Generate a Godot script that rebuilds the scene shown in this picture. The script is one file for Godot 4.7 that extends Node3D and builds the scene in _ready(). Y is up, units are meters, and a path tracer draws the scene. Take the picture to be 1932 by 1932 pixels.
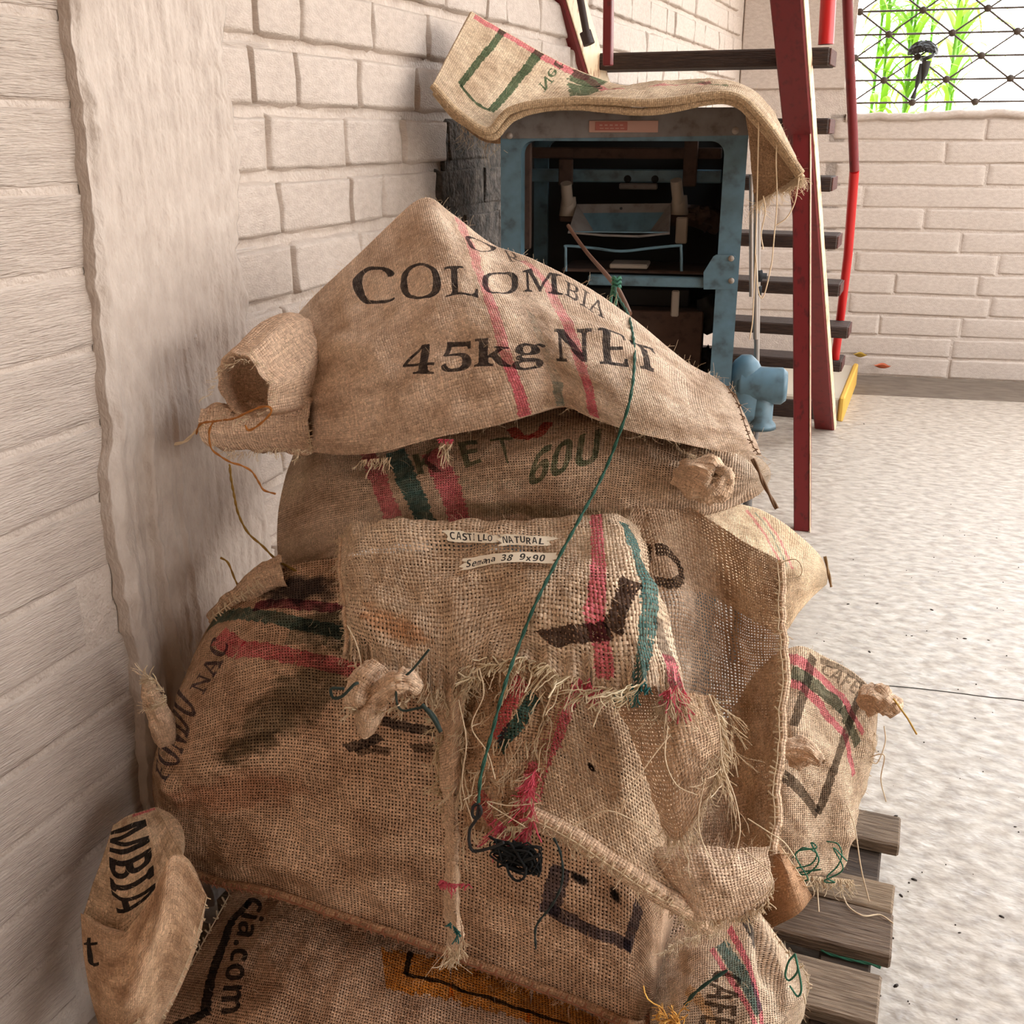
extends Node3D

const TAN := Color(0.80, 0.66, 0.49)
var rng := RandomNumberGenerator.new()
var wob := FastNoiseLite.new()
var mats := {}
var taken := {}
var weaves := {}


# ---------------------------------------------------------------- mesh building
class Shape:
	var v := PackedVector3Array()
	var n := PackedVector3Array()
	var uv := PackedVector2Array()
	var uv2 := PackedVector2Array()
	var ix := PackedInt32Array()

	func put(p: Vector3, nn: Vector3, a := Vector2.ZERO, b := Vector2.ZERO) -> int:
		v.append(p)
		n.append(nn)
		uv.append(a)
		uv2.append(b)
		return v.size() - 1

	func face(a: int, b: int, c: int) -> void:
		# front faces run clockwise, so the turn must be against the normal
		var g := (v[b] - v[a]).cross(v[c] - v[a])
		if g.dot(n[a] + n[b] + n[c]) > 0.0:
			ix.append_array([a, c, b])
		else:
			ix.append_array([a, b, c])

	func flat(pts: Array, out: Vector3) -> void:
		# a flat polygon (fan), normal on the side of out
		var g: Vector3 = (pts[1] - pts[0]).cross(pts[2] - pts[0]).normalized()
		if g.length_squared() < 0.5:
			return
		if g.dot(out) < 0.0:
			g = -g
		var t := g.cross(Vector3(0.31, 0.9, 0.3)).normalized()
		var s := t.cross(g)
		var k := []
		for p in pts:
			k.append(put(p, g, Vector2(p.dot(t), p.dot(s))))
		for i in range(1, pts.size() - 1):
			face(k[0], k[i], k[i + 1])

	func box(c: Vector3, size: Vector3, bevel := 0.003, b := Basis.IDENTITY) -> void:
		var hs := size * 0.5
		bevel = minf(bevel, minf(hs.x, minf(hs.y, hs.z)) * 0.9)
		var at := func(x: float, y: float, z: float, ax: int) -> Vector3:
			var p := Vector3(x, y, z) * (hs - Vector3.ONE * bevel)
			p[ax] = Vector3(x, y, z)[ax] * hs[ax]
			return c + b * p
		for ax in 3:
			var u := (ax + 1) % 3
			var w := (ax + 2) % 3
			for sg in [-1.0, 1.0]:
				var q := []
				for k in [[-1.0, -1.0], [1.0, -1.0], [1.0, 1.0], [-1.0, 1.0]]:
					var d := Vector3.ZERO
					d[ax] = sg
					d[u] = k[0]
					d[w] = k[1]
					q.append(at.call(d.x, d.y, d.z, ax))
				var o := Vector3.ZERO
				o[ax] = sg
				flat(q, b * o)
		for ax in 3:
			var u := (ax + 1) % 3
			var w := (ax + 2) % 3
			for su in [-1.0, 1.0]:
				for sw in [-1.0, 1.0]:
					var d0 := Vector3.ZERO
					d0[ax] = -1.0
					d0[u] = su
					d0[w] = sw
					var d1 := d0
					d1[ax] = 1.0
					var o := d0 + d1
					flat([at.call(d0.x, d0.y, d0.z, u), at.call(d1.x, d1.y, d1.z, u), at.call(d1.x, d1.y, d1.z, w), at.call(d0.x, d0.y, d0.z, w)], b * o)
		for sx in [-1.0, 1.0]:
			for sy in [-1.0, 1.0]:
				for sz in [-1.0, 1.0]:
					flat([at.call(sx, sy, sz, 0), at.call(sx, sy, sz, 1), at.call(sx, sy, sz, 2)], b * Vector3(sx, sy, sz))

	func beam(a: Vector3, c: Vector3, w: float, h: float, up := Vector3.UP, bevel := 0.003) -> void:
		var d := (c - a)
		var y := d.normalized()
		var x := y.cross(up).normalized()
		var z := x.cross(y)
		box((a + c) * 0.5, Vector3(w, d.length(), h), bevel, Basis(x, y, z))

	func tube(pts: Array, r: Variant, sides := 6, caps := true) -> void:
		var m := pts.size()
		var ref := Vector3(0.37, 0.71, 0.6)
		var first := v.size()
		var along := 0.0
		var t0: Vector3 = (pts[1] - pts[0]).normalized()
		var x := t0.cross(ref).normalized()
		for i in m:
			var t: Vector3 = (pts[mini(i + 1, m - 1)] - pts[maxi(i - 1, 0)]).normalized()
			x = (x - t * x.dot(t)).normalized()
			var y := t.cross(x)
			if i > 0:
				along += (pts[i] - pts[i - 1]).length()
			var rr: float = r[i] if r is Array else r
			for k in sides + 1:
				var a := TAU * k / sides
				var o := x * cos(a) + y * sin(a)
				put(pts[i] + o * rr, o, Vector2(float(k) / sides * TAU * rr, along))
		for i in m - 1:
			for k in sides:
				var a := first + i * (sides + 1) + k
				var c := a + sides + 1
				face(a, a + 1, c + 1)
				face(a, c + 1, c)
		if caps:
			for e in [0, m - 1]:
				var q := []
				for k in sides:
					q.append(v[first + e * (sides + 1) + k])
				if (q[0] - q[1]).length() > 1e-5:
					flat(q, (pts[e] - pts[1 if e == 0 else m - 2]))

	func lathe(prof: Array, at: Vector3, b := Basis.IDENTITY, sides := 20) -> void:
		# prof: Vector2(radius, height along y)
		var first := v.size()
		for i in prof.size():
			var p: Vector2 = prof[i]
			var d: Vector2 = (prof[mini(i + 1, prof.size() - 1)] - prof[maxi(i - 1, 0)]).normalized()
			for k in sides + 1:
				var a := TAU * k / sides
				var o := Vector3(cos(a), 0, sin(a))
				var nn := (o * d.y - Vector3.UP * d.x).normalized()
				put(at + b * (o * p.x + Vector3.UP * p.y), b * nn, Vector2(a * 0.1, p.y))
		for i in prof.size() - 1:
			for k in sides:
				var a := first + i * (sides + 1) + k
				var c := a + sides + 1
				face(a, a + 1, c + 1)
				face(a, c + 1, c)

	func prism(poly: PackedVector2Array, depth: float, at: Vector3, b := Basis.IDENTITY) -> void:
		var tri := Geometry2D.triangulate_polygon(poly)
		for s in [0.0, 1.0]:
			for i in range(0, tri.size(), 3):
				var q := []
				for k in 3:
					var p := poly[tri[i + k]]
					q.append(at + b * Vector3(p.x, p.y, -depth * s))
				flat(q, b * Vector3(0, 0, 1.0 - 2.0 * s))
		var ccw := not Geometry2D.is_polygon_clockwise(poly)
		for i in poly.size():
			var p := poly[i]
			var q := poly[(i + 1) % poly.size()]
			var o := Vector2(q.y - p.y, p.x - q.x) * (1.0 if ccw else -1.0)
			flat([at + b * Vector3(p.x, p.y, 0), at + b * Vector3(q.x, q.y, 0), at + b * Vector3(q.x, q.y, -depth), at + b * Vector3(p.x, p.y, -depth)], b * Vector3(o.x, o.y, 0))

	func mesh(shift := Vector3.ZERO) -> ArrayMesh:
		var a := []
		a.resize(Mesh.ARRAY_MAX)
		var vv := v
		if shift != Vector3.ZERO:
			vv = PackedVector3Array()
			for p in v:
				vv.append(p - shift)
		a[Mesh.ARRAY_VERTEX] = vv
		a[Mesh.ARRAY_NORMAL] = n
		a[Mesh.ARRAY_TEX_UV] = uv
		a[Mesh.ARRAY_TEX_UV2] = uv2
		a[Mesh.ARRAY_INDEX] = ix
		var m := ArrayMesh.new()
		m.add_surface_from_arrays(Mesh.PRIMITIVE_TRIANGLES, a)
		return m


# ---------------------------------------------------------------- objects
func numbered(called: String) -> String:
	taken[called] = taken.get(called, -1) + 1
	return called if taken[called] == 0 else "%s_%03d" % [called, taken[called]]


func tag(o: Node3D, label: String, category := "", group := "", kind := "") -> Node3D:
	if label:
		o.set_meta("label", label)
	if category:
		o.set_meta("category", category)
	if group:
		o.set_meta("group", group)
	if kind:
		o.set_meta("kind", kind)
	return o


func thing(called: String, base: Vector3, label: String, category: String, group := "", kind := "") -> Node3D:
	var o := Node3D.new()
	o.name = numbered(called)
	add_child(o)
	o.position = base
	return tag(o, label, category, group, kind)


func part(called: String, s: Variant, m: Material, parent: Node3D, kind := "", label := "") -> MeshInstance3D:
	var o := MeshInstance3D.new()
	o.name = called
	parent.add_child(o, true)
	if s is Shape:
		# world-space shapes are moved to their thing's base
		var base := Vector3.ZERO
		var p: Node = parent
		while p is Node3D and p != self:
			if not p.has_meta("local"):
				base += (p as Node3D).position
			p = p.get_parent()
		o.mesh = s.mesh(base)
	else:
		o.mesh = s
	o.material_override = m
	if kind:
		o.set_meta("kind", kind)
	if label:
		o.set_meta("label", label)
	return o


func solo(called: String, s: Shape, m: Material, base: Vector3, label: String, category: String, group := "", kind := "") -> MeshInstance3D:
	var o := MeshInstance3D.new()
	o.name = numbered(called)
	add_child(o)
	o.position = base
	o.mesh = s.mesh(base)
	o.material_override = m
	tag(o, label, category, group, kind)
	return o


# ---------------------------------------------------------------- materials
func plain(c: Color, rough := 0.8, metal := 0.0) -> StandardMaterial3D:
	var m := StandardMaterial3D.new()
	m.albedo_color = c
	m.roughness = rough
	m.metallic = metal
	return m


func noise_tex(size: int, freq: float, sd: int, lo: Color, hi: Color, kind := 0, octaves := 5, mid := Color(0, 0, 0, 0), at := 0.5) -> NoiseTexture2D:
	var nz := FastNoiseLite.new()
	nz.seed = sd
	nz.frequency = freq
	nz.noise_type = FastNoiseLite.TYPE_SIMPLEX_SMOOTH if kind == 0 else FastNoiseLite.TYPE_CELLULAR
	nz.fractal_octaves = octaves
	nz.fractal_gain = 0.55
	var t := NoiseTexture2D.new()
	t.width = size
	t.height = size
	t.seamless = true
	t.generate_mipmaps = false
	t.noise = nz
	var g := Gradient.new()
	g.set_color(0, lo)
	g.set_color(1, hi)
	if mid.a > 0.0:
		g.add_point(at, mid)
	t.color_ramp = g
	return t


func bumped(m: StandardMaterial3D, tex: Texture2D, cm: float) -> StandardMaterial3D:
	m.heightmap_enabled = true
	m.heightmap_texture = tex
	m.heightmap_scale = cm
	return m


func tri(m: StandardMaterial3D, sc: Vector3, world := true) -> StandardMaterial3D:
	m.uv1_triplanar = true
	m.uv1_world_triplanar = world
	m.uv1_scale = sc
	m.uv1_triplanar_sharpness = 4.0
	return m


# one tile of plain-woven jute: 64 by 64 yarns of about 5 mm
func weave(key: String, wide: float, uneven: float, open: bool, sd: int) -> Array:
	if weaves.has(key):
		return weaves[key]
	var N := 64
	var S := 1024
	rng.seed = sd
	var off := []
	var wid := []
	var tone := []
	for d in 2:
		var o := PackedFloat32Array()
		var w := PackedFloat32Array()
		var tn := PackedFloat32Array()
		o.resize(N * S)
		w.resize(N * S)
		tn.resize(N * S)
		for i in N:
			var p := [rng.randf() * TAU, rng.randf() * TAU, rng.randf() * TAU, rng.randf() * TAU]
			var q := [rng.randi_range(2, 6), rng.randi_range(7, 16), rng.randi_range(3, 9), rng.randi_range(14, 30)]
			var t0 := rng.randf_range(0.93, 1.05)
			var w0 := wide * rng.randf_range(1.0 - uneven, 1.0 + uneven)
			for k in S:
				var a := TAU * k / S
				o[i * S + k] = 0.5 + uneven * (0.3 * sin(a * q[0] + p[0]) + 0.2 * sin(a * q[1] + p[1]))
				w[i * S + k] = 1.0 / (w0 * (1.0 + uneven * 0.7 * sin(a * q[2] + p[2]) + uneven * 0.5 * sin(a * q[3] + p[3])))
				tn[i * S + k] = t0 * (1.0 + 0.06 * sin(a * q[1] + p[3]) + 0.05 * sin(a * 97.0 + p[0]) + rng.randf_range(-0.12, 0.12))
		off.append(o)
		wid.append(w)
		tone.append(tn)
	var o0: PackedFloat32Array = off[0]
	var o1: PackedFloat32Array = off[1]
	var w0: PackedFloat32Array = wid[0]
	var w1: PackedFloat32Array = wid[1]
	var t0: PackedFloat32Array = tone[0]
	var t1: PackedFloat32Array = tone[1]
	var sn := PackedFloat32Array()
	for k in S:
		sn.append(sin(PI * k * N / S))
	var alb := PackedByteArray()
	var hgt := PackedByteArray()
	alb.resize(S * S * 4)
	hgt.resize(S * S)
	var step := float(N) / S
	for y in S:
		var fy := y * step
		var j := int(fy)
		fy -= j
		var sy := sn[y]
		var pj := 1.0 if j % 2 == 0 else -1.0
		for x in S:
			var fx := x * step
			var i := int(fx)
			fx -= i
			var a := (fx - o0[i * S + y]) * w0[i * S + y]
			var b := (fy - o1[j * S + x]) * w1[j * S + x]
			var ha := 1.0 - a * a
			var hb := 1.0 - b * b
			var h := 0.0
			var t := 0.0
			if ha > 0.0:
				h = 0.32 + 0.34 * sqrt(ha) + (0.3 if i % 2 == 0 else -0.3) * sy
				t = t0[i * S + y]
			if hb > 0.0:
				var h2 := 0.32 + 0.34 * sqrt(hb) - pj * 0.3 * sn[x]
				if h2 > h:
					h = h2
					t = t1[j * S + x]
			var k := (y * S + x) * 4
			if t > 0.0:
				alb[k] = int(clampf(222.0 * t, 0, 255))
				alb[k + 1] = int(clampf(201.0 * t, 0, 255))
				alb[k + 2] = int(clampf(186.0 * t, 0, 255))
				alb[k + 3] = 255
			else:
				# between the yarns: dark beans with the shade of the gap painted in, or nothing
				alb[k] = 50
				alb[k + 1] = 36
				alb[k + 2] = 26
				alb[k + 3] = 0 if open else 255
			hgt[y * S + x] = int(clampf(h * 250.0, 0, 255))
	weaves[key] = [ImageTexture.create_from_image(Image.create_from_data(S, S, false, Image.FORMAT_RGBA8, alb)), ImageTexture.create_from_image(Image.create_from_data(S, S, false, Image.FORMAT_L8, hgt))]
	return weaves[key]


# jute cloth: woven tile in metres on UV, print of the sack on UV2
func jute(key: String, pitch: float, tint: Color, printed: Image = null, relief := 0.26) -> StandardMaterial3D:
	var wv: Array
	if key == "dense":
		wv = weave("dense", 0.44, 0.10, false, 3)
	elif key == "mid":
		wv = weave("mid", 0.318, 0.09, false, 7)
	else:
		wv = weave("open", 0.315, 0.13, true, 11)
	var m := plain(tint, 0.92)
	m.metallic_specular = 0.2
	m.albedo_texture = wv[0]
	bumped(m, wv[1], relief)
	m.uv1_scale = Vector3.ONE / (pitch * 64.0)
	if key == "open":
		m.transparency = BaseMaterial3D.TRANSPARENCY_ALPHA_SCISSOR
		m.alpha_scissor_threshold = 0.5
		m.cull_mode = BaseMaterial3D.CULL_DISABLED
		m.backlight_enabled = true
		m.backlight = Color(0.3, 0.24, 0.16)
	if printed:
		m.detail_enabled = true
		m.detail_albedo = ImageTexture.create_from_image(printed)
		m.detail_blend_mode = BaseMaterial3D.BLEND_MODE_MUL
		m.detail_uv_layer = BaseMaterial3D.DETAIL_UV_2
	return m


# ---------------------------------------------------------------- prints on cloth
func blank(w: int, h: int, sd: int, stain := 0.16) -> Image:
	var im := Image.create(w, h, false, Image.FORMAT_RGBA8)
	wob.seed = sd
	wob.frequency = 0.006
	wob.fractal_octaves = 4
	for y in h:
		for x in w:
			var k := 1.0 - stain * clampf(wob.get_noise_2d(x, y) + 0.25, 0.0, 1.0)
			im.set_pixel(x, y, Color(k, pow(k, 1.22), pow(k, 1.4)))
	for e in 3:
		im.fill_rect(Rect2i(0, e, w, 1), Color.WHITE)
	return im


func dab(im: Image, x: int, y: int, c: Color, a: float) -> void:
	if x < 0 or y < 3 or x >= im.get_width() or y >= im.get_height():
		return
	var o := im.get_pixel(x, y)
	im.set_pixel(x, y, o.lerp(Color(c.r * o.r, c.g * o.g, c.b * o.b, 1.0), a))


func fill_tri(im: Image, a: Vector2, b: Vector2, c: Vector2, col: Color, strong: float, worn: float) -> void:
	var lo := a.min(b).min(c).floor()
	var hi := a.max(b).max(c).ceil()
	var area := (b - a).cross(c - a)
	if absf(area) < 1e-6:
		return
	for y in range(maxi(int(lo.y), 0), mini(int(hi.y) + 1, im.get_height())):
		for x in range(maxi(int(lo.x), 0), mini(int(hi.x) + 1, im.get_width())):
			var p := Vector2(x + 0.5, y + 0.5)
			var u := (b - a).cross(p - a) / area
			var v := (c - b).cross(p - b) / area
			var w := (a - c).cross(p - c) / area
			if u >= 0.0 and v >= 0.0 and w >= 0.0:
				var g := wob.get_noise_2d(x * 6.0, y * 6.0) * 0.5 + 0.5
				dab(im, x, y, col, clampf(strong * (1.0 - worn * g * 1.4), 0.0, 1.0))


# lettering whose box is the quad q (top left, top right, bottom right, bottom left), in shares of the image
func lettering(im: Image, words: String, font: String, bold: bool, q: Array, col: Color, strong := 0.9, worn := 0.35) -> void:
	var f := SystemFont.new()
	f.font_names = PackedStringArray([font])
	f.font_weight = 700 if bold else 400
	var t := TextMesh.new()
	t.font = f
	t.font_size = 64
	t.depth = 0.0
	t.text = words
	var a := t.get_mesh_arrays()
	var vs: PackedVector3Array = a[Mesh.ARRAY_VERTEX]
	var idx: PackedInt32Array = a[Mesh.ARRAY_INDEX]
	if vs.is_empty():
		return
	var lo := Vector2(1e9, 1e9)
	var hi := -lo
	for p in vs:
		lo = lo.min(Vector2(p.x, p.y))
		hi = hi.max(Vector2(p.x, p.y))
	var size := Vector2(im.get_width(), im.get_height())
	var at := PackedVector2Array()
	for p in vs:
		var s := (p.x - lo.x) / (hi.x - lo.x)
		var d := (hi.y - p.y) / (hi.y - lo.y)
		var top: Vector2 = q[0].lerp(q[1], s)
		var low: Vector2 = q[3].lerp(q[2], s)
		at.append(top.lerp(low, d) * size)
	for i in range(0, idx.size(), 3):
		fill_tri(im, at[idx[i]], at[idx[i + 1]], at[idx[i + 2]], col, strong, worn)


# a painted or dyed stripe along points given in shares of the image, width in pixels of the image
func stripe(im: Image, pts: Array, width: float, col: Color, strong := 0.9, worn := 0.35) -> void:
	var size := Vector2(im.get_width(), im.get_height())
	for i in pts.size() - 1:
		var a: Vector2 = pts[i] * size
		var b: Vector2 = pts[i + 1] * size
		var lo := (a.min(b) - Vector2.ONE * (width + 2)).floor()
		var hi := (a.max(b) + Vector2.ONE * (width + 2)).ceil()
		var d := b - a
		var l2 := maxf(d.length_squared(), 1e-6)
		for y in range(maxi(int(lo.y), 0), mini(int(hi.y) + 1, im.get_height())):
			for x in range(maxi(int(lo.x), 0), mini(int(hi.x) + 1, im.get_width())):
				var p := Vector2(x, y)
				var s := (p - a).dot(d) / l2
				if s < -0.0 or s > 1.0:
					continue
				var e := (p - a - d * s).length()
				var rag := wob.get_noise_2d(x * 9.0, y * 9.0) * width * 0.16
				if e < width * 0.5 + rag:
					var g := wob.get_noise_2d(x * 5.0 + 900.0, y * 5.0) * 0.5 + 0.5
					# the dye sits on one set of yarns: the other set shows through it
					var yarns := 1.0 if (x / 5 + y / 5) % 2 == 0 or col.r < 0.6 else 0.72
					dab(im, x, y, col, clampf(strong * yarns * (1.0 - worn * g * 1.4), 0.0, 1.0))


func blot(im: Image, at: Vector2, rad: Vector2, turn: float, col: Color, strong: float) -> void:
	var size := Vector2(im.get_width(), im.get_height())
	var c := at * size
	var r := maxf(rad.x, rad.y) * size.x
	for y in range(maxi(int(c.y - r), 0), mini(int(c.y + r), im.get_height())):
		for x in range(maxi(int(c.x - r), 0), mini(int(c.x + r), im.get_width())):
			var p := (Vector2(x, y) - c).rotated(-turn)
			var e := Vector2(p.x / (rad.x * size.x), p.y / (rad.y * size.x)).length() + wob.get_noise_2d(x * 3.0, y * 3.0) * 0.5
			if e < 1.0:
				dab(im, x, y, col, strong * minf(1.0, (1.0 - e) * 2.2))


# ---------------------------------------------------------------- cloth
func net(columns: int, a: Array) -> Array:
	var rows := []
	var n := a.size() / 3
	for i in n:
		if i % columns == 0:
			rows.append([])
		rows[-1].append(Vector3(a[i * 3], a[i * 3 + 1], a[i * 3 + 2]))
	return rows


func curve(r: Array, s: float) -> Vector3:
	var c := r.size()
	var a := s * (c - 1)
	var k := mini(int(a), c - 2)
	var u := a - k
	var p1: Vector3 = r[k]
	var p2: Vector3 = r[k + 1]
	var p0: Vector3 = r[k - 1] if k > 0 else p1 * 2.0 - p2
	var p3: Vector3 = r[k + 2] if k + 2 < c else p2 * 2.0 - p1
	return 0.5 * (2.0 * p1 + (p2 - p0) * u + (2.0 * p0 - 5.0 * p1 + 4.0 * p2 - p3) * u * u + (3.0 * p1 - p0 - 3.0 * p2 + p3) * u * u * u)


func on_net(nt: Array, s: float, t: float) -> Vector3:
	var col := []
	for r in nt:
		col.append(curve(r, s))
	return curve(col, t)


func rope(pts: Array, n: int) -> Array:
	var o := []
	for i in n + 1:
		o.append(curve(pts, float(i) / n))
	return o


# fine grid of a net with noise along its normals. folds: [Vector2 a, Vector2 b, width, height] in net shares
func fine(nt: Array, nu: int, nv: int, rough := 0.004, folds := [], sd := 1, keep_edge := true) -> Array:
	var g := []
	for j in nv + 1:
		var row := []
		var cols := []
		for i in nu + 1:
			row.append(Vector3.ZERO)
		g.append(row)
	var lines := []
	for r in nt:
		var l := []
		for i in nu + 1:
			l.append(curve(r, float(i) / nu))
		lines.append(l)
	for i in nu + 1:
		var col := []
		for l in lines:
			col.append(l[i])
		for j in nv + 1:
			g[j][i] = curve(col, float(j) / nv)
	wob.seed = sd
	wob.frequency = 1.0
	wob.fractal_octaves = 3
	var out := []
	for j in nv + 1:
		var row := []
		for i in nu + 1:
			var p: Vector3 = g[j][i]
			var du: Vector3 = g[j][mini(i + 1, nu)] - g[j][maxi(i - 1, 0)]
			var dv: Vector3 = g[mini(j + 1, nv)][i] - g[maxi(j - 1, 0)][i]
			var nn := dv.cross(du).normalized()
			var d := rough * (wob.get_noise_3d(p.x * 9.0, p.y * 9.0, p.z * 9.0) * 1.6 + 0.5 * wob.get_noise_3d(p.x * 31.0, p.y * 31.0, p.z * 31.0))
			var st := Vector2(float(i) / nu, float(j) / nv)
			for f in folds:
				var a: Vector2 = f[0]
				var b: Vector2 = f[1]
				var q := Geometry2D.get_closest_point_to_segment(st, a, b)
				var e := (st - q).length() / float(f[2])
				if e < 3.0:
					var fade := 1.0
					var l := (b - a).length()
					if l > 0.0:
						var w := (q - a).length() / l
						fade = minf(1.0, 4.0 * w * (1.0 - w) + 0.25)
					d += float(f[3]) * fade * exp(-e * e)
			if keep_edge:
				var m := minf(minf(st.x, 1.0 - st.x), minf(st.y, 1.0 - st.y))
				d *= clampf(m * 12.0, 0.15, 1.0)
			row.append(p - nn * d * -1.0)
		out.append(row)
	return out


func add_sheet(s: Shape, g: Array, flip: bool, printed := true) -> void:
	var nv := g.size() - 1
	var nu: int = g[0].size() - 1
	var first := s.v.size()
	var us := [0.0]
	var mid: Array = g[nv / 2]
	for i in nu:
		us.append(us[-1] + (mid[i + 1] - mid[i]).length())
	var vs := [0.0]
	for j in nv:
		vs.append(vs[-1] + (g[j + 1][nu / 2] - g[j][nu / 2]).length())
	for j in nv + 1:
		for i in nu + 1:
			var du: Vector3 = g[j][mini(i + 1, nu)] - g[j][maxi(i - 1, 0)]
			var dv: Vector3 = g[mini(j + 1, nv)][i] - g[maxi(j - 1, 0)][i]
			var nn := dv.cross(du)
			if nn.length_squared() < 1e-14:
				nn = Vector3(0, 0, 1)
			nn = nn.normalized()
			if flip:
				nn = -nn
			s.put(g[j][i], nn, Vector2(us[i], vs[j]), Vector2(float(i) / nu, float(j) / nv) if printed else Vector2(0.5, 0.001))
	for j in nv:
		for i in nu:
			var a := first + j * (nu + 1) + i
			var c := a + nu + 1
			s.face(a, a + 1, c + 1)
			s.face(a, c + 1, c)


# a filled sack: the sheet in front and one behind, joined along the outline
func pillow(g: Array, back: Vector3, full := 0.6) -> Shape:
	var nv := g.size() - 1
	var nu: int = g[0].size() - 1
	var b := []
	for j in nv + 1:
		var row := []
		for i in nu + 1:
			var t := float(j) / nv
			var s := float(i) / nu
			var p: Vector3 = g[0][i].lerp(g[nv][i], t)
			var e: Vector3 = g[j][0].lerp(g[j][nu], s)
			var l: Vector3 = g[0][0].lerp(g[nv][0], t).lerp(g[0][nu].lerp(g[nv][nu], t), s)
			row.append(p + e - l + back * pow(sin(PI * t), full) * pow(sin(PI * s), full))
		b.append(row)
	var o := Shape.new()
	add_sheet(o, g, false)
	var half := o.v.size()
	add_sheet(o, b, true, false)
	for j in nv + 1:
		for i in nu + 1:
			if i == 0 or j == 0 or i == nu or j == nv:
				var k := j * (nu + 1) + i
				var m := (o.n[k] + o.n[half + k]).normalized()
				if m.length_squared() > 0.5:
					o.n[k] = (o.n[k] * 1.2 + m).normalized()
					o.n[half + k] = m
	return o


# cloth of two faces and a rim, thick enough to stand as an empty sack
func slab_cloth(g: Array, thick: float) -> Shape:
	var nv := g.size() - 1
	var nu: int = g[0].size() - 1
	var b := []
	for j in nv + 1:
		var row := []
		for i in nu + 1:
			var du: Vector3 = g[j][mini(i + 1, nu)] - g[j][maxi(i - 1, 0)]
			var dv: Vector3 = g[mini(j + 1, nv)][i] - g[maxi(j - 1, 0)][i]
			row.append(g[j][i] - dv.cross(du).normalized() * thick)
		b.append(row)
	var o := Shape.new()
	add_sheet(o, g, false)
	var half := o.v.size()
	add_sheet(o, b, true, false)
	var rim := []
	for i in nu + 1:
		rim.append(i)
	for j in range(1, nv + 1):
		rim.append(j * (nu + 1) + nu)
	for i in range(nu - 1, -1, -1):
		rim.append(nv * (nu + 1) + i)
	for j in range(nv - 1, 0, -1):
		rim.append(j * (nu + 1))
	var c := Vector3.ZERO
	for k in rim:
		c += o.v[k] / rim.size()
	for k in rim.size():
		var p: int = rim[k]
		var q: int = rim[(k + 1) % rim.size()]
		o.flat([o.v[p], o.v[q], o.v[half + q], o.v[half + p]], (o.v[p] + o.v[q]) * 0.5 - c)
	return o


func edge_of(g: Array, side: String) -> Array:
	var o := []
	var nv := g.size() - 1
	if side == "top":
		return g[0].duplicate()
	if side == "bottom":
		return g[nv].duplicate()
	for j in nv + 1:
		o.append(g[j][0] if side == "left" else g[j][-1])
	return o


# stray fibres standing on a cloth
func fuzz(g: Array, count: int, longest: float, sd: int, m: Material, parent: Node3D, out := 1.0) -> void:
	rng.seed = sd
	var s := Shape.new()
	var nv := g.size() - 1
	var nu: int = g[0].size() - 1
	for k in count:
		var i := rng.randi_range(0, nu - 1)
		var j := rng.randi_range(0, nv - 1)
		if rng.randf() < 0.3:
			j = 0 if rng.randf() < 0.5 else nv - 1
		var p: Vector3 = g[j][i].lerp(g[j + 1][i + 1], rng.randf())
		var nn: Vector3 = (g[j + 1][i] - g[j][i]).cross(g[j][i + 1] - g[j][i]).normalized() * out
		if j == 0:
			nn += Vector3(0, 1.2, 0)
		var side := Vector3(rng.randf_range(-1, 1), rng.randf_range(-1, 1), rng.randf_range(-1, 1)).normalized()
		var l := longest * (0.25 + 0.75 * rng.randf() * rng.randf())
		var d := (nn * rng.randf_range(0.15, 0.8) + side).normalized()
		var bend := Vector3(rng.randf_range(-1, 1), rng.randf_range(-1, 1), rng.randf_range(-1, 1)) * 0.9
		strand(s, p - nn * 0.001, d, l, bend, 0.00022, 3)
	part("loose_fibers", s, m, parent, "stuff")


func strand(s: Shape, p: Vector3, d: Vector3, l: float, bend: Vector3, r: float, seg := 4, curl := 0.0) -> void:
	var pts := []
	var q := p
	for k in seg + 1:
		pts.append(q)
		q += d * (l / seg)
		d = (d + bend / seg + Vector3(rng.randf_range(-1, 1), rng.randf_range(-1, 1), rng.randf_range(-1, 1)) * curl).normalized()
	s.tube(pts, r, 3, false)


# frayed yarn ends along an edge
func fray(called: String, edge: Array, count: int, d0: Vector3, longest: float, r: float, sd: int, m: Material, parent: Node3D, limp := 1.0) -> void:
	rng.seed = sd
	var s := Shape.new()
	for k in count:
		var e := rng.randf() * (edge.size() - 1.001)
		var p: Vector3 = edge[int(e)].lerp(edge[int(e) + 1], e - int(e))
		var d := (d0 + Vector3(rng.randf_range(-0.6, 0.6), rng.randf_range(-0.5, 0.5), rng.randf_range(-0.4, 0.7))).normalized()
		var bend := Vector3(rng.randf_range(-1, 1), -limp * rng.randf(), rng.randf_range(-0.6, 0.8)) * 1.3
		var l := longest * rng.randf_range(0.3, 1.0)
		l *= 0.4 + 1.1 * rng.randf() * rng.randf()
		strand(s, p, d, l, bend, r * rng.randf_range(0.5, 1.2), 7, 0.42)
		if rng.randf() < 0.4:
			# the end opens into fibres
			for w in 3:
				strand(s, p + d * l * 0.5, (d + bend * 0.5 + Vector3(rng.randf_range(-0.5, 0.5), rng.randf_range(-0.5, 0.5), rng.randf_range(-0.2, 0.5))).normalized(), l * 0.6, bend, r * 0.4, 4, 0.3)
	part(called, s, m, parent, "stuff")


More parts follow.
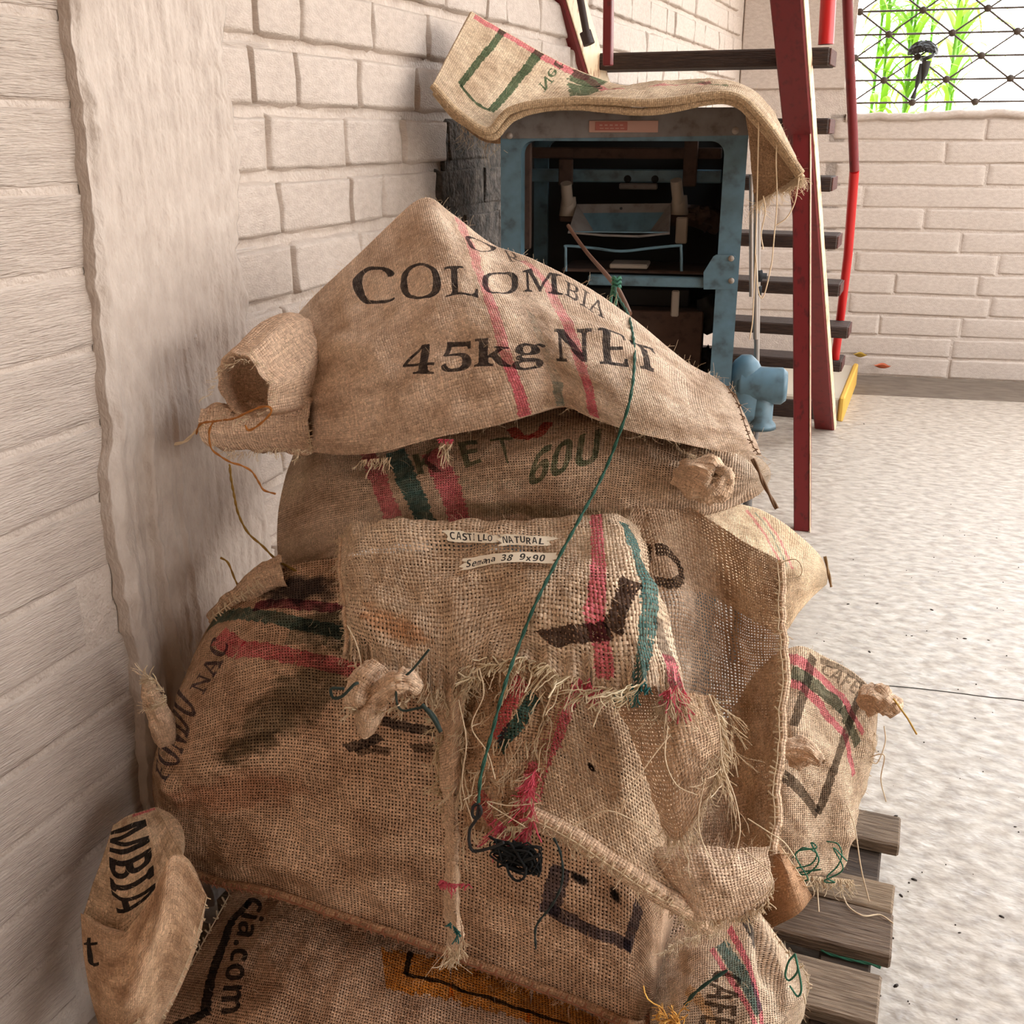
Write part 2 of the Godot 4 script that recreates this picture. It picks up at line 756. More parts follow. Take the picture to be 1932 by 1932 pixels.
# a row of overlock stitches along an edge
func stitches(called: String, edge: Array, pitch: float, size: float, r: float, m: Material, parent: Node3D, label := "") -> void:
	var s := Shape.new()
	var total := 0.0
	for k in edge.size() - 1:
		total += (edge[k + 1] - edge[k]).length()
	var n := int(total / pitch)
	var at := 0.0
	var k := 0
	var base := 0.0
	var chain := []
	for i in n:
		var w := i * pitch
		while k < edge.size() - 2 and base + (edge[k + 1] - edge[k]).length() < w:
			base += (edge[k + 1] - edge[k]).length()
			k += 1
		var seg: Vector3 = edge[k + 1] - edge[k]
		var p: Vector3 = edge[k] + seg.normalized() * (w - base)
		var d := seg.normalized()
		var side := d.cross(Vector3(0, 0, 1)).normalized()
		var f := Vector3(0, 0, 1)
		var j := 0.5 + 0.9 * absf(sin(i * 12.9898) * 43758.5453 - floorf(sin(i * 12.9898) * 43758.5453))
		var sl := pitch * (0.3 + 0.7 * sin(i * 2.7))
		s.tube([p + side * size * j + f * 0.0005, p + f * (size * 0.4) + d * sl * 0.5, p - side * size * (1.5 - j * 0.6) + d * sl + f * 0.0005], r * (0.7 + 0.4 * j), 4)
		chain.append(p + f * size * 0.4)
	if chain.size() > 2:
		s.tube(chain, r * 0.9, 4)
	part(called, s, m, parent, "", label)


# twine: pts are passed through smoothly; two plies wind about the line
func twine(s: Shape, pts: Array, r: float, n := 60) -> void:
	var line := rope(pts, n)
	for ply in 2:
		var o := []
		var along := 0.0
		for i in line.size():
			var t: Vector3 = (line[mini(i + 1, n)] - line[maxi(i - 1, 0)]).normalized()
			var x := t.cross(Vector3(0.37, 0.71, 0.6)).normalized()
			var y := t.cross(x)
			if i:
				along += (line[i] - line[i - 1]).length()
			var a := along / (r * 7.0) * TAU * 0.35 + PI * ply
			o.append(line[i] + (x * cos(a) + y * sin(a)) * r * 0.4)
		s.tube(o, r * 0.62, 5)


# ================================================================ the scene
func _ready() -> void:
	setup_camera_and_light()
	build_setting()
	build_stairs()
	build_machine()
	build_pallet()
	build_sacks()
	build_small_things()


func setup_camera_and_light() -> void:
	var cam := Camera3D.new()
	cam.name = "camera"
	add_child(cam)
	cam.position = Vector3(1.2277, 1.5, 0.0)
	cam.rotation = Vector3(deg_to_rad(-19.7), deg_to_rad(21.2), 0.0)
	cam.fov = rad_to_deg(2.0 * atan(966.0 / 2000.0))
	cam.near = 0.05
	cam.far = 60.0
	cam.current = true
	var sky := ProceduralSkyMaterial.new()
	sky.sky_top_color = Color(0.90, 0.95, 1.0)
	sky.sky_horizon_color = Color(1.0, 0.98, 0.95)
	sky.sky_curve = 0.3
	sky.ground_bottom_color = Color(0.5, 0.46, 0.4)
	sky.ground_horizon_color = Color(0.6, 0.57, 0.5)
	sky.sky_energy_multiplier = 1.0
	var env := Environment.new()
	env.background_mode = Environment.BG_SKY
	env.sky = Sky.new()
	env.sky.sky_material = sky
	env.background_energy_multiplier = 7.0
	env.tonemap_mode = Environment.TONE_MAPPER_LINEAR
	env.tonemap_exposure = 1.86
	env.sdfgi_enabled = true
	env.ssao_enabled = true
	env.ssil_enabled = true
	var we := WorldEnvironment.new()
	we.name = "world_environment"
	we.environment = env
	add_child(we)


func structure(called: String, s: Shape, m: Material, base: Vector3, label: String) -> MeshInstance3D:
	return solo(called, s, m, base, label, "room", "", "structure")


# one painted brick lying in the plane x (length), y (height); its face looks along +z
func brick_mesh(l: float, hh: float, proud: float, sd: int) -> ArrayMesh:
	var s := Shape.new()
	wob.seed = sd
	wob.frequency = 14.0
	wob.fractal_octaves = 2
	var us := [0.0, 0.018, 0.05, 0.25, 0.5, 0.75, 0.95, 0.982, 1.0]
	var vs := [0.0, 0.045, 0.12, 0.5, 0.88, 0.955, 1.0]
	var nx := 8
	var ny := 6
	var g := []
	for j in ny + 1:
		var row := []
		for i in nx + 1:
			# rows close to the rim so that only the edge is rounded
			var u: float = us[i]
			var v: float = vs[j]
			var rim := i == 0 or j == 0 or i == nx or j == ny
			var x := (u - 0.5) * l
			var y := (v - 0.5) * hh
			var z := proud * (1.0 + 0.5 * wob.get_noise_2d(x, y)) if not rim else -0.004
			if not rim and (i == 1 or j == 1 or i == nx - 1 or j == ny - 1):
				z -= proud * 0.1
			if rim:
				x += 0.006 * wob.get_noise_2d(x * 2.0, y * 2.0 + 7.0)
				y += 0.011 * wob.get_noise_2d(x * 2.0 + 5.0, y * 2.0)
			row.append(Vector3(x, -y, z))
		g.append(row)
	add_sheet(s, g, false, false)
	return s.mesh()


func lay_bricks(parent: Node3D, gap: Vector2, at: Vector3, along: Vector3, out: Vector3, length: float, y0: float, pitch: float, rows: int, blen: float, proud: float, m: Material, skip: Callable, pick: Callable, sd: int) -> void:
	# bricks run along the wall from its start point; skip(a, y) says where none is needed
	rng.seed = sd
	var kinds := []
	for k in 8:
		kinds.append(brick_mesh(blen - gap.x, pitch - gap.y, proud, sd + k))
	for r in rows:
		var a := -rng.randf() * blen
		var y := y0 + (r + 0.5) * pitch
		while a < length:
			var l := blen * rng.randf_range(0.86, 1.08)
			if rng.randf() < 0.16:
				l = blen * 0.52
			var mid := a + l * 0.5
			var lift := rng.randf_range(-0.3, 0.25) * proud
			var k := rng.randi_range(0, 7)
			var tw := rng.randf_range(-0.014, 0.014)
			if not skip.call(mid, y):
				var o := MeshInstance3D.new()
				o.name = "brick"
				parent.add_child(o, true)
				o.mesh = kinds[k]
				var b := Basis(along, Vector3.UP, out)
				b = b.rotated(out, tw)
				o.transform = Transform3D(b * Basis.from_scale(Vector3(l / blen, 1, 1)), at + along * mid + Vector3.UP * y + out * lift - parent.position)
				o.material_override = pick.call(mid, y, m)
			a += l
	return


func build_setting() -> void:
	# --- paint and plaster
	var paint := plain(Color(1, 1, 1), 0.62)
	paint.albedo_texture = noise_tex(1024, 0.012, 5, Color(0.668, 0.598, 0.543), Color(0.75, 0.684, 0.627))
	bumped(paint, noise_tex(1024, 0.05, 9, Color(0, 0, 0), Color(1, 1, 1)), 0.13)
	tri(paint, Vector3(1.9, 4.2, 1.9))
	var rough := paint.duplicate() as StandardMaterial3D
	rough.heightmap_scale = 0.26
	tri(rough, Vector3(1.4, 1.7, 1.4))
	var streak := paint.duplicate() as StandardMaterial3D
	streak.heightmap_scale = 0.34
	tri(streak, Vector3(0.5, 5.0, 0.5))
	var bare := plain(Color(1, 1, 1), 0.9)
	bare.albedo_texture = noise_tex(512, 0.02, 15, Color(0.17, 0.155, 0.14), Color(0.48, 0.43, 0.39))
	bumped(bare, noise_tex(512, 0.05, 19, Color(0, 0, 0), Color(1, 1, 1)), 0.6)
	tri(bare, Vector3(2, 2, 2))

	# --- floor: worn, polished concrete
	var fm := plain(Color(1, 1, 1), 0.5)
	fm.albedo_texture = noise_tex(2048, 0.012, 21, Color(0.53, 0.47, 0.415), Color(0.80, 0.745, 0.68), 0, 7, Color(0.68, 0.62, 0.557), 0.5)
	fm.roughness_texture = noise_tex(1024, 0.02, 22, Color(0.28, 0.28, 0.28), Color(0.95, 0.95, 0.95), 0, 6)
	fm.roughness = 0.8
	bumped(fm, noise_tex(1024, 0.03, 23, Color(0, 0, 0), Color(1, 1, 1), 0, 7), 0.3)
	tri(fm, Vector3(0.55, 0.7, 0.95))
	var s := Shape.new()
	s.box(Vector3(3.2, -0.1, -2.0), Vector3(7.2, 0.2, 11.6), 0.001)
	var fl := structure("floor", s, fm, Vector3(3.2, 0, -2.0), "worn pale concrete floor with hairline joint")
	s = Shape.new()
	var crack := rope([Vector3(0.234, 1.638, -1), Vector3(0.235, 1.638, -1)], 2)
	crack = rope([Vector3(1.237, 0, -2.907), Vector3(1.323, 0, -2.924), Vector3(1.436, 0, -2.938), Vector3(1.533, 0, -2.947), Vector3(1.636, 0, -2.961), Vector3(2.092, 0, -2.971)], 30)
	for k in crack.size():
		crack[k] += Vector3(0, 0, 0.004 * wob.get_noise_1d(k * 0.4))
	s.tube(crack, 0.0022, 4)
	part("joint", s, plain(Color(0.2, 0.17, 0.15), 1.0), fl)
	# darker strip of dirt-stained cement along the back wall
	s = Shape.new()
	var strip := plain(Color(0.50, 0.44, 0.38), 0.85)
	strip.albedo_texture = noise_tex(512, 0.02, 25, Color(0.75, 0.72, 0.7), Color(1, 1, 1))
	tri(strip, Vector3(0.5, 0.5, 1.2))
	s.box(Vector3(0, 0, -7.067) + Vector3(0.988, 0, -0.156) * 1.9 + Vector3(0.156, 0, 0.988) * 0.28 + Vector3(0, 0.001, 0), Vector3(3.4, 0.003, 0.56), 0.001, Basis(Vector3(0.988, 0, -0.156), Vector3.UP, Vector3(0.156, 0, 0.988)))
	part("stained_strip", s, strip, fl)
	# --- left wall
	s = Shape.new()
	s.box(Vector3(-0.134, 1.9, -2.0), Vector3(0.24, 3.9, 11.6), 0.001)
	var lw := structure("wall_left", s, rough, Vector3(-0.134, 0, -2.0), "whitewashed brick wall with a plastered column")
	var zone := func(mid: float, y: float) -> bool:
		var z := -mid
		if z > -1.60 or z < -6.9:
			return true
		if z < -3.3 and y < 1.2:
			return true
		return y > 2.6 if z < -3.3 else y > 1.95 or y < 0.1
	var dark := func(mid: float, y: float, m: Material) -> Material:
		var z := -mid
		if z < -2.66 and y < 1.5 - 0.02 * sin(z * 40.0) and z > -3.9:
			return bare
		return streak if z > -1.3 else m
	lay_bricks(lw, Vector2(0.006, 0.018), Vector3(-0.014, 0, 0), Vector3(0, 0, -1), Vector3(1, 0, 0), 7.0, 0.07, 0.1225, 21, 0.29, 0.0135, paint, zone, dark, 4)
	var close := func(mid: float, y: float) -> bool: return mid < 0.6 or mid > 1.66 or y > 1.95 or y < 0.0
	lay_bricks(lw, Vector2(0.002, 0.005), Vector3(-0.014, 0, 0), Vector3(0, 0, -1), Vector3(1, 0, 0), 1.7, 0.07, 0.1225, 16, 0.8, 0.0035, streak, close, dark, 5)
	# bare mortar showing behind the machine
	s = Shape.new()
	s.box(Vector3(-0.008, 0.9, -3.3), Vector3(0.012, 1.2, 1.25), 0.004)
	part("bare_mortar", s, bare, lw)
	# the plastered column: board marks run down it, its sides are ragged
	s = Shape.new()
	var g := []
	wob.seed = 31
	wob.frequency = 1.0
	wob.fractal_octaves = 3
	var nu := 130
	var nv := 170
	for j in nv + 1:
		var row := []
		var y := 2.0 - 2.0 * j / nv
		for i in nu + 1:
			var t := float(i) / nu
			var zl := -1.335 + 0.018 * wob.get_noise_1d(y * 3.0) + 0.008 * wob.get_noise_1d(y * 19.0) + 0.03 * sin(y * 2.4)
			var zr := -1.725 + 0.035 * wob.get_noise_1d(y * 4.0 + 50.0) + 0.014 * wob.get_noise_1d(y * 21.0 + 90.0)
			var z := lerpf(zl, zr, t)
			var d := 0.006 + 0.004 * wob.get_noise_2d(z * 7.0, y * 4.0)
			d += 0.003 * wob.get_noise_2d(z * 60.0, y * 2.5) + 0.0014 * wob.get_noise_2d(z * 40.0, y * 40.0)
			d += 0.010 * exp(-pow((t - 0.06) / 0.035, 2.0)) * (0.75 + 0.9 * wob.get_noise_1d(y * 9.0 + 9.0))
			d += 0.006 * exp(-pow((t - 0.96) / 0.03, 2.0)) * (0.6 + 1.4 * wob.get_noise_1d(y * 14.0 + 29.0))
			d += 0.007 * smoothstep(0.72, 0.9, t)
			if y < 1.12:
				# board marks of the shuttering
				var fade := smoothstep(1.12, 0.95, y)
				var e := 0.01 * wob.get_noise_1d(y * 5.0)
				d -= fade * 0.010 * smoothstep(0.15 + e, 0.20 + e, t) * (1.0 - smoothstep(0.235 + e, 0.25 + e, t))
				d += fade * 0.007 * exp(-pow((t - 0.262 - e) / 0.012, 2.0))
				d += fade * 0.005 * exp(-pow((t - 0.42 + e) / 0.010, 2.0)) + fade * 0.003 * exp(-pow((t - 0.36 + e) / 0.008, 2.0))
			if i == 0 or i == nu:
				d = -0.012
			row.append(Vector3(d, y, z))
		g.append(row)
	add_sheet(s, g, false, false)
	var plaster := paint.duplicate() as StandardMaterial3D
	plaster.heightmap_scale = 0.14
	tri(plaster, Vector3(2.2, 1.2, 2.2))
	part("plaster_column", s, plaster, lw)
	# --- back wall
	var bu := Vector3(0.988, 0, -0.156)
	var bn := Vector3(0.156, 0, 0.988)
	var b0 := Vector3(0, 0, -7.067)
	var bb := Basis(bu, Vector3.UP, bn)
	# opening from x = @ to the right, sill at 1.63 m
	var a0: float = (Vector3(0.641, 1.947, -7.168) - b0).dot(bu)
	var sill := 1.625
	s = Shape.new()
	var hi := 3.1
	var w1 := 4.0
	s.box(b0 + bb * Vector3((w1 + a0) * 0.5 + 1.2, sill * 0.5 - 0.01, -0.134), Vector3(w1 - a0 + 2.6, sill - 0.02, 0.24), 0.002, bb)
	s.box(b0 + bb * Vector3((a0 - 0.4) * 0.5, 1.9, -0.134), Vector3(a0 + 0.4, 3.9, 0.24), 0.002, bb)
	s.box(b0 + bb * Vector3((w1 + a0) * 0.5 + 1.2, (hi + 3.8) * 0.5, -0.134), Vector3(w1 - a0 + 2.6, 3.8 - hi, 0.24), 0.002, bb)
	s.box(b0 + bb * Vector3(5.5, 1.9, -0.134), Vector3(3.0, 3.8, 0.24), 0.002, bb)
	var bw := structure("wall_back", s, rough, b0, "whitewashed brick back wall under a barred opening")
	var near := func(mid: float, y: float) -> bool:
		if mid > 2.2 or mid < 0.24:
			return true
		return y > sill - 0.07 if mid > a0 - 0.05 else y > 1.72
	var same := func(_mid: float, _y: float, m: Material) -> Material: return m
	lay_bricks(bw, Vector2(0.002, 0.009), b0 + bn * -0.014, bu, bn, 2.3, 0.0, 0.132, 14, 0.95, 0.0085, paint, near, same, 8)
	# smooth plastered end of the wall by the corner
	s = Shape.new()
	s.box(b0 + bb * Vector3(a0 * 0.5 - 0.02, 2.5, -0.006), Vector3(a0 - 0.02, 1.5, 0.025), 0.006, bb)
	part("plaster", s, paint, bw)
	s = Shape.new()
	g = []
	for j in 7:
		var row := []
		for i in 41:
			var x := lerpf(a0 - 0.01, 2.6, i / 40.0)
			var y := sill - 0.028 + 0.014 * wob.get_noise_1d(x * 2.0) + 0.02 * smoothstep(0.9, 1.5, x)
			var q: Vector2 = [Vector2(-0.05, 0.012), Vector2(0.0, 0.012), Vector2(0.01, 0.008), Vector2(0.016, 0.0), Vector2(0.017, -0.012), Vector2(0.012, -0.03), Vector2(-0.02, -0.04)][j]
			row.append(b0 + bb * Vector3(x, y + q.y, q.x - (0.18 if j == 0 else 0.0)))
		g.append(row)
	add_sheet(s, g, false, false)
	part("sill", s, paint, bw)
	# --- the rest of the room, out of frame
	s = Shape.new()
	# a long roof light is let into it over the aisle
	s.box(Vector3(0.85, 3.9, -2.0), Vector3(2.5, 0.2, 11.6), 0.002)
	s.box(Vector3(5.1, 3.9, -2.0), Vector3(3.4, 0.2, 11.6), 0.002)
	s.box(Vector3(2.75, 3.9, 1.0), Vector3(1.3, 0.2, 5.6), 0.002)
	s.box(Vector3(2.75, 3.9, -7.2), Vector3(1.3, 0.2, 1.2), 0.002)
	structure("ceiling", s, paint, Vector3(3.2, 3.8, -2.0), "white ceiling with a long roof light")
	s = Shape.new()
	for e in [[-7.6, -6.6], [-3.2, -2.9], [0.4, 1.0], [2.1, 3.7]]:
		s.box(Vector3(6.7, 1.9, (e[0] + e[1]) * 0.5), Vector3(0.24, 3.8, e[1] - e[0]), 0.002)
	s.box(Vector3(6.7, 0.6, -2.0), Vector3(0.24, 1.2, 11.4), 0.002)
	s.box(Vector3(6.7, 3.65, -2.0), Vector3(0.24, 0.3, 11.4), 0.002)
	structure("wall_right", s, paint, Vector3(6.7, 0, -2.0), "white wall with wide openings")
	s = Shape.new()
	s.box(Vector3(3.2, 1.9, 3.7), Vector3(7.2, 3.8, 0.24), 0.002)
	structure("wall_front", s, paint, Vector3(3.2, 0, 3.7), "plain white wall")

	# --- the barred opening
	var iron := plain(Color(0.26, 0.2, 0.15), 0.55, 0.3)
	var win := thing("window_1", b0 + bb * Vector3(a0, sill, -0.12), "wide opening barred by a welded wire grille", "window", "", "structure")
	var wx := a0
	var top := hi
	var tip := func(x: float, y: float) -> Vector3: return b0 + bb * Vector3(wx + x, sill + y, -0.12)
	var rows := 12
	var rp := 0.128
	var cp := 0.36
	var wide := 2.4
	for r in rows:
		s = Shape.new()
		s.tube([tip.call(0.0, 0.045 + r * rp), tip.call(wide, 0.045 + r * rp + 0.015)], 0.0062, 6)
		part("bar", s, iron, win)
	# slanting wires cross the level ones at every knot
	var slope := rp / (cp * 0.5)
	for k in range(-9, 10):
		for d in [-1.0, 1.0]:
			var x0: float = k * cp + (0.02 if d > 0 else 0.02)
			var p := Vector2(x0, 0.045)
			var q := Vector2(x0 + d * 1.48 / slope, 0.045 + 1.48)
			# clip to the opening
			if d < 0:
				var h2 := p
				p = q
				q = h2
			if q.x < 0.05 or p.x > wide:
				continue
			if p.x < 0.0:
				p = p.lerp(q, (0.0 - p.x) / (q.x - p.x))
			if q.x > wide:
				q = p.lerp(q, (wide - p.x) / (q.x - p.x))
			s = Shape.new()
			s.tube([tip.call(p.x, p.y - 0.045 * 0.0), tip.call(q.x, q.y)], 0.0056, 6)
			part("slanting_bar", s, iron, win)
	var knot := Shape.new()
	knot.lathe([Vector2(0.0, -0.012), Vector2(0.017, -0.011), Vector2(0.0225, 0.0), Vector2(0.017, 0.011), Vector2(0.0, 0.012)], Vector3.ZERO, Basis(Vector3(1, 0, 0), Vector3(0, 0, 1), Vector3(0, -1, 0)), 10)
	var km := knot.mesh()
	for r in rows:
		for k in 8:
			var x := 0.02 + k * cp + (cp * 0.5 if r % 2 else 0.0)
			if x < wide:
				var o := part("knot", km, iron, win)
				o.position = tip.call(x, 0.045 + r * rp + 0.015 * x / wide) - win.position


func build_stairs() -> void:
	var red := plain(Color(0.44, 0.085, 0.085), 0.5)
	red.albedo_texture = noise_tex(512, 0.02, 41, Color(0.62, 0.5, 0.45), Color(1, 1, 1), 0, 5, Color(1, 0.95, 0.95), 0.35)
	tri(red, Vector3(2.5, 1.2, 2.5))
	var bright := plain(Color(0.74, 0.10, 0.09), 0.4)
	var cream := plain(Color(0.87, 0.78, 0.66), 0.6)
	cream.albedo_texture = noise_tex(512, 0.015, 42, Color(0.6, 0.42, 0.34), Color(1, 1, 1), 0, 5, Color(1, 0.97, 0.92), 0.4)
	tri(cream, Vector3(2.5, 1.2, 2.5))
	var wood := wood_mat(Color(0.28, 0.19, 0.13), 44)
	var tips := wood_mat(Color(0.42, 0.22, 0.16), 45)
	var st := thing("staircase", Vector3(0.81, 0, -5.767), "red steel staircase with open dark wooden treads behind the machine", "staircase")
	var foot := Vector3(0.8, 0, -5.786)
	var head := Vector3(0.711, 1.889, -3.72)
	head += (head - foot) * 0.25
	var run := (head - foot).normalized()
	var across := Vector3(1, 0, 0.05).normalized()
	var up := across.cross(run) * -1.0
	if up.y < 0:
		up = -up
	var s := Shape.new()
	# the channel: web and two flanges
	var mid := (foot + head) * 0.5
	var len := (head - foot).length()
	var bs := Basis(across, run, across.cross(run))
	var left := Vector3(-0.027, 1.918, -3.72) - Vector3(0.711, 1.889, -3.72)
	for k in 2:
		var o := Vector3.ZERO if k == 0 else Vector3(left.x, 0, 0)
		s = Shape.new()
		s.box(mid + o, Vector3(0.10, len, 0.07 if k == 0 else 0.16), 0.006, bs)
		var sg := part("stringer", s, red, st)
		s = Shape.new()
		s.box(mid + o + across * 0.0525, Vector3(0.005, len, 0.056 if k == 0 else 0.14), 0.002, bs)
		part("web", s, cream, sg)
	# lower flange bar of the channel that hangs at the left stringer
	s = Shape.new()
	s.tube([Vector3(0.07, 1.958, -3.55), Vector3(0.092, 1.774, -3.62)], 0.012, 8)
	s.tube([Vector3(0.08, 1.81, -3.62), Vector3(0.095, 1.771, -3.62)], 0.02, 8)
	part("hook_rod", s, plain(Color(0.2, 0.12, 0.1), 0.6), st)
	s = Shape.new()
	s.beam(Vector3(0.137, 2.001, -3.68), Vector3(0.143, 1.709, -3.68), 0.03, 0.03)
	part("hanger", s, red, st)
	# treads
	var ys := [105.0, 238.0, 348.0, 458.0, 548.0, 628.0, 692.0]
	var xr := [1562.0, 1561.0, 1568.0, 1578.0, 1584.0, 1598.0, 1585.0]
	var nrm := bs.z
	for k in ys.size():
		# where the line of sight to the tread's end meets the plane of the stair
		var q: Vector3 = [Vector3(0.83, 1.738, -3.94), Vector3(0.823, 1.521, -4.2), Vector3(0.83, 1.31, -4.46), Vector3(0.848, 1.064, -4.76), Vector3(0.855, 0.828, -5.05), Vector3(0.894, 0.594, -5.32), Vector3(0.861, 0.372, -5.6)][k]
		var w := absf(left.x) + 0.26
		s = Shape.new()
		s.box(q + Vector3(-w * 0.5, 0, -0.09), Vector3(w, 0.055, 0.2), 0.006)
		var td := part("tread", s, wood, st)
		s = Shape.new()
		s.box(q + Vector3(0.001, 0, -0.09), Vector3(0.006, 0.05, 0.19), 0.002)
		part("end_grain", s, tips, td)
	# post that carries the right stringer
	s = Shape.new()
	var pf := Vector3(0.874, 0, -4.139)
	s.beam(pf + Vector3(0, 0, 0), Vector3(0.733, 1.562, -4.13), 0.062, 0.06, Vector3(0, 0, 1), 0.004)
	var post := part("post", s, red, st)
	s = Shape.new()
	s.beam(pf + Vector3(0.0325, 0.0, 0.028), Vector3(0.735, 1.535, -4.13) + Vector3(0.0325, 0, 0.028), 0.004, 0.01, Vector3(0, 0, 1), 0.001)
	part("pale_edge", s, cream, post)  # thin cream strip along the right edge of the post
	# handrail
	s = Shape.new()
	s.tube([Vector3(0.784, 2.095, -4.7), Vector3(0.806, 1.878, -4.8), Vector3(0.848, 1.521, -4.95), Vector3(0.869, 1.345, -5)], 0.021, 10)
	part("handrail", s, red, st)
	s = Shape.new()
	s.tube([Vector3(0.869, 1.345, -5), Vector3(0.858, 0.963, -5.3), Vector3(0.84, 0.661, -5.5), Vector3(0.823, 0.387, -5.65)], 0.021, 10)
	part("handrail", s, bright, st)
	s = Shape.new()
	s.tube([Vector3(0.8, 2.006, -3.98), Vector3(0.809, 1.777, -3.98)], 0.026, 10)
	part("handrail", s, bright, st)
	# base plinth with yellow side
	var conc := plain(Color(0.72, 0.66, 0.58), 0.9)
	var yel := plain(Color(0.80, 0.62, 0.25), 0.7)
	var e := Vector3(0.872, 0, -6.007)
	s = Shape.new()
	s.box(Vector3(e.x - 0.55, 0.06, e.z - 0.42), Vector3(1.06, 0.13, 0.95), 0.01)
	var bp := part("base_step", s, conc, st)
	s = Shape.new()
	s.box(Vector3(e.x - 0.01, 0.066, e.z - 0.42), Vector3(0.03, 0.14, 0.98), 0.008)
	part("yellow_edge", s, yel, bp)
	s = Shape.new()
	s.box(Vector3(e.x - 0.58, 0.05, e.z + 0.066), Vector3(0.98, 0.1, 0.02), 0.003)
	part("kick_board", s, wood, bp)


func wood_mat(c: Color, sd: int) -> StandardMaterial3D:
	var m := plain(c, 0.8)
	m.albedo_texture = noise_tex(512, 0.02, sd, Color(0.55, 0.5, 0.45), Color(1.0, 1.0, 1.0), 0, 5)
	bumped(m, noise_tex(512, 0.03, sd + 100, Color(0, 0, 0), Color(1, 1, 1), 0, 5), 0.4)
	tri(m, Vector3(0.8, 9.0, 9.0), false)
	return m


const INK := Color(0.13, 0.14, 0.18)
const FAINT := Color(0.33, 0.31, 0.31)
const PINK := Color(1.0, 0.46, 0.66)
const TEAL := Color(0.24, 0.50, 0.58)
const GREEN := Color(0.28, 0.42, 0.34)
const BLUE := Color(0.30, 0.32, 0.46)

var hair: StandardMaterial3D
var yarn: StandardMaterial3D
var pinkyarn: StandardMaterial3D
var tealyarn: StandardMaterial3D


func build_sacks() -> void:
	hair = plain(Color(0.80, 0.69, 0.56), 0.9)
	yarn = plain(Color(0.83, 0.73, 0.60), 0.9)
	pinkyarn = plain(Color(0.80, 0.31, 0.37), 0.9)
	tealyarn = plain(Color(0.12, 0.36, 0.34), 0.9)
	top_sack()
	second_sack()
	big_sack()
	draped_sack()
	bottom_sacks()
	rear_sacks()
	machine_sack()


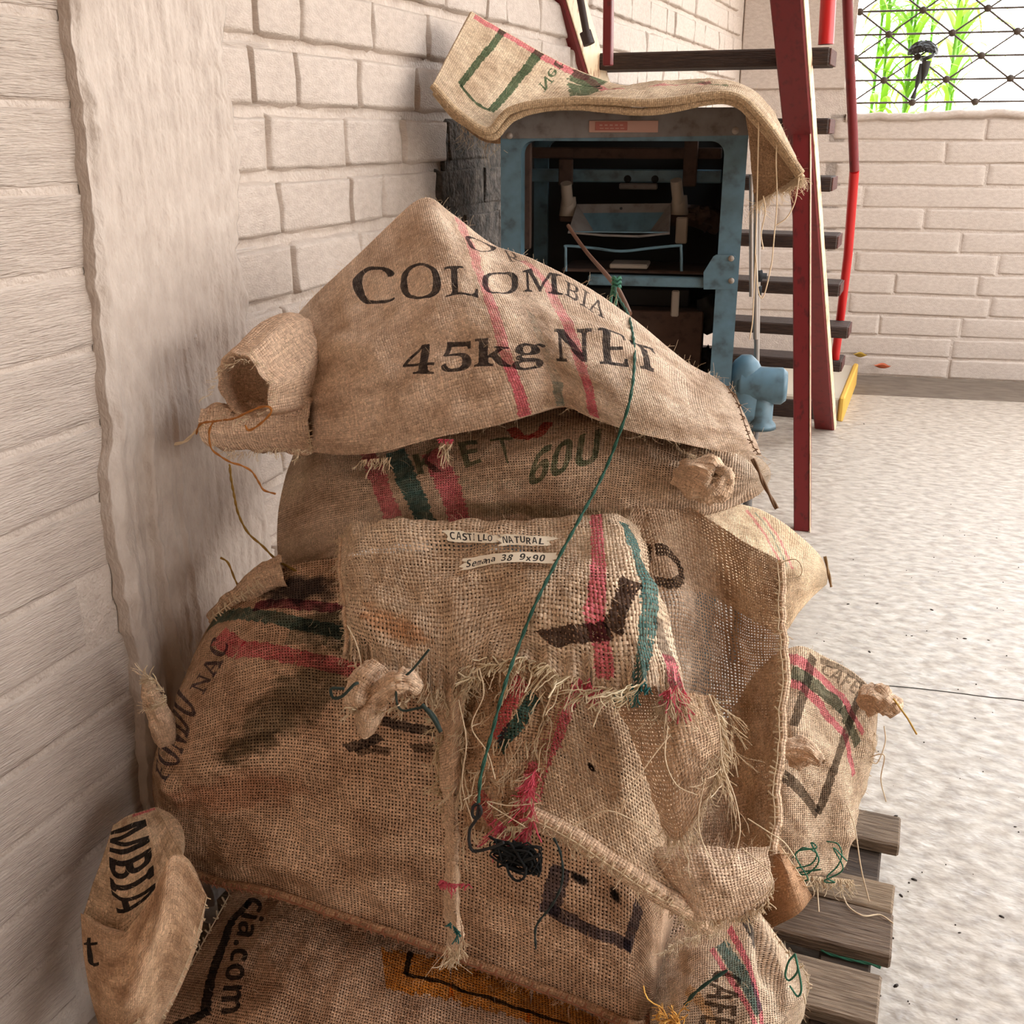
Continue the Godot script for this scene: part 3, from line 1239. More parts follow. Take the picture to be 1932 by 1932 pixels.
func top_sack() -> void:
	var im := blank(1280, 768, 101, 0.2)
	stripe(im, [Vector2(0.434, 0.000), Vector2(0.435, 0.157), Vector2(0.430, 0.354)], 34, PINK, 0.55, 0.6)
	stripe(im, [Vector2(0.430, 0.354), Vector2(0.424, 0.545), Vector2(0.412, 0.756)], 34, PINK, 0.7, 0.5)
	stripe(im, [Vector2(0.412, 0.756), Vector2(0.411, 0.899), Vector2(0.406, 1.000)], 34, PINK, 0.95, 0.25)
	stripe(im, [Vector2(0.562, 0.047), Vector2(0.597, 0.123), Vector2(0.607, 0.307)], 30, PINK, 0.6, 0.6)
	stripe(im, [Vector2(0.607, 0.307), Vector2(0.608, 0.505), Vector2(0.601, 0.715)], 30, PINK, 0.75, 0.5)
	stripe(im, [Vector2(0.601, 0.715), Vector2(0.594, 0.858), Vector2(0.588, 0.982)], 32, PINK, 0.95, 0.25)
	stripe(im, [Vector2(0.526, 0.405), Vector2(0.525, 0.601), Vector2(0.508, 0.846)], 26, TEAL, 0.25, 0.9)
	stripe(im, [Vector2(0.508, 0.846), Vector2(0.501, 0.947), Vector2(0.496, 1.000)], 28, TEAL, 0.55, 0.5)
	lettering(im, "C", "Droid Serif", false, [Vector2(0.175, 0.047), Vector2(0.247, 0.192), Vector2(0.234, 0.333), Vector2(0.163, 0.203)], INK, 0.93, 0.3)
	lettering(im, "O", "Droid Serif", false, [Vector2(0.256, 0.206), Vector2(0.331, 0.306), Vector2(0.314, 0.433), Vector2(0.244, 0.336)], INK, 0.93, 0.3)
	lettering(im, "L", "Droid Serif", false, [Vector2(0.337, 0.318), Vector2(0.428, 0.281), Vector2(0.400, 0.425), Vector2(0.322, 0.428)], INK, 0.93, 0.3)
	lettering(im, "O", "Droid Serif", false, [Vector2(0.443, 0.252), Vector2(0.545, 0.116), Vector2(0.515, 0.302), Vector2(0.414, 0.410)], INK, 0.93, 0.3)
	lettering(im, "M", "Droid Serif", false, [Vector2(0.553, 0.125), Vector2(0.631, 0.018), Vector2(0.621, 0.164), Vector2(0.533, 0.267)], INK, 0.93, 0.3)
	lettering(im, "BIA", "Droid Serif", false, [Vector2(0.634, 0.048), Vector2(0.699, 0.055), Vector2(0.685, 0.183), Vector2(0.624, 0.161)], INK, 0.9, 0.4)
	lettering(im, "O", "Droid Serif", false, [Vector2(0.428, 0.076), Vector2(0.511, 0.000), Vector2(0.512, 0.025), Vector2(0.424, 0.203)], INK, 0.9, 0.35)
	lettering(im, "R", "Droid Serif", false, [Vector2(0.524, 0.003), Vector2(0.557, 0.005), Vector2(0.566, 0.063), Vector2(0.529, 0.078)], INK, 0.8, 0.5)
	lettering(im, "4", "Droid Serif", true, [Vector2(0.231, 0.527), Vector2(0.286, 0.591), Vector2(0.274, 0.723), Vector2(0.221, 0.662)], INK, 0.93, 0.35)
	lettering(im, "5", "Droid Serif", true, [Vector2(0.297, 0.597), Vector2(0.350, 0.627), Vector2(0.333, 0.759), Vector2(0.284, 0.728)], INK, 0.93, 0.35)
	lettering(im, "k", "Droid Serif", true, [Vector2(0.357, 0.624), Vector2(0.442, 0.626), Vector2(0.416, 0.762), Vector2(0.341, 0.745)], INK, 0.93, 0.35)
	lettering(im, "g", "Droid Serif", true, [Vector2(0.441, 0.643), Vector2(0.532, 0.581), Vector2(0.497, 0.780), Vector2(0.415, 0.778)], INK, 0.93, 0.35)
	lettering(im, "N", "Droid Serif", true, [Vector2(0.574, 0.452), Vector2(0.651, 0.351), Vector2(0.631, 0.599), Vector2(0.541, 0.685)], INK, 0.93, 0.35)
	lettering(im, "E", "Droid Serif", true, [Vector2(0.661, 0.339), Vector2(0.713, 0.265), Vector2(0.704, 0.498), Vector2(0.646, 0.575)], INK, 0.93, 0.35)
	lettering(im, "T", "Droid Serif", true, [Vector2(0.718, 0.267), Vector2(0.768, 0.171), Vector2(0.763, 0.417), Vector2(0.714, 0.494)], INK, 0.93, 0.35)
	var m := jute("dense", 0.0041, Color(0.98, 0.94, 0.88), im)
	var folds := [
		[[Vector2(0.067, 0.294), Vector2(0.235, 0.512)], 0.05, 0.009], [[Vector2(0.235, 0.512), Vector2(0.316, 0.650)], 0.04, -0.007], [[Vector2(0.015, 0.484), Vector2(0.173, 0.578)], 0.05, -0.008],
		[[Vector2(0.328, 0.038), Vector2(0.345, 0.344)], 0.06, 0.010], [[Vector2(0.135, 0.121), Vector2(0.239, 0.466)], 0.06, -0.006], [[Vector2(0.502, 0.914), Vector2(0.591, 0.695)], 0.05, -0.014],
		[[Vector2(0.651, 0.401), Vector2(0.829, 0.248)], 0.07, 0.008], [[Vector2(0.946, 0.342), Vector2(0.994, 0.910)], 0.04, 0.006],
	]
	var t := thing("burlap_sack", Vector3(0.586, 0.994, -1.5), "burlap sack lettered COLOMBIA and 45kg NET, peaked topmost on the pile", "sack", "filled burlap sacks on the pallet")
	var g := fine(net(13, [0.195, 1.191, -1.6, 0.21, 1.23, -1.66, 0.255, 1.279, -1.7, 0.303, 1.34, -1.76, 0.359, 1.389, -1.8, 0.418, 1.364, -1.79, 0.5, 1.318, -1.77, 0.586, 1.298, -1.74, 0.697, 1.262, -1.7, 0.797, 1.216, -1.66, 0.887, 1.166, -1.62, 0.941, 1.147, -1.6, 0.978, 1.128, -1.58, 0.213, 1.149, -1.58, 0.254, 1.185, -1.596, 0.315, 1.228, -1.611, 0.376, 1.28, -1.649, 0.441, 1.322, -1.675, 0.502, 1.31, -1.664, 0.574, 1.278, -1.651, 0.651, 1.262, -1.624, 0.746, 1.233, -1.595, 0.833, 1.195, -1.573, 0.91, 1.152, -1.557, 0.956, 1.134, -1.56, 0.987, 1.11, -1.576, 0.23, 1.107, -1.56, 0.292, 1.141, -1.542, 0.366, 1.179, -1.536, 0.44, 1.226, -1.554, 0.511, 1.263, -1.569, 0.574, 1.261, -1.558, 0.637, 1.243, -1.552, 0.706, 1.229, -1.528, 0.787, 1.205, -1.509, 0.863, 1.174, -1.502, 0.929, 1.138, -1.508, 0.969, 1.118, -1.53, 0.997, 1.093, -1.572, 0.248, 1.066, -1.54, 0.321, 1.097, -1.502, 0.405, 1.13, -1.482, 0.488, 1.173, -1.486, 0.566, 1.205, -1.493, 0.63, 1.213, -1.484, 0.685, 1.206, -1.486, 0.748, 1.194, -1.464, 0.819, 1.174, -1.453, 0.886, 1.15, -1.458, 0.943, 1.119, -1.48, 0.979, 1.1, -1.514, 1.006, 1.076, -1.568, 0.265, 1.026, -1.52, 0.341, 1.049, -1.476, 0.432, 1.078, -1.449, 0.523, 1.117, -1.445, 0.606, 1.146, -1.447, 0.672, 1.163, -1.442, 0.72, 1.166, -1.453, 0.779, 1.156, -1.432, 0.841, 1.139, -1.427, 0.903, 1.12, -1.441, 0.954, 1.095, -1.473, 0.987, 1.078, -1.512, 1.016, 1.059, -1.564, 0.282, 0.986, -1.5, 0.356, 1, -1.46, 0.451, 1.023, -1.43, 0.55, 1.059, -1.42, 0.638, 1.084, -1.42, 0.705, 1.11, -1.42, 0.748, 1.122, -1.44, 0.803, 1.113, -1.42, 0.858, 1.1, -1.42, 0.915, 1.086, -1.44, 0.962, 1.068, -1.48, 0.994, 1.054, -1.52, 1.025, 1.042, -1.56]), 150, 90, 0.005, flat_folds(folds), 11)
	part("body", pillow(g, Vector3(0.0, -0.13, -0.26), 0.8), m, t)
	fuzz(g, 900, 0.035, 201, hair, t)
	stitches("seam", lifted(edge_of(g, "left"), Vector3(0.006, 0, 0.012)), 0.006, 0.006, 0.0009, yarn, t, "pale stitched seam")
	var dark := plain(Color(0.42, 0.30, 0.2), 0.9)
	var sr := []
	for q in [Vector3(0.973, 1.154, -1.52), Vector3(0.991, 1.131, -1.515), Vector3(1.004, 1.102, -1.51), Vector3(1.015, 1.066, -1.53), Vector3(1.026, 1.044, -1.55)]:
		sr.append(q)
	stitches("seam", rope(sr, 24), 0.009, 0.003, 0.0009, dark, t, "dark stitched end seam")
	# gathered mouth on the wall side: a rolled tube of cloth looking out of the pile
	var roll := jute("dense", 0.0046, Color(0.93, 0.86, 0.78))
	var rings := []
	var spec := [
		[Vector3(0.199, 1.111, -1.64), 0.012, 0.085, 0.05], [Vector3(0.199, 1.117, -1.59), 0.03, 0.088, 0.07], [Vector3(0.198, 1.114, -1.53), 0.05, 0.08, 0.075], [Vector3(0.203, 1.112, -1.475), 0.054, 0.068, 0.07],
		[Vector3(0.2, 1.109, -1.445), 0.056, 0.058, 0.066], [Vector3(0.201, 1.109, -1.43), 0.053, 0.054, 0.06], [Vector3(0.204, 1.109, -1.43), 0.047, 0.048, 0.052], [Vector3(0.202, 1.105, -1.46), 0.044, 0.044, 0.05], [Vector3(0.213, 1.103, -1.49), 0.03, 0.036, 0.04], [Vector3(0.222, 1.103, -1.5), 0.002, 0.002, 0.002],
	]
	var axis := (Vector3(0.201, 1.109, -1.43) - Vector3(0.233, 1.12, -1.51)).normalized()
	axis = (axis + Vector3(0, -0.05, 0.75)).normalized()
	var ax := axis.cross(Vector3.UP).normalized()
	var ay := ax.cross(axis).normalized()
	wob.seed = 77
	wob.frequency = 1.0
	for e in spec:
		var row := []
		for k in 33:
			var a := TAU * (k % 32) / 32.0
			var w := 1.0 + 0.22 * wob.get_noise_2d(cos(a) * 1.4 + 3.0, sin(a) * 1.4 + e[1] * 9.0)
			row.append(e[0] + (ax * cos(a) * e[3] + ay * sin(a) * e[2]) * w)
		rings.append(row)
	var smooth := []
	for j in 41:
		var row := []
		for k in 33:
			var col := []
			for r in rings:
				col.append(r[k])
			var p := curve(col, j / 40.0)
			row.append(p + Vector3(1, 1, 1) * 0.003 * wob.get_noise_3d(p.x * 40, p.y * 40, p.z * 40))
		smooth.append(row)
	var s := Shape.new()
	add_sheet(s, smooth, false, false)
	var mo := part("mouth", s, roll, t, "", "gathered open mouth of the sack")
	# lower lip folded under the mouth
	s = Shape.new()
	var lip := []
	for j in 25:
		var row := []
		for k in 31:
			var u := k / 30.0
			var v := j / 24.0
			var p: Vector3 = Vector3(0.122, 1.035, -1.44).lerp(Vector3(0.28, 1.031, -1.53), u)
			var a := v * TAU
			var ht := lerpf(0.036, 0.05, u) * (1.0 + 0.35 * wob.get_noise_2d(u * 3.0, 2.0 + cos(a)))
			p += Vector3(0, -0.004 - 0.02 * u * (1.0 - u), 0) + ay * sin(a) * ht + ax * cos(a) * 0.0 + axis * cos(a) * 0.028
			p += Vector3(0, 1, 0.5) * 0.008 * wob.get_noise_3d(p.x * 26, p.y * 40, p.z * 26)
			row.append(p)
		lip.append(row)
	add_sheet(s, lip, false, false)
	part("lower_lip", s, roll, t)
	fray("frayed_edge", rope([Vector3(0.16, 1.097, -1.4), Vector3(0.178, 1.136, -1.41), Vector3(0.22, 1.157, -1.41), Vector3(0.262, 1.141, -1.42), Vector3(0.267, 1.089, -1.42), Vector3(0.228, 1.064, -1.4), Vector3(0.166, 1.058, -1.4)], 30), 90, Vector3(-0.5, 0.1, 0.5), 0.028, 0.0006, 301, yarn, t)
	fray("frayed_edge", rope([Vector3(0.144, 1.017, -1.41), Vector3(0.195, 1.002, -1.41), Vector3(0.268, 1.016, -1.41), Vector3(0.331, 1.016, -1.42)], 20), 70, Vector3(-0.2, -0.6, 0.4), 0.03, 0.0006, 302, yarn, t)
	fray("frayed_edge", edge_of(g, "left"), 70, Vector3(-1, -0.2, 0.4), 0.022, 0.0005, 303, yarn, t)
	s = Shape.new()
	twine(s, [Vector3(1.016, 1.045, -1.53), Vector3(1.028, 1.03, -1.52), Vector3(1.036, 1.016, -1.515), Vector3(1.048, 0.998, -1.51), Vector3(1.06, 0.981, -1.505)], 0.0035, 30)
	part("tail", s, dark, t, "", "dark twisted twine end")


func flat_folds(a: Array) -> Array:
	var o := []
	for f in a:
		o.append([f[0][0], f[0][1], f[1], f[2]])
	return o


func second_sack() -> void:
	var im := blank(1024, 512, 102, 0.22)
	stripe(im, [Vector2(0.213, 0.240), Vector2(0.232, 0.456), Vector2(0.251, 0.821)], 26, PINK, 0.85, 0.35)
	stripe(im, [Vector2(0.256, 0.276), Vector2(0.273, 0.494), Vector2(0.298, 0.859)], 30, TEAL, 0.9, 0.3)
	stripe(im, [Vector2(0.306, 0.329), Vector2(0.325, 0.542), Vector2(0.347, 0.889)], 30, PINK, 0.9, 0.3)
	lettering(im, "K", "Droid Sans", true, [Vector2(0.280, 0.322), Vector2(0.308, 0.311), Vector2(0.322, 0.501), Vector2(0.291, 0.503)], GREEN, 0.8, 0.4)
	lettering(im, "E", "Droid Sans", true, [Vector2(0.344, 0.316), Vector2(0.370, 0.314), Vector2(0.376, 0.472), Vector2(0.352, 0.485)], GREEN, 0.8, 0.4)
	lettering(im, "T", "Droid Sans", false, [Vector2(0.388, 0.328), Vector2(0.420, 0.318), Vector2(0.420, 0.499), Vector2(0.407, 0.514)], GREEN, 0.8, 0.4)
	lettering(im, "60U", "Droid Sans", true, [Vector2(0.452, 0.438), Vector2(0.548, 0.287), Vector2(0.546, 0.521), Vector2(0.436, 0.689)], GREEN, 0.85, 0.45)
	lettering(im, "60 kilos", "Droid Sans", false, [Vector2(0.347, 0.578), Vector2(0.433, 0.614), Vector2(0.433, 0.688), Vector2(0.347, 0.661)], GREEN, 0.4, 0.8)
	stripe(im, [Vector2(0.416, 0.248), Vector2(0.429, 0.322), Vector2(0.448, 0.349), Vector2(0.463, 0.300), Vector2(0.470, 0.239)], 16, Color(0.8, 0.2, 0.25), 0.85, 0.3)
	blot(im, [Vector2(0.476, 0.841), Vector2(0.477, 0.842)][0], Vector2(0.16, 0.03), 0.2, Color(0.5, 0.55, 0.45), 0.3)
	var m := jute("mid", 0.0044, Color(1.0, 0.96, 0.89), im)
	var t := thing("burlap_sack", Vector3(0.599, 0.799, -1.58), "bulging burlap sack with green lettering, directly beneath the peaked sack", "sack", "filled burlap sacks on the pallet")
	var folds := [[[Vector2(0.048, 0.218), Vector2(0.083, 0.818)], 0.04, -0.010], [[Vector2(0.626, 0.318), Vector2(0.721, 0.416)], 0.05, -0.010], [[Vector2(0.697, 0.437), Vector2(0.835, 0.508)], 0.05, 0.010], [[Vector2(0.166, 0.534), Vector2(0.298, 0.918)], 0.08, -0.006], [[Vector2(0.444, 0.831), Vector2(0.644, 0.772)], 0.1, 0.006]]
	var g := fine(net(10, [0.166, 0.943, -1.62, 0.195, 0.987, -1.66, 0.297, 1.002, -1.68, 0.459, 1.046, -1.68, 0.609, 1.083, -1.68, 0.751, 1.091, -1.68, 0.87, 1.056, -1.68, 0.95, 1.028, -1.68, 1.001, 1.016, -1.64, 1.013, 1.007, -1.62, 0.149, 0.887, -1.605, 0.235, 0.947, -1.577, 0.358, 0.978, -1.564, 0.517, 1.024, -1.551, 0.66, 1.058, -1.544, 0.787, 1.07, -1.544, 0.896, 1.049, -1.551, 0.967, 1.03, -1.569, 1.016, 1.021, -1.572, 1.02, 1.003, -1.615, 0.141, 0.831, -1.59, 0.263, 0.902, -1.522, 0.396, 0.945, -1.49, 0.552, 0.992, -1.471, 0.691, 1.026, -1.461, 0.808, 1.041, -1.461, 0.911, 1.033, -1.471, 0.976, 1.023, -1.5, 1.025, 1.019, -1.532, 1.025, 0.999, -1.61, 0.142, 0.775, -1.575, 0.27, 0.843, -1.507, 0.402, 0.894, -1.474, 0.555, 0.939, -1.461, 0.694, 0.97, -1.454, 0.808, 0.99, -1.454, 0.911, 0.996, -1.461, 0.976, 0.998, -1.489, 1.027, 1.004, -1.532, 1.028, 0.995, -1.605, 0.152, 0.721, -1.56, 0.264, 0.77, -1.52, 0.385, 0.823, -1.5, 0.536, 0.864, -1.5, 0.677, 0.893, -1.5, 0.792, 0.917, -1.5, 0.901, 0.941, -1.5, 0.969, 0.958, -1.52, 1.024, 0.979, -1.56, 1.028, 0.991, -1.6]), 130, 60, 0.006, flat_folds(folds), 12)
	part("body", pillow(g, Vector3(0.0, -0.06, -0.28)), m, t)
	fuzz(g, 600, 0.03, 202, hair, t)
	# corner tuft on the right, with a torn curl of cloth
	var curl := curl_mat()
	var s := Shape.new()
	ear(s, [Vector3(0.929, 1.032, -1.46), Vector3(0.966, 1.037, -1.43), Vector3(0.987, 1.035, -1.42), Vector3(0.995, 1.052, -1.42), Vector3(0.983, 1.058, -1.42)], [0.022, 0.03, 0.022, 0.012, 0.006], 5)
	part("corner_curl", s, curl, t)
	fray("frayed_edge", rope([Vector3(0.921, 1.065, -1.47), Vector3(0.961, 1.058, -1.45), Vector3(0.992, 1.044, -1.43), Vector3(0.987, 1.027, -1.42)], 12), 70, Vector3(0.4, 0.1, 0.6), 0.03, 0.0005, 304, yarn, t)
	# ravelled tufts hanging from under the top sack
	fray("tuft", rope([Vector3(0.57, 1.061, -1.4), Vector3(0.591, 1.064, -1.4)], 3), 26, Vector3(0.05, -1, 0.15), 0.034, 0.0011, 305, yarn, t)
	fray("pink_tuft", rope([Vector3(0.564, 1.064, -1.4), Vector3(0.594, 1.066, -1.4)], 3), 20, Vector3(0.05, -0.6, 0.25), 0.018, 0.0011, 306, pinkyarn, t, 1.0)
	fray("tuft", rope([Vector3(0.418, 1.009, -1.42), Vector3(0.475, 1.02, -1.42)], 3), 34, Vector3(-0.1, -1, 0.15), 0.032, 0.0010, 307, yarn, t)


# a knotted corner of cloth: a tapering lumpy tube along pts
func ear(s: Shape, pts: Array, radii: Array, sd: int) -> void:
	var n := 28
	wob.seed = sd
	wob.frequency = 1.0
	var line := rope(pts, n)
	var x := Vector3(0.2, 0.6, 0.7)
	var g := []
	for i in n + 1:
		var t: Vector3 = (line[mini(i + 1, n)] - line[maxi(i - 1, 0)]).normalized()
		x = (x - t * x.dot(t)).normalized()
		var y := t.cross(x)
		var f := float(i) / n * (radii.size() - 1)
		var k := mini(int(f), radii.size() - 2)
		var r := lerpf(radii[k], radii[k + 1], f - k)
		var row := []
		for a in 21:
			var w := TAU * (a % 20) / 20.0
			var o := x * cos(w) + y * sin(w)
			row.append(line[i] + o * r * (1.0 + 0.5 * wob.get_noise_3d(o.x * 1.7, o.y * 1.7 + i * 0.07, o.z * 1.7) + 0.12 * sin(w * 5.0 + i * 0.2)))
		g.append(row)
	var e := g[n / 2] as Array
	var turn: Vector3 = (g[n / 2 + 1][0] - g[n / 2 - 1][0]).cross(e[1] - e[20 - 1])
	add_sheet(s, g, turn.dot(e[0] - line[n / 2]) < 0.0, false)


func big_sack() -> void:
	var im := blank(1280, 1024, 103, 0.24)
	stripe(im, [Vector2(0.182, 0.128), Vector2(0.227, 0.215), Vector2(0.328, 0.278), Vector2(0.426, 0.315)], 46, PINK, 0.85, 0.35)
	stripe(im, [Vector2(0.138, 0.008), Vector2(0.273, 0.140), Vector2(0.360, 0.194), Vector2(0.427, 0.229)], 36, TEAL, 0.85, 0.4)
	stripe(im, [Vector2(0.252, 0.093), Vector2(0.336, 0.124), Vector2(0.427, 0.150)], 28, Color(0.5, 0.2, 0.36), 0.85, 0.3)
	stripe(im, [Vector2(0.310, 0.205), Vector2(0.376, 0.219), Vector2(0.433, 0.263)], 60, Color(0.35, 0.42, 0.4), 0.6, 0.6)
	blot(im, [Vector2(0.327, 0.078), Vector2(0.328, 0.079)][0], Vector2(0.075, 0.035), 0.1, Color(0.25, 0.27, 0.33), 0.8)
	blot(im, [Vector2(0.391, 0.190), Vector2(0.392, 0.190)][0], Vector2(0.08, 0.05), 0.3, Color(0.28, 0.32, 0.3), 0.7)
	blot(im, [Vector2(0.312, 0.421), Vector2(0.312, 0.421)][0], Vector2(0.19, 0.06), -0.95, Color(0.42, 0.43, 0.38), 0.62)
	blot(im, [Vector2(0.255, 0.547), Vector2(0.256, 0.547)][0], Vector2(0.08, 0.03), -0.6, Color(0.5, 0.5, 0.45), 0.4)
	blot(im, [Vector2(0.215, 0.700), Vector2(0.216, 0.700)][0], Vector2(0.14, 0.06), -0.3, Color(0.75, 0.5, 0.4), 0.3)
	lettering(im, "FONDO", "Droid Serif", true, [Vector2(0.022, 0.691), Vector2(0.000, 0.000), Vector2(0.156, 0.358), Vector2(0.107, 0.644)], BLUE, 0.9, 0.35)
	lettering(im, "NAC", "Droid Serif", true, [Vector2(0.129, 0.255), Vector2(0.172, 0.117), Vector2(0.208, 0.182), Vector2(0.166, 0.322)], BLUE, 0.9, 0.35)
	stripe(im, [Vector2(0.398, 0.530), Vector2(0.418, 0.514), Vector2(0.443, 0.485)], 24, INK, 0.85, 0.4)
	stripe(im, [Vector2(0.412, 0.538), Vector2(0.432, 0.522), Vector2(0.456, 0.524)], 22, FAINT, 0.8, 0.5)
	stripe(im, [Vector2(0.446, 0.444), Vector2(0.480, 0.453), Vector2(0.513, 0.455)], 26, INK, 0.85, 0.4)
	stripe(im, [Vector2(0.484, 0.508), Vector2(0.500, 0.500), Vector2(0.517, 0.497)], 22, FAINT, 0.8, 0.5)
	stripe(im, [Vector2(0.670, 0.709), Vector2(0.662, 0.767), Vector2(0.654, 0.823)], 32, Color(0.28, 0.30, 0.44), 0.85, 0.3)
	stripe(im, [Vector2(0.654, 0.811), Vector2(0.709, 0.826), Vector2(0.798, 0.827)], 30, Color(0.28, 0.30, 0.44), 0.85, 0.3)
	stripe(im, [Vector2(0.786, 0.838), Vector2(0.802, 0.775), Vector2(0.819, 0.704)], 30, Color(0.28, 0.30, 0.44), 0.85, 0.3)
	blot(im, [Vector2(0.695, 0.719), Vector2(0.695, 0.719)][0], Vector2(0.018, 0.010), 0.3, INK, 0.9)
	blot(im, [Vector2(0.758, 0.728), Vector2(0.759, 0.727)][0], Vector2(0.014, 0.014), 0.3, INK, 0.9)
	var m := jute("mid", 0.0058, Color(0.99, 0.90, 0.80), im, 0.36)
	var t := thing("burlap_sack", Vector3(0.508, 0.101, -1.3), "widest burlap sack with pink stripe and dark smears, lying below the draped open sack", "sack", "filled burlap sacks on the pallet")
	var folds := [[[Vector2(0.063, 0.333), Vector2(0.145, 0.659)], 0.04, -0.010], [[Vector2(0.062, 0.707), Vector2(0.213, 0.591)], 0.05, 0.010], [[Vector2(0.030, 0.000), Vector2(0.244, 0.144)], 0.04, 0.006], [[Vector2(0.199, 0.888), Vector2(0.429, 0.932)], 0.06, 0.012], [[Vector2(0.513, 0.349), Vector2(0.540, 0.970)], 0.05, -0.008], [[Vector2(0.600, 0.577), Vector2(0.781, 0.607)], 0.08, -0.01], [[Vector2(0.223, 0.646), Vector2(0.298, 0.796)], 0.07, -0.005]]
	var g := fine(net(11, [0.114, 0.577, -1.3, 0.095, 0.643, -1.38, 0.125, 0.712, -1.45, 0.198, 0.758, -1.5, 0.331, 0.8, -1.5, 0.486, 0.833, -1.5, 0.631, 0.854, -1.5, 0.774, 0.864, -1.48, 0.868, 0.837, -1.45, 0.956, 0.655, -1.38, 0.969, 0.487, -1.3, 0.088, 0.539, -1.292, 0.105, 0.593, -1.317, 0.172, 0.653, -1.353, 0.269, 0.696, -1.378, 0.402, 0.731, -1.372, 0.547, 0.756, -1.369, 0.682, 0.769, -1.372, 0.813, 0.773, -1.362, 0.897, 0.747, -1.349, 0.966, 0.599, -1.313, 0.971, 0.446, -1.29, 0.069, 0.501, -1.284, 0.115, 0.54, -1.268, 0.209, 0.591, -1.275, 0.325, 0.634, -1.28, 0.458, 0.662, -1.269, 0.594, 0.68, -1.266, 0.722, 0.686, -1.269, 0.845, 0.683, -1.268, 0.921, 0.656, -1.267, 0.974, 0.538, -1.26, 0.972, 0.406, -1.28, 0.057, 0.464, -1.276, 0.116, 0.473, -1.24, 0.225, 0.513, -1.229, 0.355, 0.555, -1.22, 0.488, 0.574, -1.209, 0.62, 0.586, -1.206, 0.745, 0.584, -1.209, 0.865, 0.576, -1.212, 0.938, 0.55, -1.217, 0.978, 0.463, -1.228, 0.974, 0.364, -1.27, 0.053, 0.429, -1.268, 0.107, 0.39, -1.233, 0.219, 0.41, -1.215, 0.358, 0.448, -1.198, 0.493, 0.455, -1.192, 0.624, 0.459, -1.189, 0.752, 0.451, -1.192, 0.874, 0.44, -1.194, 0.946, 0.418, -1.199, 0.977, 0.368, -1.217, 0.975, 0.323, -1.26, 0.056, 0.395, -1.26, 0.095, 0.294, -1.24, 0.199, 0.285, -1.22, 0.343, 0.314, -1.2, 0.482, 0.306, -1.2, 0.614, 0.299, -1.2, 0.748, 0.286, -1.2, 0.876, 0.273, -1.2, 0.95, 0.26, -1.2, 0.973, 0.257, -1.22, 0.977, 0.281, -1.25]), 150, 110, 0.006, flat_folds(folds), 13)
	part("body", pillow(g, Vector3(0.0, -0.08, -0.32)), m, t)
	fuzz(g, 1000, 0.03, 203, hair, t)
	# lower seam: a rough, thick, stitched welt
	var low := edge_of(g, "bottom")
	var welt := []
	for k in low.size():
		if k > 14:
			welt.append(low[k] + Vector3(0, 0.004, 0.004))
	var s := Shape.new()
	s.tube(welt, 0.008, 8)
	var wm := jute("dense", 0.0045, Color(0.82, 0.70, 0.58))
	part("welt", s, wm, t)
	stitches("seam", lifted(welt, Vector3(0, 0.006, 0.010)), 0.012, 0.008, 0.0011, plain(Color(0.58, 0.36, 0.25), 0.9), t, "rusty stitched seam")
	fray("frayed_edge", welt, 620, Vector3(0, -0.2, 0.6), 0.026, 0.0004, 308, plain(Color(0.76, 0.60, 0.47), 0.9), t)
	# tied corners by the wall
	s = Shape.new()
	ear(s, [Vector3(0.088, 0.515, -1.275), Vector3(0.107, 0.573, -1.245), Vector3(0.116, 0.622, -1.225), Vector3(0.119, 0.659, -1.215)], [0.022, 0.019, 0.015, 0.007], 21)
	part("tied_corner", s, curl_mat(), t, "", "tied corner of the sack sticking out by the wall")
	fray("frayed_edge", rope([Vector3(0.123, 0.659, -1.205), Vector3(0.142, 0.673, -1.205), Vector3(0.15, 0.626, -1.22), Vector3(0.12, 0.607, -1.21)], 10), 110, Vector3(-0.3, 0.5, 0.6), 0.03, 0.0009, 309, yarn, t, 0.3)
	s = Shape.new()
	ear(s, [Vector3(0.222, 0.759, -1.48), Vector3(0.178, 0.744, -1.46), Vector3(0.124, 0.696, -1.45), Vector3(0.079, 0.663, -1.44)], [0.03, 0.024, 0.020, 0.010], 22)
	part("tied_corner", s, curl_mat(), t)
	stitches("seam", rope([Vector3(0.103, 0.682, -1.41), Vector3(0.13, 0.704, -1.41), Vector3(0.159, 0.727, -1.42), Vector3(0.211, 0.767, -1.43)], 12), 0.008, 0.008, 0.0012, yarn, t)


func curl_mat() -> StandardMaterial3D:
	if not mats.has("curl"):
		mats["curl"] = jute("dense", 0.0042, Color(0.95, 0.88, 0.79))
	return mats["curl"]


func lifted(a: Array, d: Vector3) -> Array:
	var o := []
	for p in a:
		o.append(p + d)
	return o


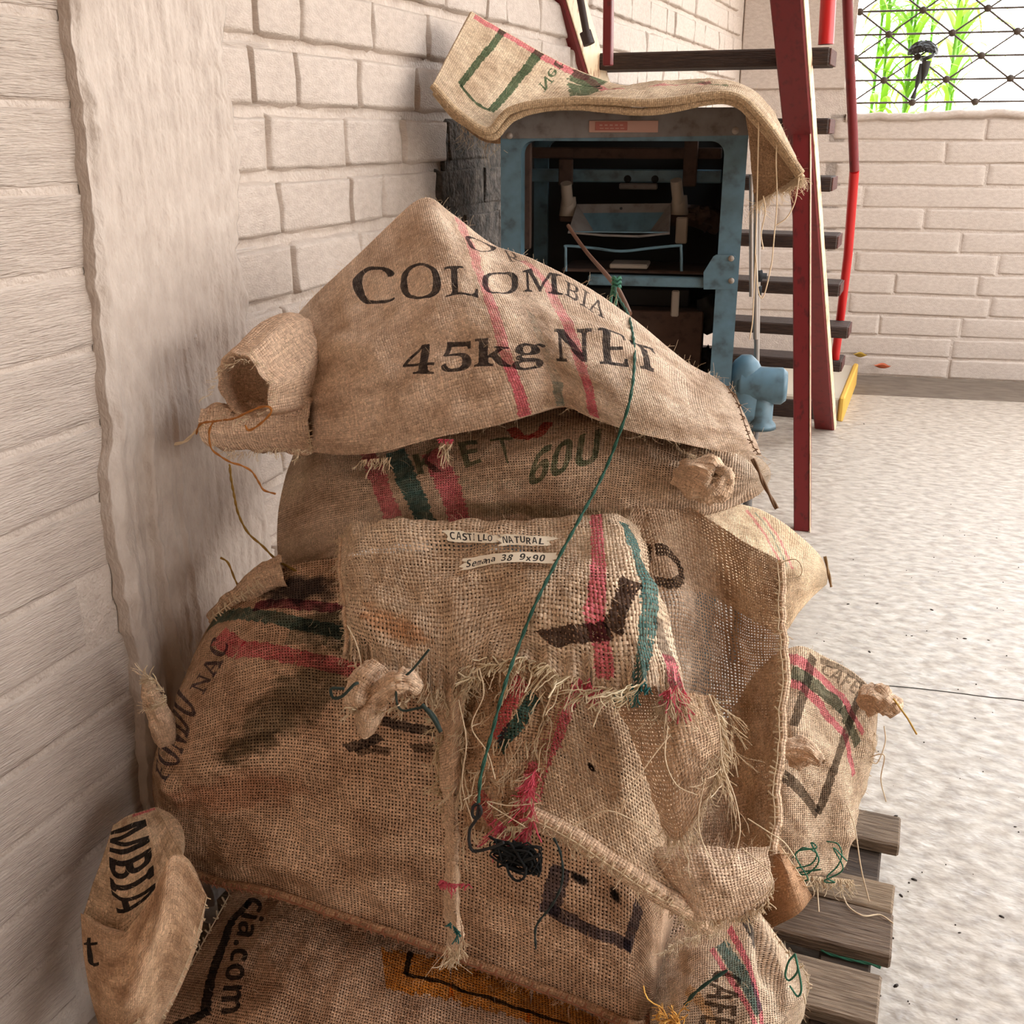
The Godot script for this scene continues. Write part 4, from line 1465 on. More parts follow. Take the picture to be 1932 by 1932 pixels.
func draped_sack() -> void:
	var t := thing("burlap_sack", Vector3(0.832, 0.409, -1.2), "loosely woven torn open sack draped over the pile, with two paper labels", "sack")
	# upper flap
	var im := blank(1024, 768, 104, 0.14)
	stripe(im, [Vector2(0.757, 0.040), Vector2(0.737, 0.471), Vector2(0.710, 0.699), Vector2(0.725, 0.844), Vector2(0.724, 0.957)], 58, PINK, 0.92, 0.2)
	stripe(im, [Vector2(0.901, 0.234), Vector2(0.911, 0.404), Vector2(0.915, 0.580), Vector2(0.899, 0.764), Vector2(0.836, 0.980)], 56, TEAL, 0.9, 0.25)
	stripe(im, [Vector2(0.864, 0.516), Vector2(0.811, 0.619), Vector2(0.763, 0.741)], 74, Color(0.22, 0.17, 0.17), 0.92, 0.2)
	stripe(im, [Vector2(0.753, 0.733), Vector2(0.669, 0.786), Vector2(0.583, 0.856)], 60, Color(0.22, 0.17, 0.17), 0.92, 0.2)
	stripe(im, [Vector2(0.941, 0.670), Vector2(0.950, 0.769), Vector2(0.963, 0.867)], 40, FAINT, 0.7, 0.4)
	stripe(im, [Vector2(0.960, 0.829), Vector2(0.961, 0.921), Vector2(0.967, 0.997)], 44, PINK, 0.9, 0.2)
	blot(im, [Vector2(0.183, 0.731), Vector2(0.184, 0.730)][0], Vector2(0.12, 0.06), 0.5, Color(0.85, 0.62, 0.45), 0.5)
	var m := jute("open", 0.0059, Color(1.0, 0.96, 0.88), im, 0.34)
	var nt := net(9, [0.37, 0.86, -1.42, 0.402, 0.891, -1.42, 0.489, 0.902, -1.42, 0.591, 0.918, -1.42, 0.672, 0.93, -1.42, 0.757, 0.947, -1.42, 0.811, 0.963, -1.42, 0.841, 0.962, -1.43, 0.866, 0.927, -1.46, 0.407, 0.893, -1.36, 0.437, 0.923, -1.36, 0.521, 0.934, -1.36, 0.618, 0.949, -1.36, 0.695, 0.96, -1.36, 0.777, 0.976, -1.36, 0.828, 0.991, -1.36, 0.857, 0.99, -1.37, 0.881, 0.956, -1.4, 0.432, 0.864, -1.32, 0.481, 0.891, -1.299, 0.565, 0.903, -1.287, 0.648, 0.913, -1.288, 0.721, 0.938, -1.287, 0.805, 0.951, -1.285, 0.86, 0.961, -1.278, 0.892, 0.96, -1.291, 0.916, 0.921, -1.345, 0.456, 0.837, -1.28, 0.518, 0.858, -1.248, 0.601, 0.87, -1.229, 0.671, 0.876, -1.231, 0.74, 0.912, -1.23, 0.827, 0.922, -1.226, 0.887, 0.928, -1.215, 0.922, 0.929, -1.228, 0.949, 0.89, -1.29, 0.481, 0.812, -1.24, 0.548, 0.822, -1.209, 0.626, 0.83, -1.192, 0.685, 0.832, -1.193, 0.75, 0.878, -1.197, 0.841, 0.886, -1.19, 0.905, 0.886, -1.178, 0.945, 0.892, -1.186, 0.982, 0.862, -1.235, 0.506, 0.789, -1.2, 0.572, 0.783, -1.18, 0.643, 0.783, -1.17, 0.693, 0.781, -1.17, 0.754, 0.837, -1.18, 0.851, 0.843, -1.17, 0.918, 0.836, -1.16, 0.964, 0.849, -1.16, 1.012, 0.838, -1.18])
	var folds := [[[Vector2(0.179, 0.455), Vector2(0.320, 0.688)], 0.07, -0.010], [[Vector2(0.480, 0.484), Vector2(0.503, 0.869)], 0.05, -0.012], [[Vector2(0.391, 0.386), Vector2(0.386, 0.821)], 0.05, 0.010], [[Vector2(0.647, 0.535), Vector2(0.604, 0.947)], 0.06, 0.010], [[Vector2(0.057, 0.680), Vector2(0.195, 0.920)], 0.05, 0.010], [[Vector2(0.896, 0.300), Vector2(0.924, 0.703)], 0.05, 0.012], [[Vector2(0.171, 0.251), Vector2(0.550, 0.265)], 0.07, 0.010]]
	var g := fine(nt, 110, 80, 0.006, flat_folds(folds), 14, false)
	# ragged torn lower edge
	wob.seed = 5
	for i in 111:
		for j in range(66, 81):
			var pull := (j - 66) / 14.0
			var d := 0.022 * wob.get_noise_1d(i * 0.33) + 0.012 * wob.get_noise_1d(i * 1.3)
			g[j][i] += Vector3(0, -d * pull, 0.012 * pull * pull + 0.01 * pull * wob.get_noise_1d(i * 0.2 + 40.0))
	var s := Shape.new()
	add_sheet(s, g, false)
	part("front_flap", s, m, t)
	fuzz(g, 700, 0.025, 204, hair, t)
	stitches("hem_stitch", lifted(edge_of(g, "left"), Vector3(0.012, 0, 0.003)), 0.008, 0.011, 0.0016, yarn, t, "overlocked left edge")
	s = Shape.new()
	s.tube(edge_of(g, "left"), 0.004, 7)
	part("rolled_edge", s, curl_mat(), t)
	var low := edge_of(g, "bottom")
	fray("frayed_edge", low.slice(4, 75), 170, Vector3(0.1, -0.9, 0.45), 0.05, 0.0011, 310, yarn, t)
	fray("frayed_edge", low.slice(48, 96), 130, Vector3(-0.8, -0.3, 0.5), 0.055, 0.0012, 311, plain(Color(0.9, 0.82, 0.68), 0.9), t)
	fray("pink_fray", low.slice(72, 80), 46, Vector3(0.0, -0.8, 0.4), 0.03, 0.0012, 312, pinkyarn, t)
	fray("pink_fray", low.slice(102, 110), 60, Vector3(0.1, -0.9, 0.3), 0.04, 0.0012, 313, pinkyarn, t)
	fray("teal_fray", low.slice(84, 98), 40, Vector3(-0.1, -0.7, 0.5), 0.026, 0.0012, 314, tealyarn, t)
	fray("frayed_edge", edge_of(g, "left"), 120, Vector3(-0.9, -0.3, 0.3), 0.02, 0.0006, 315, yarn, t)
	fray("frayed_edge", low.slice(100, 111), 160, Vector3(0.25, -1.0, 0.2), 0.085, 0.0006, 316, yarn, t)
	# paper labels
	paper(t, nt, [Vector2(0.344, 0.240), Vector2(0.483, 0.276), Vector2(0.481, 0.319), Vector2(0.352, 0.295)], "CASTILLO", 1)
	paper(t, nt, [Vector2(0.480, 0.276), Vector2(0.599, 0.303), Vector2(0.596, 0.345), Vector2(0.490, 0.334)], "NATURAL", 2)
	paper(t, nt, [Vector2(0.388, 0.367), Vector2(0.611, 0.378), Vector2(0.608, 0.434), Vector2(0.383, 0.419)], "Semana  38 9x90", 3)
	# right-hand panel with its overlocked edge
	im = blank(768, 1024, 105, 0.22)
	stripe(im, [Vector2(0.189, 0.132), Vector2(0.279, 0.137), Vector2(0.334, 0.158), Vector2(0.320, 0.191), Vector2(0.249, 0.216), Vector2(0.151, 0.200)], 26, Color(0.2, 0.16, 0.15), 0.9, 0.25)
	stripe(im, [Vector2(0.089, 0.094), Vector2(0.134, 0.123), Vector2(0.159, 0.138)], 40, Color(0.2, 0.16, 0.15), 0.85, 0.3)
	var pm := jute("open", 0.0049, Color(0.93, 0.87, 0.79), im, 0.36)
	folds = [[[Vector2(0.280, 0.059), Vector2(0.705, 0.126)], 0.1, -0.010], [[Vector2(0.198, 0.033), Vector2(0.321, 0.323)], 0.08, 0.012], [[Vector2(0.404, 0.378), Vector2(0.523, 0.824)], 0.09, -0.012], [[Vector2(0.772, 0.113), Vector2(0.725, 0.782)], 0.06, 0.010], [[Vector2(0.201, 0.907), Vector2(0.780, 0.933)], 0.07, 0.014]]
	var gp := fine(net(6, [0.849, 0.949, -1.42, 0.867, 0.986, -1.48, 0.923, 0.982, -1.48, 0.984, 0.96, -1.46, 1.038, 0.943, -1.44, 1.08, 0.935, -1.42, 0.892, 0.878, -1.376, 0.918, 0.889, -1.397, 0.963, 0.875, -1.422, 1.01, 0.854, -1.429, 1.061, 0.854, -1.405, 1.096, 0.869, -1.37, 0.929, 0.811, -1.332, 0.961, 0.797, -1.32, 0.997, 0.774, -1.359, 1.035, 0.754, -1.384, 1.081, 0.77, -1.361, 1.109, 0.806, -1.32, 0.96, 0.745, -1.288, 0.993, 0.707, -1.252, 1.026, 0.682, -1.289, 1.059, 0.67, -1.318, 1.099, 0.698, -1.301, 1.119, 0.746, -1.27, 0.986, 0.682, -1.244, 1.018, 0.617, -1.193, 1.051, 0.602, -1.212, 1.082, 0.607, -1.231, 1.114, 0.641, -1.225, 1.126, 0.689, -1.22, 1.006, 0.621, -1.2, 1.035, 0.525, -1.14, 1.072, 0.533, -1.13, 1.103, 0.565, -1.13, 1.127, 0.599, -1.14, 1.131, 0.635, -1.17]), 80, 130, 0.006, flat_folds(folds), 15, false)
	s = Shape.new()
	add_sheet(s, gp, false)
	part("side_panel", s, pm, t)
	fuzz(gp, 500, 0.025, 205, hair, t)
	s = Shape.new()
	s.tube(edge_of(gp, "right"), 0.0055, 7)
	part("rolled_edge", s, curl_mat(), t)
	stitches("hem_stitch", lifted(edge_of(gp, "right"), Vector3(-0.004, 0, 0.004)), 0.008, 0.006, 0.0012, yarn, t, "overlocked right edge")
	fray("frayed_edge", edge_of(gp, "right"), 160, Vector3(0.7, 0.1, 0.4), 0.014, 0.0005, 317, yarn, t)
	# its lower end rolls forward
	var gr := fine(net(4, [0.961, 0.631, -1.12, 1.019, 0.651, -1.12, 1.077, 0.656, -1.13, 1.128, 0.658, -1.15, 0.975, 0.619, -1.115, 1.032, 0.647, -1.092, 1.087, 0.654, -1.102, 1.13, 0.645, -1.147, 0.988, 0.606, -1.11, 1.042, 0.633, -1.077, 1.096, 0.641, -1.087, 1.133, 0.633, -1.145, 1.002, 0.594, -1.105, 1.049, 0.604, -1.082, 1.102, 0.614, -1.092, 1.136, 0.621, -1.142, 1.015, 0.581, -1.1, 1.054, 0.563, -1.1, 1.106, 0.575, -1.11, 1.138, 0.609, -1.14]), 50, 40, 0.007, [], 36, false)
	s = Shape.new()
	add_sheet(s, gr, false)
	part("rolled_end", s, jute("open", 0.0049, Color(0.96, 0.90, 0.82)), t)
	fuzz(gr, 250, 0.028, 215, hair, t)
	fray("frayed_edge", edge_of(gr, "bottom"), 130, Vector3(0.2, -0.7, 0.4), 0.03, 0.0007, 353, yarn, t)
	# inner layer hanging below the torn flap
	im = blank(640, 512, 106, 0.14)
	stripe(im, [Vector2(0.354, 0.059), Vector2(0.228, 0.369), Vector2(0.090, 0.653), Vector2(0.025, 0.886)], 64, PINK, 0.95, 0.15)
	blot(im, [Vector2(0.398, 0.518), Vector2(0.401, 0.516)][0], Vector2(0.025, 0.02), 0.0, Color(0.1, 0.07, 0.05), 0.95)
	var inm := jute("open", 0.0051, Color(0.98, 0.92, 0.82), im, 0.36)
	folds = [[[Vector2(0.582, 0.091), Vector2(0.549, 0.758)], 0.09, 0.010], [[Vector2(1.000, 0.000), Vector2(0.817, 0.837)], 0.08, -0.012], [[Vector2(1.000, 0.002), Vector2(1.000, 0.714)], 0.08, 0.010], [[Vector2(0.169, 1.000), Vector2(0.897, 0.927)], 0.08, 0.012]]
	var gi := fine(net(5, [0.726, 0.808, -1.24, 0.808, 0.812, -1.23, 0.869, 0.803, -1.23, 0.919, 0.792, -1.24, 0.946, 0.752, -1.28, 0.754, 0.772, -1.2, 0.833, 0.774, -1.187, 0.895, 0.761, -1.185, 0.946, 0.742, -1.197, 0.975, 0.693, -1.245, 0.781, 0.739, -1.16, 0.856, 0.738, -1.147, 0.918, 0.719, -1.145, 0.971, 0.694, -1.157, 1.004, 0.636, -1.21, 0.807, 0.709, -1.12, 0.877, 0.7, -1.112, 0.94, 0.675, -1.11, 0.994, 0.644, -1.122, 1.032, 0.582, -1.175, 0.834, 0.682, -1.08, 0.897, 0.662, -1.08, 0.96, 0.631, -1.08, 1.017, 0.595, -1.09, 1.06, 0.53, -1.14]), 90, 80, 0.006, flat_folds(folds), 16, false)
	s = Shape.new()
	add_sheet(s, gi, false)
	part("inner_layer", s, inm, t)
	fuzz(gi, 400, 0.03, 206, hair, t)
	var hem := lifted(edge_of(gi, "bottom"), Vector3(0, -0.004, 0.004))
	s = Shape.new()
	s.tube(hem, 0.013, 8)
	part("hem", s, curl_mat(), t)
	stitches("hem_stitch", lifted(hem, Vector3(0, 0.006, 0.010)), 0.007, 0.008, 0.0011, yarn, t, "thick stitched hem")
	fray("frayed_edge", hem, 420, Vector3(0, 0.1, 1), 0.03, 0.0005, 318, yarn, t)
	# torn side strip with a fringe, hanging before the panel
	var gd := fine(net(4, [0.9, 0.815, -1.2, 0.946, 0.831, -1.19, 0.995, 0.829, -1.19, 1.036, 0.83, -1.2, 0.931, 0.782, -1.175, 0.974, 0.805, -1.145, 1.016, 0.816, -1.148, 1.049, 0.813, -1.18, 0.957, 0.75, -1.15, 0.996, 0.773, -1.112, 1.031, 0.797, -1.117, 1.058, 0.796, -1.16, 0.98, 0.719, -1.125, 1.013, 0.732, -1.095, 1.041, 0.768, -1.103, 1.061, 0.778, -1.14, 0.999, 0.688, -1.1, 1.025, 0.682, -1.09, 1.047, 0.731, -1.1, 1.059, 0.759, -1.12]), 40, 50, 0.008, [], 35, false)
	s = Shape.new()
	add_sheet(s, gd, false)
	part("torn_strip", s, jute("open", 0.0049, Color(0.9, 0.82, 0.72)), t)
	fuzz(gd, 200, 0.025, 214, hair, t)
	fray("fringe", edge_of(gd, "right"), 110, Vector3(0.5, -0.6, 0.4), 0.06, 0.0009, 350, yarn, t)
	fray("fringe", lifted(edge_of(gd, "right"), Vector3(-0.02, 0, 0.01)), 90, Vector3(0.6, -0.5, 0.4), 0.05, 0.0008, 351, yarn, t)
	fray("fringe", edge_of(gd, "bottom"), 80, Vector3(0.1, -0.8, 0.4), 0.04, 0.0007, 352, yarn, t)
	# shredded middle
	im = blank(512, 512, 107, 0.2)
	stripe(im, [Vector2(0.654, 0.116), Vector2(0.577, 0.273), Vector2(0.447, 0.479)], 60, PINK, 0.95, 0.15)
	stripe(im, [Vector2(0.768, 0.185), Vector2(0.680, 0.354), Vector2(0.475, 0.509)], 50, TEAL, 0.95, 0.15)
	stripe(im, [Vector2(0.877, 0.637), Vector2(0.787, 0.828), Vector2(0.653, 0.962)], 110, PINK, 0.95, 0.15)
	stripe(im, [Vector2(0.183, 0.783), Vector2(0.362, 0.893)], 90, PINK, 0.8, 0.3)
	var tm := jute("open", 0.0052, Color(0.9, 0.8, 0.68), im, 0.36)
	var gt := fine(net(3, [0.675, 0.785, -1.21, 0.75, 0.832, -1.2, 0.852, 0.819, -1.2, 0.687, 0.743, -1.179, 0.764, 0.784, -1.163, 0.844, 0.779, -1.17, 0.702, 0.703, -1.148, 0.777, 0.736, -1.13, 0.84, 0.741, -1.14, 0.721, 0.665, -1.116, 0.788, 0.686, -1.103, 0.839, 0.704, -1.11, 0.742, 0.63, -1.085, 0.797, 0.633, -1.08, 0.842, 0.669, -1.08]), 50, 60, 0.014, [], 17, false)
	s = Shape.new()
	add_sheet(s, gt, false)
	part("shredded_layer", s, tm, t)
	for r in 6:
		fray("frayed_edge", gt[8 + r * 10], 26, Vector3(0.2 - 0.1 * r, -0.5, 0.6), 0.07, 0.0009, 320 + r, yarn, t)
	fray("pink_fray", rope([Vector3(0.843, 0.75, -1.075), Vector3(0.837, 0.713, -1.07), Vector3(0.841, 0.674, -1.07), Vector3(0.819, 0.652, -1.07), Vector3(0.786, 0.668, -1.07)], 12), 120, Vector3(-0.2, -0.6, 0.5), 0.04, 0.0011, 327, pinkyarn, t)
	fray("teal_fray", rope([Vector3(0.8, 0.788, -1.17), Vector3(0.788, 0.757, -1.15), Vector3(0.774, 0.734, -1.13)], 8), 50, Vector3(-0.6, -0.7, 0.4), 0.026, 0.001, 328, tealyarn, t)
	fray("frayed_edge", rope([Vector3(0.801, 0.656, -1.07), Vector3(0.837, 0.665, -1.07)], 4), 50, Vector3(-0.2, -0.8, 0.4), 0.035, 0.001, 329, plain(Color(0.9, 0.82, 0.68), 0.9), t)
	# long frayed strip on the left of the tear
	var gs := fine(net(3, [0.648, 0.763, -1.19, 0.675, 0.786, -1.18, 0.707, 0.821, -1.18, 0.663, 0.699, -1.164, 0.693, 0.726, -1.143, 0.708, 0.749, -1.156, 0.678, 0.636, -1.138, 0.709, 0.664, -1.111, 0.711, 0.677, -1.132, 0.693, 0.574, -1.112, 0.722, 0.597, -1.086, 0.719, 0.606, -1.108, 0.708, 0.512, -1.086, 0.731, 0.525, -1.068, 0.729, 0.536, -1.084, 0.723, 0.451, -1.06, 0.738, 0.447, -1.055, 0.744, 0.467, -1.06]), 16, 90, 0.010, [], 18, false)
	s = slab_cloth(gs, 0.004)
	part("torn_strip", s, curl_mat(), t)
	fray("frayed_edge", edge_of(gs, "left").slice(0, 45), 110, Vector3(-0.4, 0.1, 0.6), 0.035, 0.001, 330, plain(Color(0.9, 0.82, 0.68), 0.9), t)
	fray("frayed_edge", edge_of(gs, "right").slice(0, 60), 90, Vector3(0.6, -0.2, 0.5), 0.045, 0.0009, 331, yarn, t)
	fray("frayed_edge", edge_of(gs, "bottom"), 50, Vector3(0.1, -1, 0.3), 0.05, 0.0007, 332, yarn, t)
	fray("pink_fray", rope([Vector3(0.719, 0.564, -1.05), Vector3(0.741, 0.571, -1.04), Vector3(0.764, 0.574, -1.045)], 4), 46, Vector3(0.0, -0.2, 0.8), 0.022, 0.0011, 333, pinkyarn, t)
	fray("teal_fray", rope([Vector3(0.736, 0.508, -1.04), Vector3(0.75, 0.495, -1.04)], 3), 22, Vector3(0.1, -0.6, 0.6), 0.02, 0.0011, 334, tealyarn, t)
	# knotted scraps at the left corner of the flap
	s = Shape.new()
	ear(s, [Vector3(0.589, 0.804, -1.15), Vector3(0.582, 0.79, -1.13), Vector3(0.575, 0.771, -1.115), Vector3(0.583, 0.755, -1.11)], [0.022, 0.026, 0.024, 0.012], 31)
	part("knotted_scrap", s, curl_mat(), t)
	s = Shape.new()
	ear(s, [Vector3(0.586, 0.763, -1.12), Vector3(0.622, 0.8, -1.11), Vector3(0.646, 0.816, -1.11), Vector3(0.66, 0.802, -1.12)], [0.014, 0.016, 0.016, 0.010], 32)
	part("knotted_scrap", s, curl_mat(), t)
	var rag := Shape.new()
	add_sheet(rag, fine(net(3, [0.565, 0.783, -1.12, 0.593, 0.786, -1.11, 0.616, 0.781, -1.12, 0.573, 0.763, -1.105, 0.6, 0.766, -1.088, 0.615, 0.768, -1.11, 0.581, 0.744, -1.09, 0.596, 0.733, -1.085, 0.615, 0.755, -1.1]), 20, 20, 0.012, [], 19, false), false)
	part("rag_end", rag, curl_mat(), t)
	fray("frayed_edge", rope([Vector3(0.565, 0.769, -1.1), Vector3(0.589, 0.766, -1.1), Vector3(0.63, 0.775, -1.1), Vector3(0.657, 0.799, -1.11)], 8), 70, Vector3(-0.1, 0.0, 0.8), 0.03, 0.0011, 335, yarn, t)
	# long loose threads over the panel
	var loose := [
		[Vector3(1.042, 0.867, -1.13), Vector3(1.061, 0.851, -1.1), Vector3(1.07, 0.802, -1.09), Vector3(1.088, 0.769, -1.08), Vector3(1.099, 0.735, -1.07), Vector3(1.097, 0.704, -1.07), Vector3(1.09, 0.68, -1.07), Vector3(1.074, 0.675, -1.07), Vector3(1.057, 0.701, -1.07), Vector3(1.048, 0.729, -1.08), Vector3(1.051, 0.776, -1.09)],
		[Vector3(0.997, 0.819, -1.12), Vector3(1.002, 0.794, -1.09), Vector3(1.019, 0.767, -1.08), Vector3(1.045, 0.758, -1.08)],
		[Vector3(1.005, 0.821, -1.1), Vector3(0.988, 0.796, -1.08), Vector3(0.969, 0.76, -1.06), Vector3(0.957, 0.719, -1.06), Vector3(0.96, 0.743, -1.06)],
		[Vector3(1.082, 0.943, -1.39), Vector3(1.105, 0.959, -1.37), Vector3(1.116, 0.952, -1.36), Vector3(1.113, 0.939, -1.36), Vector3(1.094, 0.933, -1.36), Vector3(1.091, 0.939, -1.36)],
		[Vector3(1.103, 0.706, -1.07), Vector3(1.124, 0.7, -1.06), Vector3(1.141, 0.694, -1.05), Vector3(1.141, 0.672, -1.05), Vector3(1.129, 0.653, -1.05), Vector3(1.123, 0.642, -1.05)],
		[Vector3(0.526, 0.85, -1.17), Vector3(0.551, 0.835, -1.15), Vector3(0.567, 0.811, -1.13), Vector3(0.547, 0.792, -1.12)],
		[Vector3(0.744, 0.844, -1.13), Vector3(0.758, 0.819, -1.11), Vector3(0.745, 0.775, -1.1), Vector3(0.775, 0.755, -1.08), Vector3(0.794, 0.732, -1.06)],
		[Vector3(0.855, 0.712, -1.06), Vector3(0.816, 0.705, -1.05), Vector3(0.787, 0.702, -1.05), Vector3(0.838, 0.679, -1.05)],
		[Vector3(0.9, 0.696, -1.05), Vector3(0.94, 0.729, -1.05), Vector3(0.97, 0.719, -1.06), Vector3(1.002, 0.701, -1.07)],
		[Vector3(0.718, 0.798, -1.12), Vector3(0.737, 0.75, -1.1), Vector3(0.739, 0.698, -1.08), Vector3(0.764, 0.653, -1.06)],
		[Vector3(1.107, 0.748, -1.07), Vector3(1.133, 0.743, -1.06), Vector3(1.151, 0.734, -1.06), Vector3(1.164, 0.71, -1.07)],
	]
	for l in loose:
		s = Shape.new()
		s.tube(rope(l, 36), 0.0008, 5)
		part("loose_thread", s, yarn, t)


func paper(t: Node3D, nt: Array, q: Array, words: String, sd: int) -> void:
	var im := Image.create(512, 96, false, Image.FORMAT_RGBA8)
	im.fill(Color.WHITE)
	wob.seed = sd
	wob.frequency = 0.01
	var hand := Color(0.14, 0.13, 0.13)
	var parts := words.split(" ", false)
	var sizes := [0.0]
	var total := 0
	for w in parts:
		total += w.length()
	var at := 0.06
	rng.seed = sd * 5
	for w in parts:
		for c in w:
			var wd := 0.84 / (total + parts.size() - 1)
			var jy := rng.randf_range(-0.06, 0.06)
			var up := 0.16 if c == c.to_upper() or c in "lthdkb" else 0.38
			var thin := 0.25 if c == "I" else 0.82
			var sl := rng.randf_range(-0.012, 0.02)
			lettering(im, c, "Droid Sans", true, [Vector2(at + sl, up + jy), Vector2(at + sl + wd * thin, up + jy), Vector2(at + wd * thin, 0.82 + jy), Vector2(at, 0.82 + jy)], hand, 0.97, 0.05)
			at += wd
		at += 0.84 / (total + parts.size() - 1)
	var m := plain(Color(0.93, 0.87, 0.77), 0.85)
	m.detail_enabled = true
	m.detail_albedo = ImageTexture.create_from_image(im)
	m.detail_blend_mode = BaseMaterial3D.BLEND_MODE_MUL
	m.detail_uv_layer = BaseMaterial3D.DETAIL_UV_2
	var g := []
	for j in 7:
		var row := []
		for i in 25:
			var u := i / 24.0
			var v := j / 6.0
			var e := 0.0 if i > 0 and i < 24 else 0.03 * wob.get_noise_1d(j * 31.0)
			var st: Vector2 = q[0].lerp(q[1], u).lerp(q[3].lerp(q[2], u), v + (0.09 * wob.get_noise_1d(i * 22.0 + j) if j == 0 or j == 6 else 0.0))
			var p := on_net(nt, clampf(st.x + e, 0.0, 1.0), clampf(st.y, 0.0, 1.0))
			row.append(p + Vector3(0.12, 0.3, 1.0) * (0.0125 + 0.002 * sin(u * 9.0 + sd)))
		g.append(row)
	part("paper_label", slab_cloth(g, 0.0006), m, t, "", "torn paper label handwritten %s" % words.strip_edges())


func bottom_sacks() -> void:
	# --- bottom sack with the yellow band
	var im := blank(1024, 640, 108, 0.22)
	stripe(im, [Vector2(0.061, 0.055), Vector2(0.042, 0.139), Vector2(0.049, 0.351), Vector2(0.074, 0.559)], 20, INK, 0.92, 0.25)
	stripe(im, [Vector2(0.080, 0.557), Vector2(0.053, 0.603), Vector2(0.032, 0.649)], 20, INK, 0.92, 0.25)
	lettering(im, "cia.com", "Droid Sans", true, [Vector2(0.111, 0.070), Vector2(0.142, 0.525), Vector2(0.099, 0.558), Vector2(0.048, 0.027)], INK, 0.9, 0.3)
	stripe(im, [Vector2(0.383, 0.239), Vector2(0.510, 0.187), Vector2(0.666, 0.193), Vector2(0.867, 0.257)], 96, Color(1.0, 0.66, 0.12), 0.9, 0.3)
	stripe(im, [Vector2(0.427, 0.135), Vector2(0.424, 0.227)], 11, INK, 0.92, 0.25)
	stripe(im, [Vector2(0.424, 0.227), Vector2(0.511, 0.207), Vector2(0.666, 0.223), Vector2(0.865, 0.294)], 10, INK, 0.92, 0.25)
	var m := jute("mid", 0.0050, Color(0.98, 0.89, 0.80), im, 0.36)
	var t := thing("burlap_sack", Vector3(0.663, 0.13, -1), "bottom burlap sack with orange band and cia.com lettering, nearest the camera", "sack", "filled burlap sacks on the pallet")
	var g := fine(net(7, [0.187, 0.207, -1.28, 0.315, 0.247, -1.3, 0.464, 0.258, -1.3, 0.613, 0.238, -1.3, 0.755, 0.229, -1.3, 0.869, 0.232, -1.28, 0.972, 0.273, -1.24, 0.174, 0.152, -1.208, 0.346, 0.215, -1.19, 0.504, 0.238, -1.18, 0.657, 0.235, -1.177, 0.798, 0.234, -1.185, 0.904, 0.244, -1.185, 0.986, 0.26, -1.195, 0.164, 0.103, -1.135, 0.37, 0.182, -1.095, 0.536, 0.215, -1.078, 0.693, 0.226, -1.075, 0.833, 0.232, -1.088, 0.934, 0.251, -1.105, 0.999, 0.25, -1.15, 0.158, 0.06, -1.062, 0.382, 0.134, -1.02, 0.553, 0.171, -1.005, 0.716, 0.196, -1.002, 0.859, 0.21, -1.02, 0.958, 0.242, -1.045, 1.013, 0.243, -1.105, 0.156, 0.025, -0.99, 0.384, 0.075, -0.96, 0.559, 0.11, -0.95, 0.729, 0.146, -0.95, 0.877, 0.171, -0.97, 0.977, 0.22, -1, 1.026, 0.24, -1.06]), 120, 60, 0.006, [], 23)
	part("body", pillow(g, Vector3(0.0, 0.0, -0.2)), m, t)
	fuzz(g, 600, 0.03, 207, hair, t)
	var lf := edge_of(g, "left")
	stitches("seam", lf, 0.012, 0.008, 0.0014, yarn, t)
	# --- filler sack added behind to block light and darken the gap
	t = thing("burlap_sack", Vector3(0.5, 0.125, -1.6), "filler burlap sack added to darken the gap beside the MBIA and cia.com sacks", "sack", "filled burlap sacks on the pallet")
	g = fine(net(4, [0.03, 0.36, -1.56, 0.42, 0.34, -1.6, 0.8, 0.34, -1.6, 1.08, 0.3, -1.62, 0.03, 0.28, -1.34, 0.4, 0.27, -1.34, 0.8, 0.25, -1.34, 1.1, 0.22, -1.38, 0.14, 0.135, -1.34, 0.42, 0.128, -1.32, 0.8, 0.128, -1.32, 1.08, 0.135, -1.36]), 40, 24, 0.006, [], 34)
	part("body", pillow(g, Vector3(0, -0.1, -0.3)), jute("mid", 0.0056, Color(0.86, 0.78, 0.7)), t)
	# --- folded-over empty end against the wall
	t = thing("burlap_sack", Vector3(0.186, 0.105, -1), "small folded burlap sack lettered MBIA squeezed against the wall", "sack")
	im = blank(512, 512, 109, 0.2)
	lettering(im, "MBIA", "Droid Sans", true, [Vector2(0.714, 0.108), Vector2(0.650, 0.983), Vector2(0.311, 0.770), Vector2(0.000, 0.064)], INK, 0.95, 0.15)
	stripe(im, [Vector2(0.448, 0.005), Vector2(0.685, 0.007), Vector2(0.963, 0.013)], 26, PINK, 0.9, 0.3)
	g = fine(net(4, [0.066, 0.409, -1.15, 0.09, 0.427, -1.16, 0.104, 0.427, -1.18, 0.116, 0.426, -1.2, 0.066, 0.368, -1.117, 0.125, 0.394, -1.104, 0.161, 0.425, -1.124, 0.161, 0.429, -1.167, 0.066, 0.329, -1.083, 0.146, 0.349, -1.064, 0.202, 0.411, -1.084, 0.206, 0.434, -1.133, 0.068, 0.291, -1.05, 0.151, 0.288, -1.04, 0.228, 0.383, -1.06, 0.25, 0.44, -1.1]), 40, 50, 0.004, [], 24)
	part("upper_fold", pillow(g, Vector3(0.02, 0.0, -0.06)), jute("dense", 0.0056, Color(0.98, 0.93, 0.83), im), t)
	fuzz(g, 120, 0.02, 208, hair, t)
	im = blank(512, 640, 110, 0.26)
	lettering(im, "t", "Droid Serif", true, [Vector2(0.023, 0.185), Vector2(0.179, 0.078), Vector2(0.186, 0.307), Vector2(0.000, 0.443)], INK, 0.95, 0.15)
